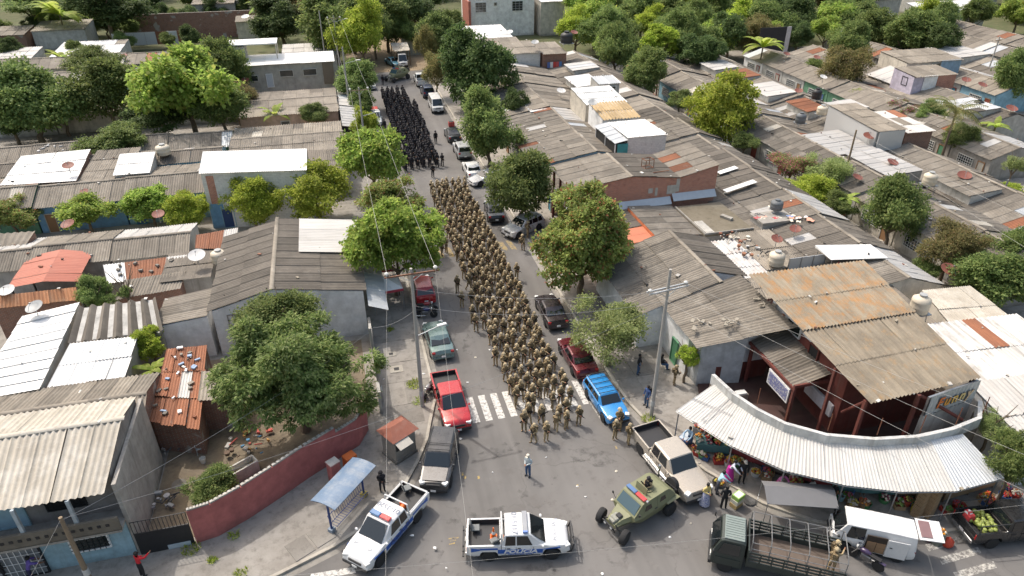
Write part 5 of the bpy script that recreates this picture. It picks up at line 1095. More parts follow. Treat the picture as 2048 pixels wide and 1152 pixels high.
def palm(px, py, z, r, label, kind='palm', loc=None, h=None, cat='palm tree', n=15):
    p = G(px, py, z) if loc is None else V3(*loc)
    rg = np.random.default_rng(int(px * 7 + py)); e = empty(kind + '_plant' if kind != 'palm' else 'palm_tree', (p.x, p.y, .1), 0, label, cat)
    MB().tube((0, 0, -.1), (.1, .05, z - .1), .16 if kind == 'palm' else .12, .12, 8).build('trunk', BARK, e)
    for k in range(n):
        a = math.tau * k / n + rg.uniform(-.2, .2); el = rg.uniform(.1, 1.1) if kind == 'palm' else rg.uniform(.5, 1.2); L = r * rg.uniform(.8, 1.1)
        pts = []; d = V3(math.cos(a) * math.cos(el), math.sin(a) * math.cos(el), math.sin(el)); q = V3(.1, .05, z - .15)
        for s in range(9): pts.append(q.copy()); q = q + d * (L / 8); d = (d + V3(0, 0, -.2 if kind == 'palm' else -.22)).normalized()
        mb = MB()
        if kind == 'palm':
            for s in range(8):
                ax = (pts[s + 1] - pts[s]).normalized(); side = ax.cross(V3(0, 0, 1)).normalized(); mb.tube(pts[s], pts[s + 1], .03, .025, 4)
                for t in (0, .5):
                    o = pts[s].lerp(pts[s + 1], t); ll = L * .28 * (1 - abs(s - 3.5) / 6)
                    for sg in (-1, 1):
                        tip = o + side * sg * ll + ax * ll * .5 - V3(0, 0, ll * .45); mb.add([o - ax * .05, o + ax * .06, tip], [(0, 1, 2)])
        else:
            for s in range(8):
                ax = (pts[s + 1] - pts[s]).normalized(); side = ax.cross(V3(0, 0, 1)).normalized()
                w0 = .3 * r / 2 * math.sin(math.pi * (s + .15) / 8.2); w1 = .3 * r / 2 * math.sin(math.pi * (s + 1.15) / 8.4)
                mb.add([pts[s], pts[s + 1], pts[s + 1] + side * w1 - V3(0, 0, w1 * .25), pts[s] + side * w0 - V3(0, 0, w0 * .25), pts[s + 1] - side * w1 - V3(0, 0, w1 * .25), pts[s] - side * w0 - V3(0, 0, w0 * .25)], [(0, 1, 2, 3), (1, 0, 5, 4)])
        mb.build('frond' if kind == 'palm' else 'leaf', G_PALM if kind == 'palm' else G_BANANA, e)
    return e
# --- near trees
e = tree('mango', 590, 752, 4.5, 160, 118, 'big dark mango tree filling the walled yard at lower left')
e.children[0].data = crown('crown', 31, G_MANGO, 3, 3, 2.4, 28, 900, 34, (.21, .034), .45, .15, (.17, .33)); e.rotation_euler.z = .2; e.children[0].scale = (1.6, 1.28, 1.6)
e2 = tree('mid', 548, 640, 5.0, 78, 52, 'lighter green tree merging with the left top of the big mango tree')
e = tree('almond', 785, 485, 5.0, 92, 90, 'broad bright green almond tree over the left pavement beside the soldiers')
e.children[0].data = crown('crown', 32, G_ALM, 3, 3, 2.3, 26, 700, 26, (.23, .08), .1, .2, (.17, .33))
tree('red', 775, 405, 5.2, 62, 42, 'almond tree with yellow and reddish leaves beside the column of soldiers')
tree('almond', 742, 318, 5.0, 66, 62, 'bright green tree on the left pavement beside the utility pole')
tree('lime', 735, 250, 4.0, 32, 30, 'small bright tree on the left pavement beside the black clad column')
tree('mid', 720, 158, 4.5, 42, 36, 'dense green tree in front of the long white roofed house')
tree('mid', 727, 205, 3.0, 24, 24, 'small shrubby tree beside the white and red vehicle')
e = tree('red', 1166, 492, 4.6, 106, 102, 'large round tree with reddish leaf tips beside the silver cars')
e.children[0].data = crown('crown', 33, G_ALMR, 3, 3, 2.5, 28, 820, 26, (.19, .065), .15, .19, (.16, .33))
e = tree('pale', 1222, 660, 3.2, 84, 62, 'pale grey green street tree with bare twigs behind the maroon car')
mb = MB()
for k in range(60):
    a = tr.uniform(0, 6.28); q = V3(tr.uniform(-1.2, 1.2), tr.uniform(-1, 1.2), tr.uniform(2.6, 4.0)); d = V3(math.cos(a), math.sin(a), tr.uniform(.2, 1.2)).normalized()
    mb.tube(q, q + d * tr.uniform(.6, 1.3), .012, .005, 4)
mb.build('bare_twigs', BARK_L, e)
tree('mid', 1042, 375, 4.0, 70, 68, 'dark green street tree above the black sedan')
tree('mid', 977, 255, 5.0, 62, 62, 'tall green street tree with layered boughs above the white cars')
tree('round', 947, 152, 5.5, 66, 62, 'big dense rounded dark tree on the right side of the street')
tree('olive', 872, 145, 4.0, 26, 34, 'yellowish small tree behind the navy parked car')
tree('dark', 1032, 212, 3.5, 26, 30, 'dark shrub between the big round tree and the roofs')
tree('lime', 1376, 712, 2.4, 22, 20, 'small bright green bush at the white corner wall', 'bush', cat='bush')
tree('lime', 303, 690, 2.3, 30, 27, 'clipped round lime green shrub beside the white roof', 'shrub', cat='shrub')
bpy.data.objects['shrub'].children[0].data = PROTO['ball'][0]
palm(300, 742, 1.9, 1.6, 'clump of broad banana leaves below the clipped shrub', 'banana', cat='banana plant', n=9)
tree('mid', 428, 975, 1.0, 48, 34, 'leafy green bush beside the concrete trough in the yard', 'bush', cat='bush')
e = tree('dark', 2035, 920, 3.4, 52, 66, 'bushy green tree at the right edge beside the awning'); e.children[0].data = crown('crown', 34, G_MID, 3, 3, 2.6, 18, 520, 34, (.17, .06), .2, .26)
tree('pale', 1985, 850, 3.2, 34, 26, 'pale leafy branch bush above the right end of the awning', 'bush', cat='bush')
# --- left passages
for cx, cy, zc, hw, hh, k, lb in ((172, 423, 2.8, 56, 32, 'almond', 'small almond tree before the green fronted house'), (300, 410, 2.8, 48, 36, 'almond', 'tree with glossy leaves before the blue fronted house'), (372, 420, 2.6, 42, 34, 'lime', 'bright green bushy tree right of the blue front door'), (503, 402, 3.2, 54, 46, 'lime', 'rounded fine leaved tree before the brick panelled house'),
    (632, 385, 3.6, 72, 48, 'lime', 'wide light green tree beside the white walled house'), (20, 430, 2.6, 48, 28, 'red', 'yellowing leafy shrub at the left edge before the green house'), (190, 588, 3.0, 38, 30, 'mid', 'shrub with mixed leaves behind the clay tile roof'), (252, 583, 3.3, 14, 10, 'mid', 'tiny weed bush on the short grey roof'), (235, 282, 4.0, 62, 30, 'mid', 'dusty green shrub rising between the grey roofs at left'), (630, 225, 3.0, 26, 18, 'mid', 'small bush before the peach wall'),
    (55, 195, 6.0, 92, 70, 'mid', 'large tree at the far left edge of the big tree row'), (120, 215, 4.0, 48, 34, 'lime', 'fine leaved low tree below the left end of the big tree row'), (210, 185, 6.0, 76, 62, 'mid', 'dark green tree left of the tallest tree in the row'), (370, 175, 7.5, 92, 82, 'almond', 'tallest yellow green tree in the row of big trees at left'), (445, 135, 6.0, 48, 58, 'mid', 'narrow tree behind the tallest one left of the grey house'), (440, 215, 5.0, 62, 36, 'mid', 'leafy tree at the right end of the big tree row'), (320, 230, 4.0, 60, 28, 'dark', 'dark undergrowth tree beneath the tallest tree'), (20, 238, 3.5, 55, 26, 'dark', 'dark low tree at the left edge under the big row'), (185, 125, 4.0, 55, 26, 'mid', 'green tree behind the left rows beside the banana leaves'),
    (470, 195, 4.0, 40, 26, 'olive', 'olive toned small tree at the corner of the passage')):
    tree(k, cx, cy, zc, hw, hh, lb)
palm(122, 118, 3.2, 3.4, 'banana plant with broad leaves behind the left rows', 'banana', cat='banana plant', n=11)
palm(548, 232, 2.6, 2.6, 'banana leaves before the peach house wall', 'banana', cat='banana plant', n=9)
palm(118, 30, 6.0, 6.5, 'tall banana clump at the top left corner', 'banana', cat='banana plant', n=14)
palm(540, 20, 6, 6, 'banana clump at the top beside the dark trees', 'banana', cat='banana plant', n=12)
palm(1912, 225, 6.5, 3.6, 'feathery palm at the right among the grey roofs', n=26)
palm(1525, 95, 5, 4.5, 'banana leaves beside the far end of the first alley', 'banana', cat='banana plant', n=12)
palm(1690, 400, 2.8, 1.9, 'banana leaves in the first alley beside the white porch roof', 'banana', cat='banana plant', n=10)
palm(1990, 255, 3.0, 2.4, 'banana plant beside the small palm at the right edge', 'banana', cat='banana plant', n=9)
# --- alley trees on the right
for cx, cy, zc, hw, hh, k, lb in ((1445, 225, 5.0, 72, 66, 'lime', 'large yellow green tree in the first alley'), (1300, 140, 5.0, 44, 42, 'mid', 'tree in the first alley with olive crown'), (1318, 95, 5.0, 32, 30, 'ball', 'bright lime tree rising among darker ones in the first alley'), (1232, 100, 5.0, 46, 46, 'mid', 'mid green tree at the far left of the first alley'), (1210, 55, 6.0, 48, 40, 'mid', 'tree before the wood left of the first alley'), (1362, 70, 6.0, 44, 46, 'mid', 'tall tree at the far end of the first alley'), (1405, 105, 5.0, 44, 30, 'dark', 'dense dark tree standing over the far grey roofs'), (1490, 285, 3.0, 30, 18, 'mid', 'bush at the foot of the large yellow green tree'), (1360, 200, 3.0, 26, 16, 'mid', 'small bush left of the large yellow green tree'),
    (1660, 345, 3.6, 46, 38, 'pale', 'grey green tree with pale blossom beside the pink bougainvillea'), (1585, 330, 3.0, 42, 24, 'flower', 'pink bougainvillea shrub at the alley edge'), (1625, 375, 2.6, 52, 26, 'lime', 'leafy green hedge along the first alley'), (1680, 410, 2.4, 34, 22, 'mid', 'low bush below the leafy hedge in the first alley'), (1790, 425, 4.0, 62, 66, 'mid', 'tall dark green tree in the middle of the first alley'), (1905, 495, 3.6, 58, 44, 'olive', 'olive brown tree in the first alley right of the tall dark one'), (1985, 560, 3.4, 80, 60, 'mid', 'wide leafy tree at the right edge of the first alley'), (2025, 500, 3.5, 50, 42, 'mid', 'leafy tree behind the wide one at the right edge'), (1850, 540, 2.0, 30, 20, 'mid', 'low shrub between alley trees near the right roofs'),
    (1688, 140, 4.5, 46, 42, 'olive', 'olive tinted tree in the second alley'), (1700, 88, 5.0, 40, 40, 'mid', 'tree behind the olive tinted one in the second alley'), (1630, 140, 3.0, 30, 20, 'mid', 'low green shrub in the second alley'), (1720, 190, 2.6, 30, 14, 'lime', 'small yellow flowered bush in the second alley'), (1800, 225, 2.8, 34, 22, 'flower', 'flowering bush in the second alley before the palm'), (1860, 235, 3.0, 36, 26, 'mid', 'green shrub left of the palm in the second alley'), (1930, 275, 3.2, 34, 24, 'mid', 'leafy shrub under the palm'), (2030, 395, 2.6, 42, 20, 'lime', 'low bright hedge at the right edge of the second alley'), (2030, 330, 3.5, 22, 20, 'pale', 'small pale tree at the right edge'), (2030, 150, 5.0, 42, 50, 'mid', 'tall tree at the right edge beside the far terraces'), (1820, 68, 5.5, 56, 44, 'mid', 'broad round tree at the end of the third terraces'), (1880, 82, 5.0, 42, 32, 'dark', 'dark tree beside the broad round one at top right'), (1740, 60, 5, 50, 40, 'mid', 'tree crown left of the broad round one at top right')):
    tree(k, cx, cy, zc, hw, hh, lb)
# --- street end and background wood
for cx, cy, zc, hw, hh, k, lb in ((668, 50, 7.0, 78, 58, 'mid', 'big leafy tree left of the street end'), (722, 66, 7.0, 54, 58, 'lime', 'bright tree overhanging the white truck'), (700, 20, 8, 60, 40, 'mid', 'tall tree behind the bright one at the street end'), (610, 20, 7.0, 50, 40, 'olive', 'brownish green tree left of the street end trees'), (790, 62, 4.5, 24, 26, 'mid', 'round small tree at the street end beside the grey fence'), (880, 70, 5.0, 46, 44, 'mid', 'leafy tree on the right of the street end'), (770, 18, 8.0, 50, 34, 'mid', 'tall leafy tree closing the view behind the shed'), (745, 40, 7.0, 34, 40, 'mid', 'tree between the bright one and the white truck'), (800, 8, 8.0, 50, 30, 'dark', 'dark crown at the top edge above the street end'), (815, 66, 4.0, 24, 24, 'mid', 'bushy tree before the grey sheet fence'), (905, 48, 5.0, 26, 26, 'mid', 'small tree left of the pale two storey house'), (855, 90, 4.0, 22, 36, 'olive', 'slim olive tree before the grey fence'), (830, 20, 6, 46, 30, 'dark', 'dark tree behind the bare lot'), (210, 12, 8, 70, 36, 'dark', 'tree with dark trunk over the lane at top left'), (60, 12, 7, 55, 22, 'mid', 'leafy tree at the top left behind the walls'), (262, 55, 3, 18, 14, 'mid', 'small bush beside the white car in the lane'), (560, 40, 6, 60, 40, 'dark', 'dark tree left of the brownish one'), (465, 18, 3.5, 16, 8, 'flower', 'shrub with orange flowers above the brick wall')):
    tree(k, cx, cy, zc, hw, hh, lb)
wr = random.Random(77)
gi = 0
for row_y, n, x0, x1, h in ((112, 5, 112, 150, 6), (124, 8, 116, 185, 7), (118, 13, 46, 118, 6), (126, 15, 44, 125, 7), (136, 16, 48, 185, 8), (148, 18, 48, 205, 8.5), (162, 18, 50, 215, 9), (178, 17, 48, 235, 9), (197, 17, 46, 245, 10), (218, 17, 40, 260, 10)):
    for i in range(n):
        x = x0 + (x1 - x0) * (i + wr.uniform(.1, .9)) / n; y = row_y + wr.uniform(-4, 4)
        if 116 < x < 162 and 131 < y < 162 and wr.random() < .75: continue
        if x > 104 and y < 124 and wr.random() < .5: continue
        r = wr.uniform(3.2, 5.2) * h / 7.5; zc = h * wr.uniform(.62, .85)
        e = empty('wood_tree', (x, y, 0), wr.uniform(0, 6), 'dark green tree in the dense wood along the top right', 'tree', 'trees of the far wood')
        link('crown', wr.choice(PROTO['mid'] * 2 + PROTO['dark'] + PROTO['olive'] + PROTO['lime'] + PROTO['almond']), None, e, (0, 0, zc), None, (r / 3, r / 3, r / 2.7))
        link('trunk', wr.choice(TRUNKS), None, e, None, None, (r / 2.6, r / 2.6, zc * .6 / 3))
for row_y, n, x0, x1, h in ((150, 7, -70, -22, 3.6), (171, 12, -75, -20, 4.5), (176, 9, -65, 0, 5), (172, 9, -10, 26, 8), (186, 13, -60, 28, 8), (205, 14, -110, 45, 9), (225, 14, -130, 45, 9), (245, 12, -140, 60, 10)):
    for i in range(n):
        x = x0 + (x1 - x0) * (i + wr.uniform(.1, .9)) / n; y = row_y + wr.uniform(-5, 5)
        r = wr.uniform(3.0, 5.0) * h / 7.5; zc = h * .72
        e = empty('wood_tree', (x, y, 0), wr.uniform(0, 6), 'green tree in the wood behind the walls along the top left', 'tree', 'trees behind the top left walls')
        link('crown', wr.choice(PROTO['mid'] + PROTO['dark']), None, e, (0, 0, zc), None, (r / 3, r / 3, r / 2.7)); link('trunk', wr.choice(TRUNKS), None, e, None, None, (r / 2.6, r / 2.6, zc * .6 / 3))
# weeds and grass tufts
def tuft(px, py, r, lb, z=.14, n=90):
    p = G(px, py, z); rg = np.random.default_rng(int(px + py)); a = rg.uniform(0, 6.28, n); q = np.sqrt(rg.uniform(0, 1, n)) * r
    C = np.stack([np.cos(a) * q, np.sin(a) * q, np.zeros(n)], 1); D = np.stack([rg.normal(0, .5, n), rg.normal(0, .5, n), np.ones(n)], 1); D /= np.linalg.norm(D, axis=1)[:, None]
    V, F = leaves(C, D, rg.uniform(.1, .28, n), rg.uniform(.015, .03, n), rg)
    tag(link('weed_tuft', bigmesh('weed_tuft', V, F, [G_LIME]), None, None, p), lb, 'weeds', kind='stuff')
tuft(828, 769, .55, 'patch of bright weeds at the pole foot on the left pavement', n=220); tuft(838, 803, .45, 'weeds round the foot of the left light pole'); tuft(1296, 838, .45, 'grass at the foot of the right light pole', n=160); tuft(382, 1098, .5, 'weeds at the end of the pink wall', n=160)
tuft(468, 1072, .3, 'single weed growing under the pink wall'); tuft(425, 1122, .22, 'small weed in the pavement crack'); tuft(482, 1146, .35, 'weed tuft at the bottom edge of the pavement'); tuft(780, 660, .3, 'weeds beside the pavement manhole')
# ================================================================ vehicles
def loft_mb(rings):
    mb = MB(); n = len(rings[0]); vs = [p for r in rings for p in r]; fs = []
    for k in range(len(rings) - 1):
        for i in range(n): fs.append((k * n + i, k * n + (i + 1) % n, (k + 1) * n + (i + 1) % n, (k + 1) * n + i))
    fs.append(tuple(range(n - 1, -1, -1))); fs.append(tuple(range((len(rings) - 1) * n, len(rings) * n)))
    return mb.add(vs, fs)
def fixn(me):
    bm = bmesh.new(); bm.from_mesh(me); bmesh.ops.recalc_face_normals(bm, faces=bm.faces); bm.to_mesh(me); bm.free(); return me
def lerp_tab(tab, x):
    for (x0, a), (x1, b) in zip(tab[:-1], tab[1:]):
        if x0 >= x >= x1: return a + (b - a) * ((x0 - x) / (x0 - x1 + 1e-9))
    return tab[0][1] if x > tab[0][0] else tab[-1][1]
def shell(L, W, zb, prof, wx, ra, rc, taper=.14, square=()):
    """lower body: prof [(x, ztop)] front to back; wheel arches of radius ra round (x, rc)"""
    xs = set(x for x, _ in prof)
    for w in wx:
        for k in range(9): xs.add(round(w + ra * math.cos(math.pi * k / 8), 4))
    xs |= {round(-L / 2 + L * i / 14, 4) for i in range(15)}
    xs = sorted((x for x in xs if -L / 2 <= x <= L / 2), reverse=True); rings = []
    for x in xs:
        zt = lerp_tab(prof, x); e = abs(x) / (L / 2); hw = W / 2 * (1 - (taper if x > 0 else taper * .55) * e ** 5); zl = zb + .1 * max(0, e - .9) * 8
        for w in wx:
            if abs(x - w) <= ra + 1e-3: zl = max(zl, rc + math.sqrt(max(0, ra * ra - (x - w) ** 2)))
        zl = min(zl, zt - .12); sq = any(a <= x <= b for a, b in square)
        h = zt - zl; half = [(hw * .93, zl), (hw, zl + .28 * h), (hw * .998, zl + .72 * h), (hw * (.985 if sq else .955), zt - .03), (hw * (.95 if sq else .86), zt), (0, zt + (.0 if sq else .025))]
        rings.append([V3(x, -y, z) for y, z in half[:-1]] + [V3(x, 0, half[-1][1])] + [V3(x, y, z) for y, z in reversed(half[:-1])])
    return loft_mb(rings)
def cabin_mb(xs, zb, zt, hwb, hwt):
    """xs: windscreen foot, windscreen top, rear top, rear foot"""
    a, b, c, d = xs; R_ = []
    for x, z, w0, w1 in ((a, zb + .0, hwb * .9, hwb * .86), ((a + b) / 2, (zb + zt) / 2 - .05, hwb * .985, (hwt + hwb) / 2 * .95), (b, zt - .02, hwb, hwt), (b * .6 + c * .4, zt, hwb, hwt), (b * .3 + c * .7, zt, hwb, hwt), (c, zt - .025, hwb, hwt), (d, zb + .015, hwb * .95, hwb * .9)):
        zz = max(zb + .012, z)
        R_.append([V3(x, -w0, zb - .04), V3(x, -w1, max(zb, zz - .05)), V3(x, -(w1 - .09), zz), V3(x, 0, zz + .02), V3(x, w1 - .09, zz), V3(x, w1, max(zb, zz - .05)), V3(x, w0, zb - .04)])
    return loft_mb(R_)
def panel(pts, off, th, mat, name, parent):
    pts = [Vector(p) for p in pts]; n = (pts[1] - pts[0]).cross(pts[-1] - pts[0]).normalized()
    k = len(pts); a = [p + n * (off - th) for p in pts]; b = [p + n * off for p in pts]
    mb = MB().add(a + b, [tuple(range(k - 1, -1, -1)), tuple(range(k, 2 * k))] + [(i, (i + 1) % k, k + (i + 1) % k, k + i) for i in range(k)])
    return mb.build(name, mat, parent)
CGLASS = glassmat('car_glass', (.012, .016, .018), .05); TINT = glassmat('tinted_glass', (.006, .006, .008), .08); LAMP = paint((.7, .7, .68), .15, 0, .05, coat=.8); TAIL = paint((.35, .02, .02), .25, 0, .1, coat=.6); AMBER = paint((.6, .25, .03), .3)
RIMS = paint((.42, .43, .44), .35, .8, .1); RIMD = paint((.08, .08, .085), .5, .3, .15)
_wc = {}
def wheel(parent, x, y, r=.33, w=.21, rim=None, side=1, seg=18):
    key = (r, w)
    rot = Matrix.Rotation(R(90), 3, 'X')
    if key not in _wc:
        t = MB().lathe([(r * .62, -w / 2), (r * .93, -w / 2), (r, -w * .3), (r, w * .3), (r * .93, w / 2), (r * .62, w / 2)], (0, 0, 0), seg, 0, rot)
        tm = t.mesh('wheel', RUBBER, auto=.6)
        m = MB().lathe([(.05, w * .30), (r * .2, w * .36), (r * .55, w * .3), (r * .64, w * .46), (r * .64, -w * .46), (r * .3, -w * .3)], (0, 0, 0), seg, 0, rot)
        for k in range(5):
            a = math.tau * k / 5; m.box(rot @ V3(math.cos(a) * r * .36, math.sin(a) * r * .36, w * .36), (.05, w * .2, r * .42), rot=Matrix.Rotation(-a + R(90), 3, 'Y') if True else None)
        _wc[key] = (tm, m.v, m.f, {})
    tm, mv, mf, rims = _wc[key]
    rm = rim or RIMS
    if rm.name not in rims:
        q = MB(); q.v = mv; q.f = mf; q.m = [0] * len(mf); rims[rm.name] = q.mesh('rim', rm, auto=.6)
    o = link('wheel', tm, None, parent, (x, y, r)); link('rim', rims[rm.name], None, o, None, (0, 0, math.pi if side > 0 else 0))
    return o
def tex(s, size, mat, name, parent, loc, rot, bold=.0, shear=0.0, sx=1.0, ext=.004):
    cu = bpy.data.curves.new('t', 'FONT'); cu.body = s; cu.size = size; cu.align_x = 'CENTER'; cu.align_y = 'CENTER'; cu.offset = bold; cu.shear = shear; cu.extrude = ext; cu.resolution_u = 3
    ob = bpy.data.objects.new('t', cu); me = bpy.data.meshes.new_from_object(ob); bpy.data.objects.remove(ob); bpy.data.curves.remove(cu)
    me.materials.clear(); me.materials.append(mat); me.name = name
    o = link(name, me, None, parent, loc, rot, (sx, 1, 1)); return o
def car(kind, label, loc, rz, col, metal=.3, name=None, rim=None, glass=None, cat='car', group=None, dims=None, bumper=None, rack=False):
    D = {'sedan': dict(L=4.45, W=1.74, zb=.24, prof=[(2.22, .6), (2.1, .72), (1.0, .93), (.9, .93), (-1.4, .97), (-2.1, .94), (-2.22, .7)], cab=(1.02, .28, -.8, -1.5), zt=1.43, belt=.92, wx=(1.36, -1.3), r=.31, wins=((.14, -.35), (-.42, -.95))),
         'hatch': dict(L=3.9, W=1.7, zb=.24, prof=[(1.95, .6), (1.85, .74), (.95, .95), (.85, .95), (-1.8, .98), (-1.95, .7)], cab=(1.0, .3, -1.35, -1.85), zt=1.5, belt=.94, wx=(1.2, -1.2), r=.3, wins=((.16, -.4), (-.47, -1.2))),
         'suv': dict(L=4.4, W=1.82, zb=.28, prof=[(2.2, .7), (2.08, .92), (1.0, 1.08), (.9, 1.08), (-2.05, 1.1), (-2.2, .8)], cab=(1.05, .4, -1.75, -2.1), zt=1.66, belt=1.06, wx=(1.35, -1.3), r=.36, wins=((.24, -.4), (-.47, -1.15), (-1.22, -1.65))),
         'minibus': dict(L=4.75, W=1.75, zb=.3, prof=[(2.37, .8), (2.25, 1.0), (1.85, 1.1), (1.75, 1.1), (-2.3, 1.12), (-2.37, .9)], cab=(2.0, 1.35, -2.2, -2.33), zt=2.0, belt=1.08, wx=(1.55, -1.5), r=.33, wins=((1.2, .45), (.38, -.65), (-.72, -2.0))),
         'van': dict(L=3.95, W=1.62, zb=.3, prof=[(1.97, .82), (1.9, .98), (1.82, 1.02), (-1.92, 1.05), (-1.97, .8)], cab=(1.9, 1.4, -1.85, -1.95), zt=1.87, belt=1.0, wx=(1.3, -1.25), r=.29, wins=((1.22, .5),)),
         'pickup': dict(L=5.3, W=1.84, zb=.36, prof=[(2.65, .7), (2.6, .84), (2.5, .96), (2.3, 1.04), (1.9, 1.1), (1.35, 1.15), (1.2, 1.15), (-.84, 1.12), (-.86, .86), (-2.65, .86)], cab=(1.42, .6, -.66, -.86), zt=1.8, belt=1.1, wx=(1.72, -1.5), r=.38, wins=((.46, -.08), (-.15, -.62)), bed=(-.88, -2.62, 1.2)),
         'oldpickup': dict(L=4.7, W=1.66, zb=.3, prof=[(2.35, .66), (2.25, .86), (1.0, .97), (.9, .97), (-.66, .98), (-.68, .76), (-2.35, .76)], cab=(1.05, .5, -.5, -.68), zt=1.56, belt=.95, wx=(1.5, -1.35), r=.32, wins=((.36, -.42),), bed=(-.7, -2.33, 1.05)),
         'wagon': dict(L=4.2, W=1.66, zb=.27, prof=[(2.1, .62), (2.02, .84), (.9, .95), (.8, .95), (-2.0, .97), (-2.1, .7)], cab=(.92, .38, -1.75, -2.02), zt=1.42, belt=.93, wx=(1.3, -1.25), r=.3, wins=((.28, -.4), (-.47, -1.15), (-1.22, -1.7)))}[kind]
    D = {**D, **(dims or {})}
    e = empty(name or 'parked_car', loc, rz, label, cat, group)
    L, W, hw = D['L'], D['W'], D['W'] / 2; pm = carpaint(col, metal); gl = glass or CGLASS; bm_ = bumper or paint((.03, .03, .032), .6)
    sq = ((D['bed'][1] - .1, D['bed'][0] + .02),) if 'bed' in D else ()
    link('body', fixn(shell(L, W, D['zb'], D['prof'], D['wx'], D['r'] + .09, D['r'] + .02, square=sq).mesh('body', pm, auto=.55)), None, e)
    MB().box((0, 0, D['zb'] + .12), (L * .9, W * .78, .2)).build('underbody', DARK, e)
    a, b, c, d = D['cab']; zb, zt = D['belt'], D['zt']; hwb, hwt = hw * .955, hw * .8
    cb = link('cabin', fixn(cabin_mb(D['cab'], zb, zt, hwb, hwt).mesh('cabin', pm, auto=.45)), None, e)
    panel([(a - .06, -hwb * .84, zb + .05), (a - .06, hwb * .84, zb + .05), (b + .03, hwt * .88, zt - .07), (b + .03, -hwt * .88, zt - .07)], .035, .03, gl, 'windscreen', e)
    ra_ = abs(c - d) > .12
    panel([(d + .05, hwb * .84, zb + .08), (d + .05, -hwb * .84, zb + .08), (c - .02, -hwt * .85, zt - .1), (c - .02, hwt * .85, zt - .1)], .03, .02, gl, 'rear_window', e)
    zq0, zq1 = zb + .05, zt - .12
    yb = lambda z: hwb + (hwt - hwb) * (z - zb + .04) / (zt - .05 - zb + .04)
    for i, (x0, x1) in enumerate(D['wins']):
        f0 = .38 * (a - b) * .8 if i == 0 else 0; f1 = .5 * (c - d) if i == len(D['wins']) - 1 and ra_ else 0
        for s in (-1, 1):
            pts = [(x1 - f1 * .6, s * yb(zq0), zq0), (x0 + f0, s * yb(zq0), zq0), (x0, s * yb(zq1), zq1), (x1, s * yb(zq1), zq1)]
            panel(pts if s < 0 else list(reversed(pts)), .014, .02, gl if i == 0 else TINT, 'side_window', e)
    for x in D['wx']:
        for s in (-1, 1): wheel(e, x, s * (hw - .1), D['r'], .2, rim, s)
    zf = lerp_tab(D['prof'], L / 2 - .12)
    for s in (-1, 1):
        MB().box((L / 2 - .17, s * hw * .72, zf - .05), (.3, hw * .34, .16), -s * .42).build('headlight', LAMP, e, bevel=.04, seg=2)
        zr = min(lerp_tab(D['prof'], -L / 2 + .15), zb) - .12 if 'bed' not in D else .95
        MB().box((-L / 2 + .09, s * hw * (.78 if 'bed' not in D else .92), zr), (.16, hw * (.28 if 'bed' not in D else .12), .2 if 'bed' not in D else .36)).build('taillight', TAIL, e, bevel=.03)
        MB().box((a - .18, s * (hw + .06), zb + .1), (.12, .16, .12)).build('mirror', pm if kind not in ('van',) else bm_, e, bevel=.03)
    MB().box((L / 2 - .05, 0, zf - .16), (.12, hw * .9, .16)).build('grille', bm_, e, bevel=.02)
    MB().box((L / 2 - .06, 0, D['zb'] + .14), (.22, W * .88, .2)).build('front_bumper', pm if kind in ('sedan', 'hatch') else bm_, e, bevel=.06, seg=2)
    MB().box((-L / 2 + .05, 0, D['zb'] + .16), (.22, W * .88, .2)).build('rear_bumper', pm if kind in ('sedan', 'hatch') else CHROME if 'bed' in D else bm_, e, bevel=.06, seg=2)
    MB().box((L / 2 + .06, 0, D['zb'] + .16), (.02, .3, .14)).build('number_plate', WHITEP, e); MB().box((-L / 2 - .07, 0, D['zb'] + .3), (.02, .3, .14)).build('number_plate', WHITEP, e)
    for s in (-1, 1):
        for (x0, x1) in D['wins'][:2]: MB().box((x1 + .12, s * (hw + .005), zb - .12), (.16, .03, .03)).build('door_handle', bm_, e)
    SEAM = DARK
    for s in (-1, 1):
        for i, (x0, x1) in enumerate(D['wins'][:2]): MB().box((x1 - .035, s * (hw * .999), (D['zb'] + .12 + zb) / 2), (.014, .014, zb - D['zb'] - .2)).build('door_seam', SEAM, e)
        MB().box((D['wins'][0][0] + .3, s * (hw * .999), (D['zb'] + .12 + zb) / 2), (.014, .014, zb - D['zb'] - .2)).build('door_seam', SEAM, e)
    for y_ in (-.25, .35): MB().tube((a - .02, y_ * hw, zb + .06), ((a + b) / 2, y_ * hw + .2, (zb + zt) / 2 - .02), .01, n=4).build('wiper', BLACKM, e)
    if 'bed' in D:
        x0, x1, h = D['bed']; z0 = .78 if kind == 'pickup' else .7
        for s in (-1, 1): MB().box(((x0 + x1) / 2, s * (hw - .055), (z0 + h) / 2), (x0 - x1, .1, h - z0)).build('bed_side', pm, e, bevel=.02, seg=2)
        MB().box((x1 + .04, 0, (z0 + h) / 2), (.08, W - .2, h - z0)).build('tailgate', pm, e, bevel=.02, seg=2)
        MB().box(((x0 + x1) / 2 + .02, 0, lerp_tab(D['prof'], (x0 + x1) / 2) + .015), (x0 - x1 - .1, W - .26, .03)).build('bed_floor', BLACKM, e)
        for s in (-1, 1): MB().box(((x0 + x1) / 2, s * (hw - .112), (z0 + h) / 2 + .03), (x0 - x1 - .12, .014, h - z0 - .1)).build('bed_liner', BLACKM, e)
        MB().box((x1 + .09, 0, (z0 + h) / 2 + .03), (.014, W - .24, h - z0 - .1)).build('bed_liner', BLACKM, e)
        MB().box((x0 - .03, 0, (z0 + h) / 2 - .02), (.05, W - .24, h - z0)).build('bed_front', pm, e)
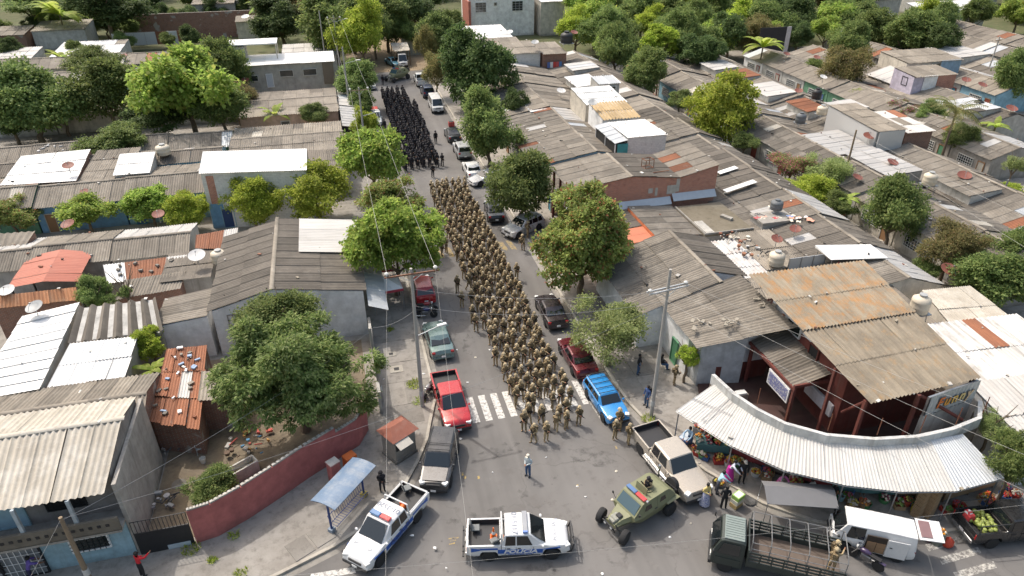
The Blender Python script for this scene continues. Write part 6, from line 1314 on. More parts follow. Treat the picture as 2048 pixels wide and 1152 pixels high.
    if rack:
        for k in range(5 if rack is True else 2): MB().box((b - .1 + (c - b) * k / 4.2, 0, zt + .09), (.04, hwt * 2, .03)).build('roof_bar', BLACKM, e)
        for s in (-1, 1): MB().tube((b, s * hwt * .9, zt + .06), (c, s * hwt * .9, zt + .06), .015, n=5).build('roof_rail', BLACKM, e)
    return e
def at(front, rear):
    """position and heading from the ground points under the two bumpers"""
    f, r = G(*front), G(*rear); c = (f + r) / 2; return (c.x, c.y, .004), math.atan2(f.y - r.y, f.x - r.x)
UP, DN = R(90), R(-90)
car('pickup', 'bright red pickup with empty bed facing the camera beside the crossing', (4.85, 35.5, 0), DN + .02, (.45, .02, .025), .1, 'pickup_truck', cat='pickup')
cc_ = car('suv', 'dark grey compact SUV with sun glint painted on the bonnet at the left corner', *at((868, 990), (893, 885)), (.06, .06, .062), .4, 'suv_car', cat='suv', rack='rails')
panel([(2.0, -.68, .985), (2.0, .68, .985), (1.08, .7, 1.1), (1.08, -.7, 1.1)], .02, .02, carpaint((.13, .13, .133), .5), 'bonnet', cc_)  # sun glint put into the colour: a paler panel laid over the bonnet
car('sedan', 'teal green sedan seen from behind above the red pickup', (5.15, 42.9, 0), UP + .03, (.15, .22, .215), .4)
car('hatch', 'red hatchback parked behind the motorcycles', (5.1, 50.4, 0), UP, (.4, .02, .025), .2)
car('sedan', 'charcoal old sedan right of the soldiers near the pale tree', (14.45, 44.6, 0), UP - .02, (.045, .035, .038), .3)
car('sedan', 'dark maroon sedan parked behind the blue car', (14.5, 38.3, 0), UP + .02, (.12, .012, .022), .35)
car('wagon', 'bright blue estate car with black roof bars at the crossing', (14.75, 33.2, 0), DN + .07, (.03, .25, .6), .1, rack=True, rim=RIMD)
tp = car('pickup', 'beige double cab pickup beside the market stalls', *at((1377, 987), (1302, 896)), (.46, .41, .345), .15, 'pickup_truck', cat='pickup', dims=dict(L=5.8, W=2.0, prof=[(2.9, .75), (2.8, 1.05), (1.4, 1.22), (1.2, 1.22), (-.86, 1.2), (-.88, .9), (-2.9, .9)], cab=(1.42, .8, -.68, -.88), zt=1.9, belt=1.18, wx=(1.85, -1.75), wins=((.66, .05), (-.03, -.6)), bed=(-.9, -2.87, 1.28)))
for s in (-1, 1): MB().box((0, s * 1.06, .45), (2.6, .16, .07)).build('running_board', CHROME, tp)
# right row, going away
car('suv', 'silver SUV angled into the pavement beneath the reddish tree', *at((1010, 480), (1082, 450)), (.62, .62, .62), .2)
car('sedan', 'black sedan seen from behind under the dark street tree', (14.35, 64.2, 0), UP - .1, (.015, .017, .022), .3)
car('sedan', 'silver coupe angled with its nose towards the road', *at((945, 372), (1005, 358)), (.5, .5, .51), .2)
car('sedan', 'white sedan parked behind the silver coupe', (14.4, 76.0, 0), UP, (.72, .72, .71), .0)
car('suv', 'silver crossover parked ahead of the white sedan', (14.5, 82.6, 0), UP, (.45, .46, .46), .2)
car('sedan', 'dark grey sedan alone beside the tall green street tree', (14.4, 89.0, 0), UP, (.03, .033, .038), .4)
car('minibus', 'white minibus with black front window facing the camera', (14.3, 102.5, 0), DN, (.72, .72, .71), .0, 'minibus', cat='minibus')
car('suv', 'navy blue car with red tail lights ahead of the white minibus', (14.2, 110.5, 0), UP, (.01, .02, .07), .4)
car('pickup', 'white pickup with empty bed beyond the navy car', (14.1, 117.6, 0), UP, (.66, .66, .64), .0, 'pickup_truck', cat='pickup')
wp = car('pickup', 'white pickup with red load beside the black clad column', (4.95, 98.2, 0), DN, (.68, .68, .67), .0, 'pickup_truck', cat='pickup')
MB().box((-1.7, 0, 1.35), (1.5, 1.4, .7)).build('red_load', paint((.45, .05, .04), .6), wp, bevel=.08)
car('sedan', 'silver sedan parked at the far left of the street end', (5.6, 117.5, 0), DN + .1, (.45, .46, .47), .2)
car('sedan', 'light blue sedan standing across the street end', *at((808, 140), (768, 122)), (.12, .28, .38), .2)
car('minibus', 'white truck cab under the ramshackle shed', (12.6, 131.5, 0), DN, (.66, .66, .66), .0, 'parked_truck', cat='truck', dims=dict(zt=2.2))
car('hatch', 'white car in the lane at the top left', G(262, 62), 1.2, (.72, .72, .72), .0)
# police pickups
PWHITE, PBLUE = (.74, .74, .735), paint((.02, .1, .4), .4); PNAVY = paint((.03, .05, .16), .5)
def police(label, loc, rz, number, bar, rollbar, extra):
    e = car('pickup', label, loc, rz, PWHITE, .0, 'police_pickup', cat='police pickup', rim=RIMS); hw = .92
    for s in (-1, 1):
        pts = [(-2.5, s * hw, .62), (1.0, s * hw, .6), (1.75, s * hw * .992, .74), (2.2, s * hw * .975, .9), (1.2, s * hw, .92), (-2.5, s * hw, .98)]
        pts = [(-2.45, s * hw, .66), (-1.95, s * hw, .66), (-1.95, s * hw, .86), (-2.45, s * hw, .88)]
        for q in ([(-2.4, .8), (-1.96, .9), (-1.96, 1.0), (-2.4, 1.08)], [(-1.05, .64), (1.25, .62), (1.25, .9), (-1.05, .92)], [(1.25, .86), (2.15, .9), (2.1, 1.0), (1.25, .9)], [(-1.96, .93), (-1.05, .93), (-1.05, 1.04), (-1.96, 1.04)]):
            pp = [(x, s * (hw if x < 2 else hw * .97), z) for x, z in q]; panel(pp if s < 0 else list(reversed(pp)), .012, .03, PBLUE, 'blue_stripe', e)
        tex('POLICIA', .34, WHITEP if number == '01-5117' else PNAVY, 'lettering', e, (.1, s * (hw + .016), .77), (R(90), 0, 0 if s < 0 else math.pi), .012, .25, 1.35)
        tex('NACIONAL CIVIL', .13, PBLUE, 'lettering', e, (.1, s * (hw + .006), .56), (R(90), 0, 0 if s < 0 else math.pi), .002, .2, 1.25)
        MB().box((.1, s * (hw + .02), .42), (2.0, .14, .06)).build('running_board', BLACKM, e)
    tex(number, .42, paint((.25, .27, .33), .6), 'roof_number', e, (-.28 if bar == 'wide' else -.2, 0, 1.828), (0, 0, -R(90)), .0, 0, 1.0)
    tex('POLICIA', .27, paint((.45, .47, .5), .6), 'bonnet_lettering', e, (1.9, 0, 1.132), (R(5.5), 0, R(90)), .0, 0, 1.2)
    if bar == 'wide':
        b = MB().box((.38, -.32, 1.9), (.3, .62, .13)).build('light_bar_blue', paint((.1, .2, .38), .25, coat=.6), e, bevel=.03); MB().box((.38, .32, 1.9), (.3, .62, .13)).build('light_bar_red', paint((.55, .07, .07), .25, coat=.6), e, bevel=.03)
    else:
        MB().box((.35, 0, 1.89), (.26, 1.35, .1)).build('light_bar', paint((.3, .31, .33), .4), e, bevel=.02); MB().box((.35, -.66, 1.89), (.24, .1, .11)).build('light_bar_end', paint((.15, .25, .6), .3), e)
    if rollbar:
        MB().path([V3(-.9, -.8, 1.2), V3(-.9, -.72, 1.82), V3(-.9, .72, 1.82), V3(-.9, .8, 1.2)], .04, 8).path([V3(-.9, -.84, 1.3), V3(-2.5, -.84, 1.3), V3(-2.55, .84, 1.3), V3(-.9, .84, 1.3)], .03, 6).build('roll_bar', WHITEP, e, smooth=True)
    else:
        MB().path([V3(-.84, -.84, 1.2), V3(-.84, -.72, 1.86), V3(-.84, .72, 1.86), V3(-.84, .84, 1.2)], .03, 6).build('roll_bar', WHITEP, e, smooth=True)
        MB().path([V3(2.72, -.8, .5), V3(2.82, -.75, .95), V3(2.82, .75, .95), V3(2.72, .8, .5)], .045, 8).path([V3(2.8, -.35, .4), V3(2.84, -.35, 1.05), V3(2.84, .35, 1.05), V3(2.8, .35, .4)], .04, 8).path([V3(2.78, -.8, .7), V3(2.78, .8, .7)], .04).build('bull_bar', BLACKM, e, smooth=True)
        MB().box((-2.82, 0, .75), (.08, 1.6, .05)).box((-2.82, -.5, .6), (.06, .05, .5)).box((-2.82, .5, .6), (.06, .05, .5)).box((-2.82, 0, .4), (.1, 1.7, .06)).build('rear_step', BLACKM, e)
    return e
pa = police('white and blue police pickup parked at the lower left kerb with red blue light bar', *at((716, 1140), (832, 1006)), '01-3520', 'wide', True, 1)
pb = police('white and blue police pickup broadside at the bottom centre with bull bar', *at((1132, 1090), (938, 1096)), '01-5117', 'slim', False, 2)
ORANGEP = paint((.75, .16, .03), .5); WBAND = WHITEP
def cone(label, host, x, y, z, lying=False):
    m = host.matrix_basis; p = m @ V3(x, y, z); e = empty('traffic_cone', p, host.rotation_euler.z, label, 'traffic cone')
    if lying: e.rotation_euler = (R(8), R(82), host.rotation_euler.z + .5)
    MB().box((0, 0, .02), (.36, .36, .04)).build('base', ORANGEP, e)
    MB().lathe([(.14, .04), (.1, .28)], n=12).lathe([(.07, .45), (.03, .7)], n=12).build('cone', ORANGEP, e, smooth=True); MB().lathe([(.101, .28), (.071, .45)], n=12).build('band', WBAND, e, smooth=True)
def seat(label, host, x, y, z, rz, lean):
    p = host.matrix_basis @ V3(x, y, z); e = empty('loose_chair', p, host.rotation_euler.z + rz, label, 'chair')
    gm = paint((.16, .17, .17), .6, 0, .2)
    MB().box((0, 0, .25), (.46, .42, .07)).build('seat', gm, e, bevel=.03, seg=2); MB().box((-.22, 0, .5), (.07, .42, .5), rot=Matrix.Rotation(-lean, 3, 'Y')).build('backrest', gm, e, bevel=.03, seg=2); MB().box((0, 0, .1), (.2, .2, .24)).build('pedestal', BLACKM, e)
cone('orange traffic cone standing in the bed of the broadside police pickup', pb, -1.25, -.1, .9); cone('orange traffic cone lying in the bed of the kerbside police pickup', pa, -1.3, .1, 1.05, True)
seat('grey bucket seat in the rear left of the broadside police pickup bed', pb, -2.2, .35, .88, 0, .2); seat('grey bucket seat lying beside the cone in the broadside pickup', pb, -1.2, -.55, .88, 2, .5); seat('dark bucket seat at the tail of the kerbside police pickup', pa, -2.25, -.35, 1.0, 2.6, .2)
# tan armoured buggy
TANP = paint((.2, .205, .115), .6, 0, .12, 2, .25, (.15, .13, .09)); TAND = paint((.16, .155, .09), .7, 0, .15)
def buggy(label, loc, rz, gunner=True):
    e = empty('armoured_vehicle', loc, rz, label, 'armoured vehicle')
    # hull: faceted cabin
    def ring(x, zl, zm, zt, wl, wm, wt): return [V3(x, -wl, zl), V3(x, -wm, zm), V3(x, -wt, zt), V3(x, wt, zt), V3(x, wm, zm), V3(x, wl, zl)]
    hull = loft_mb([ring(1.15, .75, 1.15, 1.3, .62, .92, .84), ring(.55, .5, 1.15, 1.98, .75, 1.0, .8), ring(.35, .5, 1.2, 2.02, .8, 1.0, .8), ring(-1.3, .5, 1.25, 2.06, .8, 1.0, .8), ring(-1.55, .6, 1.3, 2.0, .8, .98, .78), ring(-2.1, .9, 1.35, 1.5, .7, .9, .75)])
    link('hull', fixn(hull.mesh('hull', TANP)), None, e)
    nose = loft_mb([ring(2.15, .62, .8, .9, .3, .4, .3), ring(1.7, .6, .9, 1.12, .38, .5, .38), ring(1.1, .6, 1.0, 1.3, .5, .72, .6)])
    link('nose', fixn(nose.mesh('nose', TANP)), None, e)
    MB().box((1.75, 0, 1.08), (.5, .5, .2)).box((1.95, 0, .95), (.4, .44, .3)).build('engine', paint((.3, .3, .26), .5, .4, .4, 8), e, bevel=.04); MB().box((1.62, .1, 1.22), (.3, .34, .12)).build('air_box', BLACKM, e, bevel=.03)
    panel([(1.06, -.74, 1.38), (1.06, .74, 1.38), (.62, .7, 1.93), (.62, -.7, 1.93)], .03, .03, glassmat('armour_glass', (.05, .09, .11), .1), 'windscreen', e); MB().tube((.84, 0, 1.68), (1.05, .2, 1.42), .012, n=5).build('wiper', BLACKM, e)
    for s in (-1, 1):
        for (x0, x1, z0, z1) in ((.42, -.12, 1.5, 1.78), (-.75, -1.25, 1.55, 1.8)):
            yy = lambda z: s * (1.0 + (.8 - 1.0) * (z - 1.2) / (2.03 - 1.2) + .0)
            pts = [(x1, yy(z0), z0), (x0, yy(z0), z0), (x0 - .12, yy(z1), z1), (x1 + .06, yy(z1), z1)]
            panel(pts if s < 0 else list(reversed(pts)), .02, .03, TINT, 'side_window', e)
        MB().path([V3(.5, s * .985, 1.16), V3(.5, s * .84, 1.9)], .012, 4).path([V3(-.55, s * 1.0, 1.2), V3(-.55, s * .83, 1.96)], .012, 4).path([V3(.5, s * .79, .58), V3(-.55, s * .83, .58)], .012, 4).build('door_seam', TAND, e); MB().box((-.4, s * 1.01, 1.35), (.16, .04, .04)).build('door_handle', BLACKM, e)
        for x, st in ((1.95, .32), (-1.65, 0)):
            w = wheel(e, x, s * .98, .46, .33, TAND, s, 20); w.rotation_euler.z = st
            MB().tube((x, s * .3, .6), (x, s * .85, .48), .05).tube((x + .15, s * .35, .95), (x + .05, s * .8, .5), .035).build('suspension_arm', BLACKM, e)
        MB().add([(-1.2, s * .8, 1.3), (-2.2, s * .8, 1.25), (-2.3, s * 1.12, 1.2), (-1.25, s * 1.12, 1.22), (-1.2, s * .8, 1.26), (-2.2, s * .8, 1.21), (-2.3, s * 1.12, 1.16), (-1.25, s * 1.12, 1.18)], [(0, 1, 2, 3), (7, 6, 5, 4), (0, 4, 5, 1), (1, 5, 6, 2), (2, 6, 7, 3), (3, 7, 4, 0)]).build('mudguard', TANP, e)
        MB().tube((1.0, s * .86, 1.3), (1.05, s * 1.08, 1.65), .015, n=5).box((1.05, s * 1.1, 1.7), (.05, .1, .16)).build('mirror', BLACKM, e)
    MB().path([V3(2.2, -.42, .5), V3(2.36, -.4, .95), V3(2.36, .4, .95), V3(2.2, .42, .5)], .04, 7).path([V3(2.3, -.42, .72), V3(2.3, .42, .72)], .035, 6).build('front_guard', BLACKM, e, smooth=True)
    for s in (-1, 1): MB().tube((2.3, s * .25, .82), (2.38, s * .25, .82), .09, n=10).build('headlight', LAMP, e)
    MB().box((.28, -.38, 2.13), (.28, .74, .12)).build('light_bar_blue', paint((.1, .18, .35), .25, coat=.6), e, bevel=.03); MB().box((.28, .38, 2.13), (.28, .74, .12)).build('light_bar_red', paint((.55, .06, .06), .25, coat=.6), e, bevel=.03)
    MB().box((.28, .86, 2.12), (.12, .12, .14)).build('beacon', CHROME, e)
    MB().lathe([(.42, 2.04), (.42, 2.1)], (-.55, 0, 0), 18).build('hatch_ring', TAND, e); MB().box((-.1, 0, 2.28), (.05, .85, .44), rot=Matrix.Rotation(-.15, 3, 'Y')).build('gun_shield', TANP, e)
    for y in (-.7, -.35, 0, .35, .7): MB().tube((-1.6, y, 1.62), (-2.3, y, 1.4), .03, n=6).build('rack_bar', BLACKM, e)
    MB().path([V3(-1.55, -.78, 1.7), V3(-1.55, .78, 1.7)], .035).path([V3(-2.3, -.78, 1.42), V3(-2.3, .78, 1.42)], .035).build('rear_rack', BLACKM, e)
    MB().lathe([(.18, -.14), (.44, -.15), (.47, 0), (.44, .15), (.18, .14)], (0, 0, 0), 18).build('spare_wheel', RUBBER, e, (-2.45, .25, 1.35), (0, R(75), 0), smooth=True)
    MB().tube((-2.3, -.7, 1.2), (-2.3, -.72, 2.0), .06, n=8).lathe([(.1, 2.0), (.12, 2.1), (.06, 2.22)], (-2.3, -.72, 0), 10).build('exhaust_stack', CHROME, e, smooth=True)
    return e
ba = buggy('tan open wheeled armoured vehicle with roof gunner in the middle of the junction', *at((1205, 1075), (1338, 992)))
bb = buggy('second tan armoured vehicle standing across the far end of the street', *at((768, 168), (822, 152)))
ba.scale = (.93, .93, .93); bb.scale = (.93, .93, .93)
RUSTG = paint((.2, .2, .2), .5, .3, .2)
# dark green stake truck
st_loc, st_rz = at((1412, 1105), (1665, 1165))
st = empty('stake_truck', st_loc, st_rz, 'dark green army truck with open slatted bed and bare canopy hoops', 'truck'); TG = paint((.035, .045, .04), .5, 0, .15, 2, .3, (.07, .06, .05)); TGL = paint((.2, .24, .225), .5, 0, .12, 2)
def ringc(x, zl, zm, zt, w, wt): return [V3(x, -w * .97, zl), V3(x, -w, zm), V3(x, -wt, zt - .08), V3(x, -wt + .12, zt), V3(x, wt - .12, zt), V3(x, wt, zt - .08), V3(x, w, zm), V3(x, w * .97, zl)]
link('cab', fixn(loft_mb([ringc(3.15, .5, .9, 1.1, .95, .9), ringc(3.12, .5, 1.3, 1.42, 1.0, .95), ringc(2.75, .5, 1.35, 2.3, 1.03, .9), ringc(2.6, .5, 1.35, 2.36, 1.03, .9), ringc(1.65, .5, 1.35, 2.36, 1.03, .9), ringc(1.5, .5, 1.35, 2.28, 1.02, .9)]).mesh('cab', TG, auto=.5)), None, st)
MB().box((2.1, 0, 2.375), (1.05, 1.62, .04)).build('roof_panel', TGL, st, bevel=.015)
for k in range(9): MB().box((2.1, -.64 + k * .16, 2.405), (.95, .035, .025)).build('roof_rib', TGL, st)
panel([(3.16, -.86, 1.46), (3.16, .86, 1.46), (2.82, .76, 2.22), (2.82, -.76, 2.22)], .04, .03, CGLASS, 'windscreen', st)
for s in (-1, 1):
    pts = [(1.75, s * 1.03, 1.45), (2.85, s * 1.03, 1.45), (2.62, s * .93, 2.15), (1.75, s * .93, 2.15)]; panel(pts if s < 0 else list(reversed(pts)), .03, .03, CGLASS, 'side_window', st)
    MB().box((3.14, s * .72, .95), (.1, .3, .22)).build('headlight', LAMP, st, bevel=.03); MB().tube((2.95, s * 1.02, 1.5), (3.1, s * 1.3, 1.75), .015).box((3.1, s * 1.32, 1.75), (.05, .14, .3)).build('mirror', BLACKM, st)
    MB().box((2.3, s * 1.04, .88), (1.3, .03, .5)).build('door', TG, st)
    wheel(st, 2.35, s * .9, .42, .26, RIMD, s); wheel(st, -1.9, s * .82, .42, .44, RIMD, s)
MB().box((-.3, 0, .75), (6.2, .8, .16)).box((3.16, 0, .58), (.16, 2.0, .24)).build('chassis', BLACKM, st)
MB().box((-1.05, 0, 1.03), (4.75, 2.2, .12)).build('bed_floor', paint((.13, .1, .08), .85, 0, .3, 2, .5), st)
for s in (-1, 1):
    MB().box((-1.05, s * 1.1, 1.22), (4.8, .07, .42)).build('bed_side', TG, st)
    for k, z in enumerate((1.6, 1.82, 2.04)): MB().box((-1.05, s * 1.1, z), (4.8, .05, .11)).build('slat', TG, st)
    for k in range(9): MB().box((-3.4 + k * .588, s * 1.13, 1.55), (.07, .05, 1.1)).build('stake', TG, st)
MB().box((1.33, 0, 1.6), (.07, 2.2, 1.1)).build('headboard', TG, st)
for k in range(6):
    x = 1.25 - k * .92; MB().path([V3(x, -1.08, 1.6), V3(x, -1.06, 2.75), V3(x, -.8, 2.95), V3(x, .8, 2.95), V3(x, 1.06, 2.75), V3(x, 1.08, 1.6)], .028, 6).build('canopy_hoop', RUSTG, st, smooth=True)
for y, z in ((-1.06, 2.75), (1.06, 2.75), (1.07, 2.3)): MB().tube((1.25, y, z), (-3.35, y, z), .022, n=6).build('canopy_rail', RUSTG, st)
st.scale = (.93, .95, .95)
# white minivan with open side door and raised tailgate
wv = car('van', 'white minivan with open sliding door and raised tailgate by the market', *at((1668, 1075), (1802, 1104)), (.74, .74, .735), .0, 'minivan', cat='van')
MB().box((-.05, .815, 1.0), (.95, .05, 1.1)).build('door_opening', paint((.05, .035, .025), .9), wv)
for k in range(4): MB().box((-.3 + (k % 2) * .45, .8, .62 + (k // 2) * .36), (.42, .12, .34)).build('cardboard_box', paint((.33, .2, .11), .9, 0, .15), wv)
MB().box((-1.05, .87, .95), (1.0, .05, 1.2)).build('sliding_door', carpaint((.72, .72, .715)), wv, bevel=.02); MB().box((-.75, .9, 1.05), (.12, .03, .05)).build('door_handle', BLACKM, wv)
tg = MB(); panel([(-1.9, -.7, 1.84), (-1.9, .7, 1.84), (-3.0, .68, 1.95), (-3.0, -.68, 1.95)], .03, .05, carpaint((.72, .72, .715)), 'tailgate', wv)
panel([(-2.0, -.55, 1.88), (-2.0, .55, 1.88), (-2.5, .53, 1.93), (-2.5, -.53, 1.93)], .05, .02, paint((.2, .12, .12), .2), 'tailgate_window', wv)
# black pickup with coconuts
bp = car('pickup', 'black pickup loaded with green coconuts at the right edge', *at((2085, 1058), (1932, 1072)), (.02, .02, .021), .2, 'pickup_truck', cat='pickup', rim=RIMS)
MB().path([V3(-.9, -.86, 1.25), V3(-.9, -.86, 1.75), V3(-2.5, -.86, 1.75), V3(-2.5, -.86, 1.25)], .03, 6).path([V3(-.9, .86, 1.25), V3(-.9, .86, 1.75), V3(-2.5, .86, 1.75), V3(-2.5, .86, 1.25)], .03, 6).build('side_rail', BLACKM, bp)
cn = random.Random(3); COCO = paint((.22, .26, .06), .5, 0, .35, 5, orand=.3); cm = MB().lathe([(.03, -.12), (.09, -.08), (.12, 0), (.1, .08), (.03, .13)], n=9).mesh('coconut', COCO, smooth=True)
for k in range(55):
    p = bp.matrix_basis @ V3(cn.uniform(-2.3, -1.15), cn.uniform(-.65, .6), 1.0 + .1 * (k // 18)); tag(link('coconut', cm, None, None, p, (cn.uniform(0, 3), cn.uniform(0, 3), 0)), 'green coconut heaped in the bed of the black pickup', 'coconut', 'coconuts in the black pickup')
tag(MB().box((0, 0, .2), (.6, .5, .4), taper=.7).box((0, .1, .42), (.4, .4, .2), mi=1, taper=.6).build('sack', [paint((.5, .05, .05), .8), WHITEP], None, bp.matrix_basis @ V3(-2.25, .3, 1.0), bevel=.06), 'red and white sack beside the coconuts', 'sack')
# motorcycles
def moto(label, loc, rz, col, name='motorcycle'):
    e = empty(name, loc, rz, label, 'motorcycle'); rot = Matrix.Rotation(R(90), 3, 'X'); pm = carpaint(col, .1)
    for x in (.68, -.62):
        MB().lathe([(.22, -.05), (.29, -.055), (.31, 0), (.29, .055), (.22, .05)], (0, 0, 0), 16, 0, rot).build('wheel', RUBBER, e, (x, 0, .31), smooth=True); o = e.children[-1]
    MB().path([V3(.68, .06, .31), V3(.45, .06, .85), V3(.4, 0, 1.0)], .025, 6).path([V3(.68, -.06, .31), V3(.45, -.06, .85)], .025, 6).path([V3(.38, -.36, 1.05), V3(.42, 0, 1.0), V3(.38, .36, 1.05)], .016, 6).build('fork', CHROME, e, smooth=True)
    MB().box((.02, 0, .5), (.5, .26, .34)).build('engine', paint((.2, .2, .2), .4, .6), e, bevel=.05); MB().lathe([(.08, -.28), (.16, -.1), (.15, .15), (.05, .28)], (.14, 0, .8), 10, 0, Matrix.Rotation(R(90), 3, 'Y')).build('fuel_tank', pm, e, smooth=True)
    MB().box((-.38, 0, .78), (.62, .24, .1)).build('seat', DARK, e, bevel=.04, seg=2); MB().box((-.75, 0, .66), (.35, .16, .06)).build('rear_guard', pm, e, bevel=.02); MB().tube((.5, 0, .88), (.58, 0, .88), .09, n=10).build('headlight', LAMP, e)
    MB().tube((.05, -.15, .3), (-.75, -.17, .36), .045, n=8).build('exhaust', CHROME, e)
    for s in (-1, 1): MB().tube((.36, s * .3, 1.05), (.4, s * .36, 1.22), .008, n=4).box((.4, s * .38, 1.25), (.02, .12, .08)).build('mirror', BLACKM, e)
    return e
moto('black motorcycle with purple tank beside the white minivan', *at((1697, 1108), (1760, 1146)), (.05, .03, .08))
moto('black and red motorcycle nosed to the kerb behind the red hatchback', (4.9, 47.6, 0), -.1, (.3, .02, .02)); moto('dark blue motorcycle beside the black and red one', (4.75, 46.8, 0), -.15, (.02, .03, .12)); moto('silver motorcycle at the left pole foot', *at((852, 800), (866, 780)), (.3, .3, .3))
# ================================================================ people in the scene
# --- tan column
TANL = 'soldier in tan camouflage and helmet within the dense tan column, rifle across chest'
n_t = 0
for k in range(35):
    y = 32.7 + k * 1.14
    for f in range(7):
        if k < 2 and f in (0, 3, 6)[:3 - k]: continue
        x = 9.0 + f * .585
        x += pr.gauss(0, .11); yy = y + pr.gauss(0, .2) + (f % 2) * .3
        xs = (yy - 32) * .010 * 0
        soldier(x, yy, pr.gauss(0, .45), 'tan', pr.choice(('guard', 'guard', 'guard2', 'guard3', 'hands', 'walk')), TANL, 'soldiers of the tan column'); n_t += 1
# --- black column: too many to single out beside the tan one, one mass
BO = ('guard', 'stand', 'guard3', 'hands'); cv = []; cf = []; cmi = []; off = 0
def _arr(me):
    v = np.empty(len(me.vertices) * 3, np.float32); me.vertices.foreach_get('co', v); return v.reshape(-1, 3)
_hp = _arr(HEL_B); _vp = _arr(VEST_B); _rp = _arr(RIFLE); CM = [BLK, SKIN[1], BOOTB, HAIR, BLKIT, GUN]
def _put(me, V, M, mi):
    global off
    W_ = V @ M[:3, :3].T + M[:3, 3]; cv.append(W_)
    for k, p in enumerate(me.polygons): cf.append(tuple(i + off for i in p.vertices)); cmi.append(mi[k] if isinstance(mi, list) else mi)
    off += len(V)
for k in range(34):
    y = 79.3 + k * .95; nf = 6 if k < 26 else 5
    for f in range(nf):
        x = 6.9 + f * .78 + pr.gauss(0, .09) + (k * .012 if nf == 6 else .3); ps = pr.choice(BO); sc_ = pr.uniform(.97, 1.05)
        M = Matrix.Translation((x, y + pr.gauss(0, .15), 0)) @ Matrix.Rotation(pr.gauss(0, .25), 4, 'Z') @ Matrix.Scale(sc_, 4)
        me_ = _skin[ps][0][0]; hx, hy = POSES[ps].get('head', (0, 0))
        _put(me_, _arr(me_), np.array(M), face_mats(ps, 0, None, False)); _put(HEL_B, _hp, np.array(M @ Matrix.Translation((hx, hy - .012, NZ + .115))), 4); _put(VEST_B, _vp, np.array(M), 4)
        if ps.startswith('g'): _put(RIFLE, _rp, np.array(M @ Matrix.Translation((.02, -.25, 1.1)) @ Matrix.Rotation(.8, 4, 'Y')), 5)
cme = bpy.data.meshes.new('crowd'); cme.from_pydata(np.concatenate(cv).tolist(), [], cf)
for m in CM: cme.materials.append(m)
cme.polygons.foreach_set('material_index', cmi); cme.polygons.foreach_set('use_smooth', [True] * len(cmi)); cme.update()
tag(link('crowd', cme), 'dense marching column of officers in black uniforms and helmets up the street', 'crowd', kind='stuff')
# --- stragglers
for i, (px, py, kind, pose, rz, lb) in enumerate((
    (867, 455, 'tan', 'guard', .3, 'tan soldier standing farthest back on the left flank under the tree'), (878, 475, 'tan', 'guard3', -.2, 'tan soldier on the left flank facing the camera above the yellow marks'), (884, 512, 'tan', 'guard2', .5, 'tan soldier beside the left yellow bump marks'), (893, 505, 'tan', 'guard', -1, 'tan soldier just behind the one at the yellow marks'),
    (915, 585, 'tan', 'guard2', .1, 'tan soldier walking left of the column below the tree'), (924, 615, 'tan', 'guard', -.4, 'tan soldier standing left of the column facing the camera'), (945, 645, 'tan', 'hands', .6, 'left one of two tan soldiers close to the teal car'), (952, 663, 'tan', 'guard3', 0, 'right one of two tan soldiers close to the teal car, with long shadow'),
    (1046, 500, 'tan', 'bend', -.6, 'tan soldier stooping at the right kerb beside the silver SUV'), (1055, 478, 'tan', 'guard', 1.0, 'tan soldier behind the stooping one at the right kerb'), (966, 455, 'tan', 'guard', .2, 'tan soldier walking alone right of the column near the black sedan'), (1033, 560, 'tan', 'guard', .1, 'tan soldier at the right edge of the column near the reddish tree'),
    (1068, 885, 'tan', 'guard2', -1.2, 'foremost tan soldier of the column on the left, rifle held low'), (1092, 882, 'tan', 'guard', .2, 'foremost tan soldier of the column in the middle facing the camera'), (1112, 862, 'tan', 'guard3', 2.6, 'tan soldier at the head of the column with back turned'), (1132, 858, 'tan', 'hands', .4, 'tan soldier at the head of the column on the right'), (1157, 850, 'tan', 'guard', -.1, 'rightmost tan soldier at the head of the column beside the stripe'), (1048, 862, 'tan', 'guard', -.5, 'leftmost tan soldier at the head of the column'),
    (1229, 878, 'tan', 'guard', .3, 'tan soldier standing before the blue car bonnet'), (1237, 858, 'tan', 'guard3', -.5, 'tan soldier right behind the one at the blue car'), (1256, 888, 'tan', 'guard', 1.4, 'tan soldier between the blue car and the beige pickup'), (1347, 772, 'tan', 'guard', 1.2, 'tan soldier on guard at the white corner wall'),
    (766, 985, 'black', 'hands', .1, 'black clad officer standing by the blue bus shelter'), (742, 260, 'black', 'stand', .5, 'black clad officer beside the white pickup with red load'), (752, 245, 'black', 'guard', 2, 'black clad officer talking near the white pickup'), (770, 262, 'black', 'stand', .2, 'black clad officer walking left of the black column'), (785, 278, 'black', 'stand', 1, 'black clad officer left of the column, nearest the tree'), (812, 345, 'black', 'hands', .0, 'black clad officer at the near left corner of the black column'), (872, 287, 'black', 'stand', -.4, 'black clad officer at the right edge of the black column'), (766, 170, 'black', 'stand', .3, 'black clad officer beside the far armoured vehicle'), (885, 332, 'black', 'hands', 0, 'black clad officer at the near right corner of the black column'), (866, 355, 'black', 'guard', .3, 'black clad officer standing nearest the camera in the black column'))):
    p = G(px, py); soldier(p.x, p.y, rz, kind, pose, lb, z=.13 if p.x > 16.2 or p.x < 4 else 0)
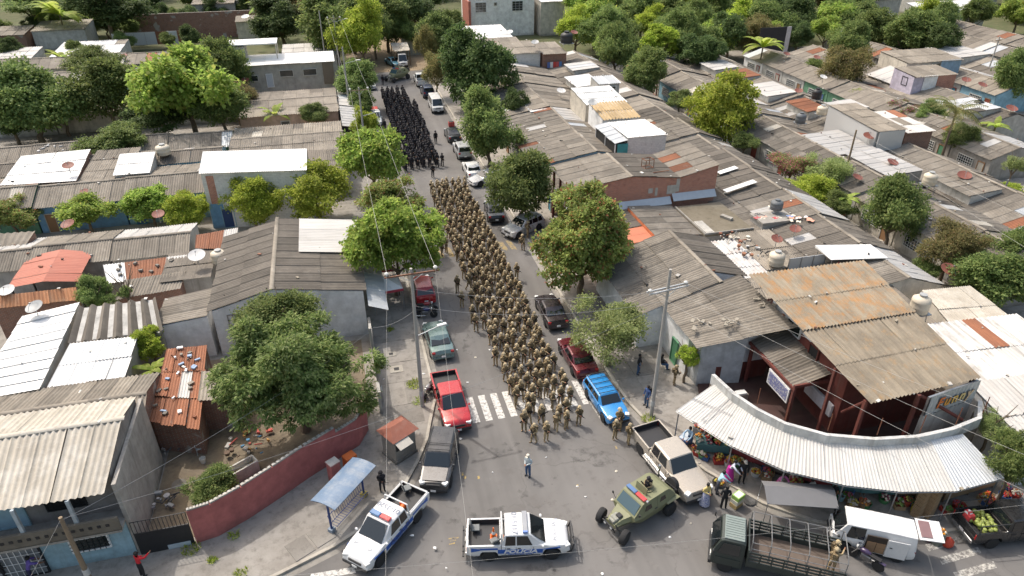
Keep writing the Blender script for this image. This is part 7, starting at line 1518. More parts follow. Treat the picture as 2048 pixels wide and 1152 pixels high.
# --- civilians
def civ(px, py, rz, pose, top, bottom, label, z=.0, hair=True, cap=None, skirt=None, apron=None, s=1.0, loc=None, short=False, pack=None, bald=False):
    p = G(px, py, z) if loc is None else Vector(loc); e = empty('person', p, rz, label, 'person'); e.scale = (s, s, s)
    link('body', body_mesh(pose, (top, pr.choice(SKIN), BOOTB, HAIR, bottom) + ((1,) if short else ()), (top.name, bottom.name, short, pr.random()), 1), None, e)
    P_ = POSES[pose]; ln = P_.get('lean', 0); hx, hy = P_.get('head', (0, 0)); hz = P_.get('hip', .93) - .93
    hd = V3(hx * 1.1, ln + hy - .005, NZ + .13 + hz)
    if cap is not None: MB().lathe([(.105, .0), (.105, .06), (.08, .11), (.02, .125)], (0, 0, 0), 12).box((0, -.13, .015), (.15, .12, .015)).build('cap', cap, e, hd, auto=.7)
    else: MB().lathe([(.095, -.06), (.1, .03), (.085, .09), (.03, .115)], (0, .012, 0), 12).build('hair', HAIR, e, hd, smooth=True)
    if skirt is not None: MB().lathe([(.3, .12), (.27, .4), (.2, .8), (.16, 1.05)], (0, 0, 0), 16).build('skirt', skirt, e, (0, 0, hz), smooth=True)
    if apron is not None: MB().box((0, -.15, .85), (.34, .04, .5), taper=.8).build('apron', apron, e, bevel=.02)
    if pack is not None: MB().box((0, .2, 1.25), (.3, .18, .42)).build('backpack', pack, e, bevel=.05, seg=2)
    return e
def C(r, g, b): return paint((r, g, b), .85, 0, .12, 6)
JEAN = C(.05, .1, .2); BLKC = C(.015, .015, .017)
pat_ = camomat('blue_print', [(.05, .08, .3), (.5, .5, .55), (.1, .14, .42), (.55, .55, .6)], 16)
civ(1056, 952, -.9, 'hands', C(.45, .5, .52), JEAN, 'man in grey shirt, cap and jeans alone in the junction', cap=C(.65, .6, .5)); 
civ(1408, 1010, .2, 'hands', C(.7, .55, .22), BLKC, 'woman in yellow top and long blue printed skirt by the beige pickup', skirt=pat_)
civ(1446, 1018, 2.8, 'stand', BLKC, BLKC, 'person in black clothes beside the stacked fruit boxes', loc=G(1446, 1016))
civ(1456, 960, .6, 'bend', C(.6, .62, .7), BLKC, 'woman in white blouse and magenta apron among the baskets', z=.14, skirt=C(.5, .03, .3)); civ(1482, 965, -.4, 'stand', BLKC, BLKC, 'person in black with pale hat among the baskets', z=.14, cap=C(.6, .55, .48))
civ(1550, 985, .3, 'bend', C(.7, .2, .45), C(.55, .05, .2), 'woman in pink top bending over the produce', z=.14); civ(1612, 1000, .2, 'reach', C(.7, .7, .7), JEAN, 'man in white shirt with shoulder strap at the stalls', z=.14, short=True); civ(1658, 1010, -.3, 'hands', BLKC, JEAN, 'man in black printed shirt behind the minivan', z=.14, short=True)
civ(1292, 812, -1.3, 'stand', C(.05, .09, .22), JEAN, 'man in dark blue jacket with backpack behind the light pole', z=.14, pack=BLKC); civ(1276, 748, .8, 'stand', BLKC, JEAN, 'man in dark top and jeans in the shade of the pale tree', z=.14); civ(1322, 738, 1.4, 'sit', BLKC, JEAN, 'person in jeans sitting at the green door', z=.14)
civ(1432, 985, 1.2, 'bend', C(.35, .55, .65), C(.1, .1, .12), 'woman in light blue crouching over the fruit bowl'); civ(1378, 893, -1.0, 'bend', C(.4, .55, .7), JEAN, 'vendor in pale blue behind the cool box', z=.14)
civ(287, 1152, 2.4, 'reach', C(.55, .02, .03), BLKC, 'person in bright red shirt at the bottom left pavement', z=.14); civ(68, 1165, 2.2, 'bend', C(.12, .08, .3), C(.02, .02, .06), 'person in purple top stooping at the blue house', z=.14, short=True); civ(12, 1160, 2.5, 'stand', BLKC, BLKC, 'person in black at the bottom left corner', z=.14)
# gunner and truck crew
pg = ba.matrix_basis @ V3(-.62, 0, 0); soldier(pg.x, pg.y, st_rz * 0 + ba.rotation_euler.z + R(90), 'black', 'guard', 'gunner in camouflage and dark helmet standing in the armoured vehicle hatch', z=1.12).children[0].data = body_mesh('guard', (CAMO, SKIN[1], BOOTT, HAIR), 'tan')
for x, y, pose, rz, lb in ((-2.9, .3, 'reach', 2.4, 'tan soldier standing in the truck bed holding a hoop'), (-3.15, -.75, 'guard', .4, 'tan soldier standing at the tail of the truck, only upper body visible')):
    bpy.context.view_layer.update(); p = st.matrix_basis @ V3(x, y, 1.1); soldier(p.x, p.y, rz, 'tan', pose, lb, z=1.04 if y > 0 else .55)
p = st.matrix_basis @ V3(2.1, -.45, .62); civ(0, 0, st_rz + R(90), 'sit', CAMO, CAMO, 'driver in camouflage inside the truck cab', loc=p)
# ================================================================ poles, wires, tanks, dishes, street furniture, stalls
POLEC = paint((.4, .38, .35), .85, 0, .15, 3); POLEW = paint((.24, .18, .12), .9, 0, .25, 3); INSUL = paint((.6, .6, .58), .3); WIREM = paint((.35, .35, .35), .5); WIREL = paint((.4, .39, .37), .5)
def pole(px, py, h, label, arm=None, lamp=None, mat=None, loc=None, transformer=False):
    p = G(px, py, .13) if loc is None else V3(*loc); e = empty('utility_pole', p, 0, label, 'utility pole')
    MB().tube((0, 0, -.2), (0, 0, h), .14, .085, 12).build('shaft', mat or POLEC, e, smooth=True)
    MB().lathe([(.15, .9), (.147, 1.3)], n=12).build('painted_band', paint((.5, .5, .48), .8, 0, .2, 4), e)
    if arm:
        n, L, rz, z, am = arm
        for k in range(n):
            a = MB().box((0, -.14 + .28 * k, z), (L, .07, .09), 0).build('cross_arm', am, e); a.rotation_euler = (0, 0, rz)
        for s in (-1, 1):
            o = MB().lathe([(.05, 0), (.12, .05), (.13, .14), (.06, .2)], n=10).build('insulator', INSUL, e, V3(math.cos(rz) * s * L * .45, math.sin(rz) * s * L * .45, z + .06), smooth=True)
            MB().tube((math.cos(rz) * s * L * .28, math.sin(rz) * s * L * .28, z), (0, 0, z - .6), .02, n=5).build('arm_brace', GALV, e)
    if lamp:
        L, rz, z = lamp; d = V3(math.cos(rz), math.sin(rz), .18).normalized(); a = V3(0, 0, z)
        MB().tube(a, a + d * L, .03, n=6).build('lamp_arm', GALV, e); MB().box(a + d * (L + .25), (.62, .24, .12), rz).build('lamp_head', paint((.7, .7, .68), .4), e, bevel=.05, seg=2)
    if transformer: MB().lathe([(.25, 0), (.27, .1), (.27, .7), (.2, .8)], (.35, 0, h - 2.6), 12).build('transformer', GALV, e, smooth=True)
    return e
pA = pole(845, 812, 10.4, 'tall concrete pole with wooden cross arm and lamp beside the red pickup', (1, 3.2, .05, 10.1, paint((.22, .11, .07), .85, 0, .2)), (1.5, .25, 5.6))
pB = pole(764, 802, 6.0, 'shorter leaning concrete pole beside the mango tree', mat=paint((.3, .28, .26), .85, 0, .2, 3)); pB.rotation_euler = (R(1.5), R(-2), 0)
pC = pole(1302, 832, 10.9, 'tall pale concrete pole with double cross arm at the right corner', (2, 2.7, .15, 9.6, GALV))
pD = pole(735, 335, 9.5, 'concrete pole with cross arm rising from the bright tree at left', (1, 2.2, .05, 9.2, POLEW), (1.6, .1, 6.2))
pE = pole(702, 240, 10, 'grey pole beside the white porch roofs with street lamp', None, (1.7, .1, 7.8))
pF = pole(682, 155, 10, 'far pole with lamp left of the black column', (1, 2.2, .0, 9.6, POLEW), (1.8, .2, 9)); pG = pole(655, 150, 10.5, 'slim far pole next to the lamp pole')
pH = pole(186, 1172, 4.9, 'brown wooden pole before the pale blue corner house', None, None, POLEW); pI = pole(862, 55, 11, 'thin pole with cross arm in the bare lot beyond the street', (1, 2.5, 0, 10, POLEW))
pJ = pole(1678, 395, 7.5, 'dark thin pole in the first alley', mat=POLEW); pK = pole(1995, 385, 4.5, 'thin steel mast among the right roofs', mat=STEEL, loc=(63.0, 50.5, 0)); pL = pole(1965, 175, 8, 'pole with short arms among the far right roofs', (2, 1.2, .3, 7.4, POLEW))
def top(e, z, off=(0, 0)): p = e.location; return V3(p.x + off[0], p.y + off[1], p.z + z)
def wire(a, b, sag, r, label, mat=WIREM):
    pts = [a.lerp(b, t / 14) - V3(0, 0, sag * 4 * (t / 14) * (1 - t / 14)) for t in range(15)]
    o = MB().path([p - a for p in pts], r, 4).build('power_line', mat, None, a); tag(o, label, 'wire')
for s, nm in ((-1.42, 'left'), (1.42, 'right')):
    wire(top(pA, 10.3, (s, .05)), top(pD, 9.4, (s * .7, 0)), .5, .011, '%s wire running from the near left pole up the street' % nm, WIREL)
    wire(top(pD, 9.4, (s * .7, 0)), top(pF, 9.8, (s * .7, 0)), .5, .011, '%s wire running from the bright tree pole to the far poles' % nm)
    wire(top(pA, 10.3, (s, .05)), V3(pA.location.x + s - 2.5, 10, 11), .4, .0045, '%s wire from the near left pole towards the camera' % nm, WIREL)
for k, (s, (ex, ey)) in enumerate(((-1.2, (27.0, 10.5)), (0, (29.5, 11.5)), (1.2, (32, 12.5)))):
    wire(top(pC, 9.75, (s, .1 * s)), V3(ex, ey, 9.2), .5, .008, '%s of three pale wires crossing in front of the market awning' % ('left', 'middle', 'right')[k], WIREL)
wire(G(560, 1152, 2.0) + V3(0, 0, 0), G(2048, 1010, 5.5), .3, .006, 'long pale wire crossing the bottom right over the crosswalk', WIREL)
wire(top(pH, 4.7), top(pB, 5.8), .5, .008, 'wire from the brown wooden pole to the leaning pole'); wire(top(pH, 4.8), V3(-16, 14, 6), .3, .005, 'wire from the brown pole towards the camera', WIREL); wire(top(pH, 4.8), top(pC, 8.6), 1.0, .007, 'thin wire spanning the junction', WIREM)
wire(top(pB, 5.9), top(pA, 7.5), .3, .008, 'slack wire between the two left poles'); wire(top(pA, 7.8), top(pC, 8.8), .8, .008, 'wire crossing the street above the soldiers'); wire(top(pJ, 7.3), V3(52, 20, 7.5), .5, .008, 'first wire over the first alley', WIREL); wire(top(pJ, 7.1), V3(46, 22, 7), .5, .008, 'second wire over the first alley', WIREL)
wire(top(pC, 9.5), top(pA, 9.0), .6, .008, 'upper wire between the left and right junction poles')
# dishes
DISHR = paint((.2, .065, .045), .6, 0, .2, 3, .3); DISHW = paint((.6, .59, .57), .5, 0, .12); DISHG = paint((.35, .36, .36), .5, 0, .12)
def dish(px, py, z, r, label, mat=None, rz=None, tilt=.32):
    r *= .78
    p = G(px, py, z); e = empty('satellite_dish', p, (rz if rz is not None else pr.uniform(-.6, .6)) - .2, label, 'satellite dish'); rot = Matrix.Rotation(tilt, 3, 'X')
    base = V3(0, 0, .55)
    prof = [(.0, .0), (.35, .03), (.7, .1), (1.0, .2)]; mb = MB(); n = 18; vs = []; fs = []
    for q, h in prof:
        for i in range(n): vs.append(base + rot @ V3(q * r * math.cos(math.tau * i / n), q * r * math.sin(math.tau * i / n), h * r))
    for q, h in reversed(prof):
        for i in range(n): vs.append(base + rot @ V3(q * r * math.cos(math.tau * i / n) * 1.01, q * r * math.sin(math.tau * i / n) * 1.01, h * r - .02))
    for k in range(2 * len(prof) - 1):
        for i in range(n): fs.append((k * n + i, k * n + (i + 1) % n, (k + 1) * n + (i + 1) % n, (k + 1) * n + i))
    mb.add(vs, fs).build('reflector', mat or DISHR, e, smooth=True)
    MB().tube((0, 0, -.3), base, .03, n=6).build('mast', STEEL, e); hd = base + rot @ V3(0, -.1 * r, .85 * r); MB().tube(base + rot @ V3(0, -r * .9, .17 * r), hd, .014, n=5).tube(base + rot @ V3(0, r * .6, .1 * r), hd, .01, n=5).box(hd, (.08, .08, .1)).build('feed_arm', STEEL, e)
for a in ((397, 524, 3.6, .85, 'big white dish beside the cream tank', DISHW), (75, 628, 4.0, .75, 'grey dish on the long white roof at left', DISHG), (140, 342, 4.6, .7, 'red brown dish on the large far left white roof'), (320, 440, 3.2, .7, 'reddish dish tilted over the long row ridge', ), (140, 460, 3.2, .75, 'reddish dish before the small almond tree'), (172, 394, 3.4, .5, 'small red dish behind the almond tree'), (20, 594, 3.2, .7, 'white dish at the left edge on the clay tiles', DISHW), (1588, 470, 3.6, .62, 'red dish on the low grey roof, upper of the pair'), (1551, 490, 3.6, .62, 'red dish on the low grey roof, lower of the pair'), (1782, 335, 3.8, .75, 'faded red dish on a roof right of the first alley'), (1712, 365, 3.4, .65, 'brown red dish beside the blossom tree'), (1925, 362, 3.8, .85, 'red dish on a roof near the cream stand tank'), (1895, 553, 3.2, .9, 'red dish beside the right alley trees'), (1735, 282, 4.4, .8, 'orange red dish below the zinc clad storey'), (1596, 190, 4.2, .7, 'red dish beside the black stand tank'), (1632, 122, 4.2, .7, 'red dish near the far end of the second alley'), (1258, 142, 4.2, .7, 'round red dish at the far edge of the first alley'), (988, 95, 5.0, .9, 'red dish at the far end beside the round tree'), (1148, 72, 6.4, .8, 'red dish beside the black tank on the annex'), (1070, 92, 6.2, .8, 'grey dish on the whitewashed house', DISHG), (1185, 215, 6.2, .75, 'grey dish on the tan tiled storey', DISHG), (1122, 190, 3.9, .8, 'white dish on the grey roofs below the big round tree', DISHW), (1018, 72, 6.4, .9, 'pale dish at the far house roof', DISHW), (1930, 168, 4.4, .8, 'red dish right of the lilac storey'), (1962, 178, 4.4, .8, 'darker red dish right of the lilac storey'), (2020, 226, 4.0, .9, 'pink red dish near the palm'), (1572, 115, 4.0, .7, 'red dish at the start of the second alley'), (1545, 330, 3.0, .6, 'bright red dish behind the bougainvillea'), (150, 138, 3.4, .7, 'red dish between the rows at far left'), (250, 118, 3.4, .7, 'red dish behind the far left shrubs'), (492, 168, 4.0, .7, 'red dish on the grey house wall'), (492, 40, 5.5, 1.0, 'white dish on the hut before the brick wall', DISHW), (1645, 162, 4.0, .7, 'white dish at the second alley shrubs', DISHW)): dish(*a)
# water tanks
TANKB = paint((.025, .027, .03), .55, 0, .15, 2); TANKC = paint((.6, .53, .42), .55, 0, .08, 2); TANKG = paint((.13, .14, .15), .6, 0, .15)
def tank(px, py, z, r, h, label, mat, stand=0.0):
    p = G(px, py, z); e = empty('water_tank', p, 0, label, 'water tank')
    MB().lathe([(r * .97, 0), (r, .05), (r, h * .3), (r * 1.02, h * .32), (r, h * .35), (r, h * .62), (r * 1.02, h * .65), (r, h * .68), (r * .96, h * .78), (r * .6, h * .9), (r * .38, h * .93), (r * .38, h * 1.0), (.05, h * 1.02)], n=18).build('tank', mat, e, auto=.9)
    MB().lathe([(r * .42, h * .99), (r * .42, h * 1.05), (.05, h * 1.07)], n=14).build('lid', mat if mat != TANKC else DISHG, e, smooth=True)
    if stand:
        for k in range(4): MB().tube((r * .9 * math.cos(k * 1.571 + .78), r * .9 * math.sin(k * 1.571 + .78), 0), (r * 1.1 * math.cos(k * 1.571 + .78), r * 1.1 * math.sin(k * 1.571 + .78), -stand), .035, n=5).build('stand_leg', STEEL, e)
        MB().box((0, 0, -.05), (r * 2, r * 2, .06)).build('stand_top', STEEL, e)
tank(440, 522, 3.15, .62, 1.0, 'round cream water tank on the flat roof beside the white house', TANKC); tank(328, 308, 3.9, .75, 1.1, 'cream water tank between the grey roofs left of centre', TANKC); tank(1551, 528, 3.3, .62, 1.15, 'cream water tank behind the orange stained roof', TANKC); tank(1836, 622, 4.3, .62, 1.3, 'pale cream tank on a metal stand by the white painted roof', TANKC, 1.0)
tank(1857, 368, 4.6, .62, 1.2, 'cream water tank on a stand among the right terraces', TANKC, 1.0); tank(1632, 197, 4.6, .62, 1.3, 'black water tank on a low slab left of the second alley', TANKB, .4); tank(1600, 245, 4.2, .6, 1.2, 'dark grey water tank beside the zinc clad storey', TANKG, .3); tank(1643, 228, 4.4, .65, 1.1, 'cream tank behind the dark grey one', TANKC, .3); tank(1133, 85, 6.4, 1.0, 1.7, 'large black tank on the annex with laundry', TANKB, .6); tank(1552, 418, 4.2, .55, .9, 'dark round tank on the terrace full of laundry', TANKG); tank(1955, 215, 3.6, .6, 1.0, 'dark tank at the far right rows', TANKB)
# laundry and clutter on roofs
clr = random.Random(9)
def clothes(px, py, z, n, sp, label):
    p = G(px, py, z)
    for k in range(n):
        c = clr.choice(((.7, .7, .7), (.5, .05, .07), (.06, .08, .2), (.7, .35, .25), (.2, .3, .55), (.03, .03, .04), (.65, .6, .5)))
        w, l = clr.uniform(.25, .5), clr.uniform(.35, .65); nx = 4; vs = []; 
        for i in range(nx + 1):
            for j in range(nx + 1): vs.append((w * (i / nx - .5), l * (j / nx - .5), .05 + .04 * math.sin(i * 2.1 + k) * math.cos(j * 1.7)))
        fs = [(i * (nx + 1) + j, (i + 1) * (nx + 1) + j, (i + 1) * (nx + 1) + j + 1, i * (nx + 1) + j + 1) for i in range(nx) for j in range(nx)]
        tag(link('garment', pymesh('garment', vs, fs, paint(c, .9, 0, .1), None, True), None, None, p + V3(clr.uniform(-sp, sp), clr.uniform(-sp, sp), .1), (0, 0, clr.uniform(0, 3))), label, 'clothing', label)
clothes(1598, 440, 3.9, 10, .9, 'piece of laundry spread to dry on the grey roof ridge side'); clothes(1530, 430, 3.7, 10, 1.3, 'garment lying on the cluttered roof terrace by the dark tank'); clothes(1690, 515, 3.3, 6, 1.2, 'cloth hanging under the flat white canopy')
p = G(1545, 440, 3.5); rt = empty('roof_terrace', (p.x, p.y, 0), 0, 'cluttered concrete roof slab with laundry and buckets', 'terrace'); MB().box((0, 0, 3.75), (3.4, 2.2, .2)).build('slab', CONC, rt); MB().box((0, 0, 3.2), (3.2, 2.0, 1.0)).build('wall', BLOCK, rt)
def junk(px, py, z, n, sp, label, cols, parent=None):
    p = G(px, py, z); mb = MB()
    for k in range(n):
        c = (clr.uniform(-sp, sp), clr.uniform(-sp, sp), clr.uniform(.05, .2)); s = clr.uniform(.12, .5)
        if k % 3 == 0: mb.tube(c, (c[0] + s, c[1] + s * clr.uniform(-1, 1), c[2] + .1), .04, n=6, mi=k % len(cols))
        elif k % 3 == 1: mb.box(c, (s, s * .5, .15), clr.uniform(0, 3), mi=k % len(cols))
        else: mb.lathe([(s * .3, 0), (s * .4, s * .5)], c, 8, mi=k % len(cols))
    tag(mb.build('scrap_heap', [paint(q, .8, 0, .25) for q in cols], None, p + V3(0, 0, .05)), label, 'junk', kind='stuff')
junk(1470, 480, 3.2, 26, 1.1, 'heap of rusty scrap on the pale junk roof', ((.25, .1, .06), (.5, .45, .38), (.2, .2, .2), (.6, .58, .5))); junk(1500, 505, 3.2, 20, 1.0, 'heap of tubs and old tyres on the pale junk roof', ((.03, .03, .03), (.6, .6, .58), (.3, .14, .08))); junk(345, 900, .2, 10, .9, 'scraps at the foot of the yard wall', ((.1, .1, .1), (.4, .38, .35), (.2, .1, .07)))
junk(495, 890, .2, 24, 1.3, 'clutter of buckets and pots along the yard shack', ((.1, .25, .4), (.5, .1, .08), (.45, .43, .4), (.15, .1, .07), (.55, .3, .1))); junk(325, 1000, .2, 14, .8, 'junk heap beside the stained side wall', ((.08, .08, .08), (.3, .3, .3), (.45, .43, .42)))
junk(15 + 95, 300, 4.2, 14, 1.6, 'black scrap on the far left roof', ((.05, .05, .05), (.3, .3, .3), (.6, .6, .6)))
for i, (px, py, z, L, lb) in enumerate(((1480, 372, 4.0, 3.5, 'white translucent strip on the grey roof above the flat slab'), (1455, 340, 4.0, 2.2, 'short white strip beside the brick wall end'), (905, 255, 3.5, 1.0, ''), )):
    if lb: tag(MB().box((0, 0, 0), (L, .7, .03), .12, rot=Matrix.Rotation(.12, 3, 'Z') @ Matrix.Rotation(-.16, 3, 'Y')).build('roof_strip', WHITE, None, G(px, py, z)), lb, 'roof strip')
# plastic chair, bucket, trough in the yard
def chair(px, py, label, mat, rz):
    e = empty('plastic_chair', G(px, py, .15), rz, label, 'chair'); MB().box((0, 0, .43), (.46, .44, .04)).build('seat', mat, e, bevel=.015); MB().box((0, .22, .68), (.44, .04, .46), rot=Matrix.Rotation(-.2, 3, 'X')).build('backrest', mat, e, bevel=.015)
    for x in (-.2, .2):
        for y in (-.19, .19): MB().tube((x * 1.1, y * 1.1, 0), (x, y, .42), .022, n=6).build('leg', mat, e)
        MB().box((x * 1.15, 0, .64), (.05, .42, .03)).build('armrest', mat, e)
chair(402, 905, 'grey plastic armchair in the yard', paint((.42, .44, .43), .5), .3)
e = empty('bucket', G(407, 925, .15), 0, 'pale bucket in front of the plastic chair', 'bucket'); MB().lathe([(.14, 0), (.19, .36), (.175, .36), (.13, .03)], n=14).build('body', PLASTW, e, auto=.7); MB().path([V3(-.18, 0, .36), V3(0, .05, .52), V3(.18, 0, .36)], .01, 5).build('handle', STEEL, e)
e = empty('washing_trough', G(488, 950, .15), .55, 'pale concrete washing trough behind the pink wall', 'trough')
for d, s in (((0, .32, .4), (1.7, .09, .8)), ((0, -.32, .4), (1.7, .09, .8)), ((-.82, 0, .4), (.09, .55, .8)), ((.82, 0, .4), (.09, .55, .8)), ((0, 0, .35), (1.6, .55, .1))): MB().box(d, s).build('side' if s[2] > .5 else 'basin_floor', plaster((.55, .54, .5), .3) if s[2] > .5 else paint((.4, .3, .18), .9), e)
tag(MB().lathe([(.4, 0), (.4, .02), (.1, .03)], n=20).build('manhole_cover', CONC, None, G(358, 968, .155)), 'round dark cover in the yard floor', 'cover')
# pavement covers
for px, py, w, l, lb in ((782, 708, .7, .6, 'small square inspection cover in the left pavement'), (793, 738, .9, .8, 'larger inspection cover below the small one')): tag(MB().box((0, 0, .0), (w, l, .03)).box((0, 0, .012), (w * .4, l * .4, .03), mi=1).build('inspection_cover', [KERB, DARK], None, G(px, py, .165)), lb, 'cover')
for k, (px, py) in enumerate(((600, 1096), (642, 1070))): tag(MB().box((0, 0, 0), (1.1, 1.3, .04)).build('pavement_hatch', PAVE, None, G(px, py, .145), (0, 0, .5), bevel=.01), '%s concrete hatch slab in the pavement behind the kerb' % ('left', 'right')[k], 'hatch')
# bus shelter
sb = V3(-2.08, 28.1, .13); d = V3(1.55, 1.78, 0).normalized(); srz = math.atan2(d.y, d.x)
bs = empty('bus_shelter', sb, srz, 'pale blue curved metal bus shelter on the left pavement', 'bus shelter'); BLUM = roofmat('blue_shelter_sheet', (.15, .22, .32), (.1, .16, .25), (.33, .36, .39), .6, .5, rough=.45, orand=.02, stain_lo=.46); NAVY = paint((.03, .06, .2), .5)
vs = []; uvs = []; fs = []; n = 12
for i, x in enumerate((-1.75, -.6, .6, 1.75)):
    for k in range(n + 1):
        t = k / n; y = -.75 + 1.6 * t; z = 2.15 + .34 * math.sin(math.pi * (.25 + .6 * t)); vs.append(V3(x, y, z)); uvs.append((x, y))
for i in range(3):
    for k in range(n): a = i * (n + 1) + k; fs.append((a, a + n + 1, a + n + 2, a + 1))
m_ = len(vs); vs2 = vs + [v - V3(0, 0, .04) for v in vs]; fs2 = fs + [tuple(i + m_ for i in reversed(f)) for f in fs]
link('roof', pymesh('roof', vs2, fs2, BLUM, uvs + uvs, True), None, bs)
for x in (-1.4, 1.4):
    MB().tube((x, .1, 0), (x, .1, 2.35), .06, n=10).build('post', NAVY, bs); MB().box((x, .1, .12), (.3, .3, .24)).build('footing', paint((.25, .3, .36), .8) if x < 0 else paint((.5, .4, .1), .8), bs); MB().tube((x, .1, 1.9), (x, -.55, 2.35), .03).tube((x, .1, 1.9), (x, .7, 2.3), .03).build('bracket', NAVY, bs)
for k in range(17): MB().path([V3(-1.3 + k * .163, -.25, .48), V3(-1.3 + k * .163, .22, .46), V3(-1.3 + k * .163, .34, .98)], .014, 4).build('bench_slat', NAVY, bs)
MB().tube((-1.35, -.25, .47), (1.35, -.25, .47), .02).tube((-1.35, .3, .95), (1.35, .3, .95), .02).tube((-1.35, .2, .44), (1.35, .2, .44), .02).build('bench_rail', NAVY, bs)
# boxes along the pink wall
p = G(672, 962, .13); tag(MB().box((0, 0, .75), (.6, .55, 1.5)).box((0, 0, 1.52), (.66, .6, .06), mi=1).build('meter_box', [PINKW, CONC_L], None, p, (0, 0, .55), bevel=.015), 'pink plastered box with concrete cap against the pink wall', 'box'); p = G(703, 940, .13); tag(MB().box((0, 0, .6), (.7, .55, 1.2)).build('orange_cabinet', paint((.55, .13, .03), .6), None, p, (0, 0, .55), bevel=.03, seg=2), 'orange cabinet against the pink wall behind the bus shelter', 'cabinet')
# kiosk
kp = G(800, 905, .13); kk = empty('kiosk', kp, .55, 'small wooden kiosk with rusty roof and propped shutter', 'kiosk'); KW = paint((.3, .27, .23), .85, 0, .2, 4, .4)
MB().box((0, 0, .95), (1.5, 1.3, 1.9)).build('wall', KW, kk); MB().box((0, 0, .1), (1.62, 1.42, .2)).build('plinth', CONC, kk)
MB().add([(-.95, -.85, 1.85), (.95, -.85, 1.85), (.95, .85, 1.85), (-.95, .85, 1.85), (-.5, 0, 2.3), (.5, 0, 2.3)], [(0, 1, 5, 4), (2, 3, 4, 5), (1, 2, 5), (3, 0, 4), (3, 2, 1, 0)]).build('roof', paint((.28, .1, .065), .75, 0, .3, 2.5, .5, (.32, .25, .2)), kk)
MB().box((-.3, -.66, 1.3), (.75, .04, .7)).build('counter_opening', DARK, kk); MB().box((-.35, -.98, 1.72), (.95, .75, .04), rot=Matrix.Rotation(.35, 3, 'X')).build('shutter', paint((.45, .42, .37), .8, 0, .15), kk)
for k in range(4): MB().box((0, -.66, .35 + k * .18), (1.46, .03, .16)).build('plank', KW, kk); MB().box((.76, 0, .35 + k * .36), (.03, 1.26, .33)).build('plank', KW, kk)
# tents under the almond tree
def tent(px, py, label, rz, w=2.4):
    e = empty('market_tent', G(px, py, .13), rz, label, 'tent'); m = camomat('tent_print', [(.6, .6, .6), (.68, .68, .68), (.68, .68, .68), (.68, .68, .68), (.45, .06, .06)], 2.6)
    h = w / 2; MB().add([(-h, -h, 2.1), (h, -h, 2.1), (h, h, 2.1), (-h, h, 2.1), (0, 0, 2.75)], [(0, 1, 4), (1, 2, 4), (2, 3, 4), (3, 0, 4), (3, 2, 1, 0)]).build('canopy', m, e)
    for x, y, a in ((0, -h - .01, 0), (0, h + .01, 0), (-h - .01, 0, 1.571), (h + .01, 0, 1.571)): MB().box((x, y, 2.0), (w, .02, .22), a).build('valance', paint((.4, .05, .07), .8), e)
    for x in (-h + .05, h - .05):
        for y in (-h + .05, h - .05): MB().tube((x, y, 0), (x, y, 2.1), .025, n=6).build('leg', STEEL, e)
tent(775, 612, 'white tent with red print under the almond tree, nearer one', .1); tent(762, 570, 'white tent with red print under the almond tree, farther one', -.1)
p = G(903, 252, .1); tag(MB().box((0, 0, .3), (.8, .6, .6)).box((0, 0, .33), (.66, .46, .6), mi=1).build('red_crate', [paint((.4, .06, .05), .7), DARK], None, p), 'red crate at the right kerb beyond the dark grey sedan', 'crate')
p = G(1040, 565, .13)
# graffiti word on the sign sheet
cols = [(.75, .2, .04), (.78, .36, .06), (.8, .5, .12), (.8, .6, .25), (.7, .5, .3)]
mid = (fa + fb) / 2; ang = math.atan2(fd.y, fd.x)
for i, ch in enumerate('Funny'):
    c = mid + fd * ((i - 2) * .6 + .1) + fn * .07 + V3(0, 0, .7) - ORG(mk)
    tex(ch, .95, paint((.05, .04, .06), .6), 'graffiti_letter', mk, c - fn * .006 + V3(.0, 0, -.02), (R(90), 0, ang), .055, .15, 1.0, .003); tex(ch, .95, paint(cols[i], .5), 'graffiti_letter', mk, c + fn * .006, (R(90), 0, ang), .028, .15, 1.0, .004)
# hanging cloth and wire mesh on the terrace, small things there
for k in range(7):
    a = Vector(TERC[2 + k]); p = V3(a.x, a.y, 4.1) - ORG(mk); MB().tube(p + V3(.1, .15, 0), p + V3(.1, .15, 1.2), .025, n=5).build('mesh_post', RUSTM, mk)
tag(MB().lathe([(.2, 0), (.24, .3), (.05, .5)], n=10).build('yellow_jug', paint((.7, .5, .03), .5), None, (28.6, 25.2, .32), smooth=True), 'small yellow jug on the dark red terrace floor', 'jug')
tag(MB().box((0, 0, .35), (.9, .5, .7)).box((0, 0, .75), (.7, .4, .1), mi=1).build('washstand', [paint((.3, .26, .22), .8), PLASTW], None, (23.4, 31.2, .3)), 'pale washstand on the terrace below the grey roof', 'washstand')
# ---------------------------------------------------------------- market stalls
sr = random.Random(23)
FRUIT = [paint(c, .5, 0, .2, 6, orand=.2) for c in ((.5, .05, .03), (.6, .25, .03), (.12, .25, .04), (.6, .5, .1), (.25, .35, .08), (.35, .08, .12), (.62, .58, .48), (.28, .13, .05))]
FM = [MB().lathe([(.02, -.06), (.055, -.04), (.065, 0), (.05, .045), (.015, .06)], n=7).mesh('fruit', m, smooth=True) for m in FRUIT]
CRW = paint((.4, .27, .15), .9, 0, .2, 5); CRR = paint((.4, .05, .04), .7); CRB = paint((.05, .12, .3), .6); CRG = paint((.08, .25, .1), .6)
def heap(n, R_, mats):
    """produce heaped on a tray: one part"""
    mb = MB()
    for k in range(n):
        a = sr.uniform(0, 6.28); q = R_ * math.sqrt(sr.random()); s = sr.uniform(.05, .085); c = (math.cos(a) * q, math.sin(a) * q, s + .16 * (1 - q / R_)); mb.lathe([(s * .3, -s * .9), (s, 0), (s * .3, s * .9)], c, 6, sr.randrange(len(mats)))
    return mb
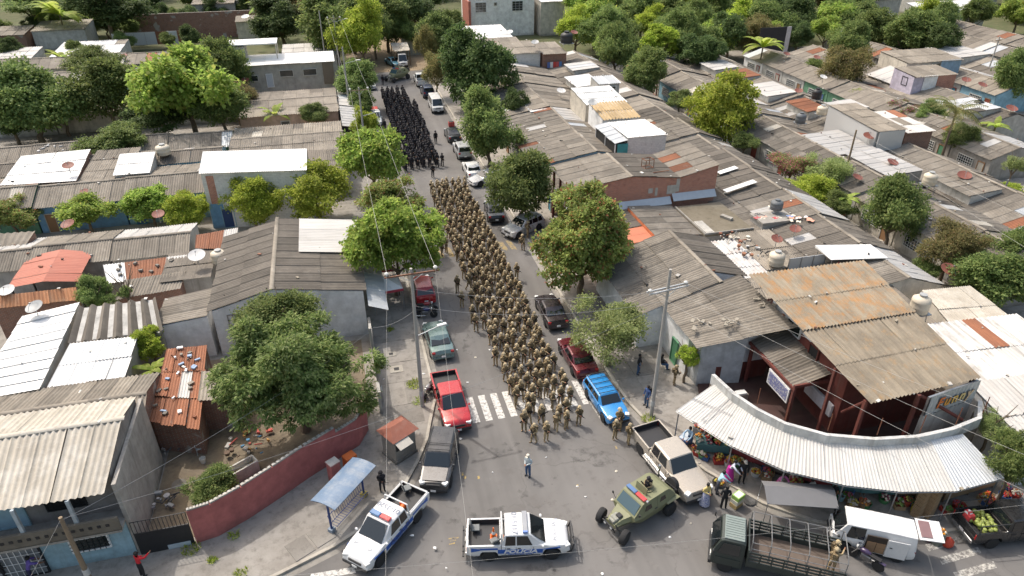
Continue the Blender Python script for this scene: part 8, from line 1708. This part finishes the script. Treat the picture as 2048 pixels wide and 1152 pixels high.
def basket(loc, r, fi, label, mat):
    e = empty('basket', loc, 0, label, 'basket'); MB().lathe([(r * .75, 0), (r, .32), (r * .95, .32), (r * .72, .05)], n=14).build('body', mat, e, auto=.7); o = heap(26, r * .8, fi).build('produce', fi, e, (0, 0, .26)); o['kind'] = 'stuff'
def crate(loc, rz, label, mat, fi=None, w=.55, l=.4, h=.28):
    e = empty('crate', loc, rz, label, 'crate')
    for k in range(3):
        z = .05 + k * h / 3
        for s in (-1, 1): MB().box((0, s * l / 2, z), (w, .02, h / 4)).build('slat', mat, e); MB().box((s * w / 2, 0, z), (.02, l, h / 4)).build('slat', mat, e)
    MB().box((0, 0, .02), (w, l, .02)).build('bottom', mat, e)
    if fi: o = heap(16, l * .42, fi).build('produce', fi, e, (0, 0, h * .6)); o['kind'] = 'stuff'
def stall(loc, rz, label, n, top_):
    e = empty('stall_table', loc, rz, label, 'table'); MB().box((0, 0, .72), (2.0, .9, .05)).build('tabletop', top_, e); MB().box((0, -.44, .45), (1.9, .02, .5)).build('front_cloth', top_, e)
    for x in (-.9, .9):
        for y in (-.38, .38): MB().box((x, y, .35), (.06, .06, .7)).build('leg', WOODM, e)
    for k in range(n):
        fi = sr.sample(FRUIT, 1) + [sr.choice(FRUIT)]; x, y = -.8 + 1.6 * (k % 4) / 3, -.22 + .45 * (k // 4)
        o = heap(16, .19, fi).build('produce_pile', fi, e, (x, y, .74)); o['kind'] = 'stuff'
STP = [G(*p, .14) for p in ((1395, 895), (1425, 920), (1470, 925), (1520, 945), (1575, 960), (1640, 985), (1700, 1000), (1760, 1005), (1820, 1008), (1870, 1012), (1925, 1010), (1975, 995))]
names_ = ['nearest the beige pickup', 'second along the awning from the beige pickup', 'third along the awning from the beige pickup', 'fourth along the awning from the beige pickup', 'fifth along the awning', 'behind the truck tail', 'left behind the minivan', 'right behind the minivan', 'behind the raised tailgate', 'beside the wooden crates', 'near the black pickup', 'at the right end of the awning']
for i in range(len(STP)):
    a = STP[i]; b = STP[min(i + 1, len(STP) - 1)] if i < len(STP) - 1 else STP[i] + (STP[i] - STP[i - 1]); d = (b - a); rz = math.atan2(d.y, d.x); inn_ = V3(-d.y, d.x, 0).normalized()
    stall(a + inn_ * .9, rz, 'produce table ' + names_[i], 8, sr.choice((paint((.1, .22, .22), .7), paint((.3, .06, .06), .8), paint((.2, .2, .2), .8), CRW, paint((.3, .45, .5), .6))))
    for k in range(4):
        q = a + d * sr.uniform(-.1, .9) + inn_ * sr.uniform(-.5, .15); fi = sr.sample(FRUIT, 2)
        lab = '%s of produce, %s before the table %s' % ('%s', ('first', 'second', 'third', 'fourth')[k], names_[i].replace(' along the awning', '').replace(' from the beige pickup', ''))
        if sr.random() < .5: basket(q, sr.uniform(.24, .36), fi, lab % 'round basket', sr.choice((CRW, CRR, CRB, CRG, PLASTW)))
        else: crate(q, rz + sr.uniform(-.4, .4), lab % 'open crate', sr.choice((CRW, CRW, CRR, CRB)), fi)
# tall stack of crates, grey stall canopy, boxes, bowl, drum, bags
for k in range(8):
    for j in range(2): crate(G(1832 + j * 22, 1030, .13) + V3(0, 0, k * .3), .3, '%s slatted wooden crate from the ground in the %s crate stack' % (ORD[k], ('left', 'right')[j]), CRW)
gc = empty('stall_canopy', G(1585, 1035, 0), -.32, 'grey tarpaulin canopy over the stall beside the truck', 'canopy')
TARP = paint((.16, .16, .165), .7, 0, .12, 1.5)
vs = [(-1.85, -.75, 1.75), (1.85, -.75, 1.7), (1.85, .2, 2.05), (-1.85, .2, 2.1), (1.85, .75, 1.85), (-1.85, .75, 1.9)]
MB().add(vs + [(x, y, z - .03) for x, y, z in vs], [(0, 1, 2, 3), (3, 2, 4, 5), (9, 8, 7, 6), (11, 10, 8, 9), (0, 6, 7, 1), (5, 4, 10, 11), (0, 3, 9, 6), (3, 5, 11, 9), (1, 7, 8, 2), (2, 8, 10, 4)]).build('tarpaulin', TARP, gc)
for x in (-1.8, 1.8):
    for y in (-.7, .7): MB().tube((x, y, 0), (x, y, 1.8), .025, n=6).build('pole', STEEL, gc)
p = G(1472, 1008, .13)
for k, (c, lb) in enumerate((((.45, .33, .15), 'bottom brown fruit carton of the stack by the person in black'), ((.62, .6, .5), 'middle white fruit carton of the stack by the person in black'), ((.3, .5, .12), 'top green and white fruit carton of the stack'))): tag(MB().box((0, 0, .15), (.6, .45, .28)).box((0, 0, .292), (.5, .36, .012), mi=1).build('fruit_carton', [paint(c, .8), PLASTW], None, p + V3(.02 * k, 0, .29 * k - .12), (0, 0, .4), bevel=.01), lb, 'carton')
e = empty('fruit_bowl', G(1437, 968), 0, 'dark pan of orange fruit on the road by the beige pickup', 'bowl'); MB().lathe([(.2, 0), (.38, .14), (.36, .14), (.18, .03)], n=18).build('pan', DARK, e, auto=.8); o = heap(22, .26, [FRUIT[1], FRUIT[3]]).build('fruit', [FRUIT[1], FRUIT[3]], e, (0, 0, .08)); o['kind'] = 'stuff'
tag(MB().lathe([(.3, 0), (.36, .1), (.34, .1), (.1, .03)], n=16).build('metal_basin', CHROME, None, G(1498, 1003), auto=.7), 'wide shallow metal basin beside the fruit cartons', 'basin')
tag(MB().box((0, 0, .35), (.8, .5, .7), taper=.96).box((0, 0, .73), (.82, .52, .08), mi=1).build('cool_box', [paint((.1, .2, .45), .5), paint((.5, .55, .6), .5)], None, G(1368, 890, .13), (0, 0, .6), bevel=.03), 'blue cool box with pale lid at the near end of the awning', 'cool box')
dr = empty('oil_drum', G(1872, 1085), 0, 'old dented metal drum filled with rubbish', 'drum'); DRM = paint((.17, .19, .17), .6, .3, .3, 4, .4); MB().lathe([(.3, 0), (.3, .28), (.315, .3), (.3, .32), (.3, .58), (.315, .6), (.3, .62), (.3, .9), (.28, .9), (.27, .8)], n=18).build('barrel', DRM, dr, auto=.8); MB().box((.0, -.3, .45), (.26, .02, .14)).build('green_mark', paint((.1, .3, .18), .6), dr); o = heap(24, .22, [FRUIT[1], FRUIT[6], FRUIT[7]]).build('rubbish', [FRUIT[1], FRUIT[6], FRUIT[7]], dr, (0, 0, .82)); o['kind'] = 'stuff'
for px, py, lb in ((1893, 1090, 'bright red bag of rubbish right of the drum'), (1855, 1078, 'dark red net bag left of the drum')):
    m = MB().lathe([(.22, 0), (.3, .15), (.26, .35), (.1, .5), (.05, .58)], n=11).mesh('rubbish_bag', paint((.5, .06, .03) if px > 1880 else (.25, .05, .03), .6, 0, .5, 9), smooth=True)
    for v in m.vertices: v.co.x *= sr.uniform(.85, 1.2); v.co.y *= sr.uniform(.85, 1.2)
    tag(link('rubbish_bag', m, None, None, G(px, py)), lb, 'bag')
for i, (px, py, c) in enumerate(((1812, 1010, (.5, .1, .06)), (1827, 1022, (.6, .5, .05)), (1700, 990, (.1, .2, .4)), (1680, 1000, (.3, .5, .55)))): tag(MB().lathe([(.16, 0), (.2, .38), (.18, .38), (.14, .04)], n=12).build('tub', paint(c, .5), None, G(px, py, .14), auto=.7), ('orange red', 'yellow', 'dark blue', 'pale teal')[i] + ' plastic tub among the stalls behind the minivan', 'tub')
# laundry under the black tank
p = V3(35.0, 110.3, 3.6)
for k in range(5):
    q = p + V3(k * .5 - 1.0, 0, 0); tag(MB().box((0, 0, 0), (.45, .05, .9)).build('garment', paint(((.1, .15, .35), (.65, .65, .65), (.5, .06, .05), (.5, .1, .1), (.1, .2, .4))[k], .9), None, q), '%s garment hanging under the large black tank' % ('leftmost blue', 'white', 'left red', 'right red', 'rightmost blue')[k], 'clothing')
tag(MB().box((0, 0, 2), (5.5, .15, 5.0)).box((2.9, -.02, 2), (.9, .15, 5.0), mi=1).build('hoarding', [paint((.02, .02, .025), .6), camomat('hoarding_print', [(.6, .55, .55), (.65, .6, .6), (.5, .1, .2)], 1.5)], None, (77, 114.6, 2.2)), 'dark hoarding with pink white edge before the wood', 'hoarding')

# ---------------------------------------------------------------- loose scraps strewn over the roofs: nobody could count them
ls = random.Random(41); mb = MB(); cand = [o for o in bpy.data.objects if o.name.startswith('roof_sheet')]
for k in range(900):
    o = ls.choice(cand); p = o.parent.location; v = ls.choice(o.data.vertices).co; w = ls.choice(o.data.vertices).co; q = V3(*p) + v.lerp(w, ls.random()) + V3(0, 0, .07)
    s_ = ls.uniform(.06, .3) * (1.3 if ls.random() < .15 else 1); mb.box(q, (s_, s_ * ls.uniform(.25, .8), ls.uniform(.03, .1)), ls.uniform(0, 3.1), ls.choice((0, 0, 1, 2, 3, 4)))
tag(mb.build('roof_litter', [paint((.6, .58, .54), .9), paint((.06, .055, .05), .9), paint((.25, .12, .08), .9), paint((.3, .26, .2), .9), paint((.42, .4, .37), .9)]), 'broken bits and stones strewn over the corrugated roofs', 'debris', kind='stuff')
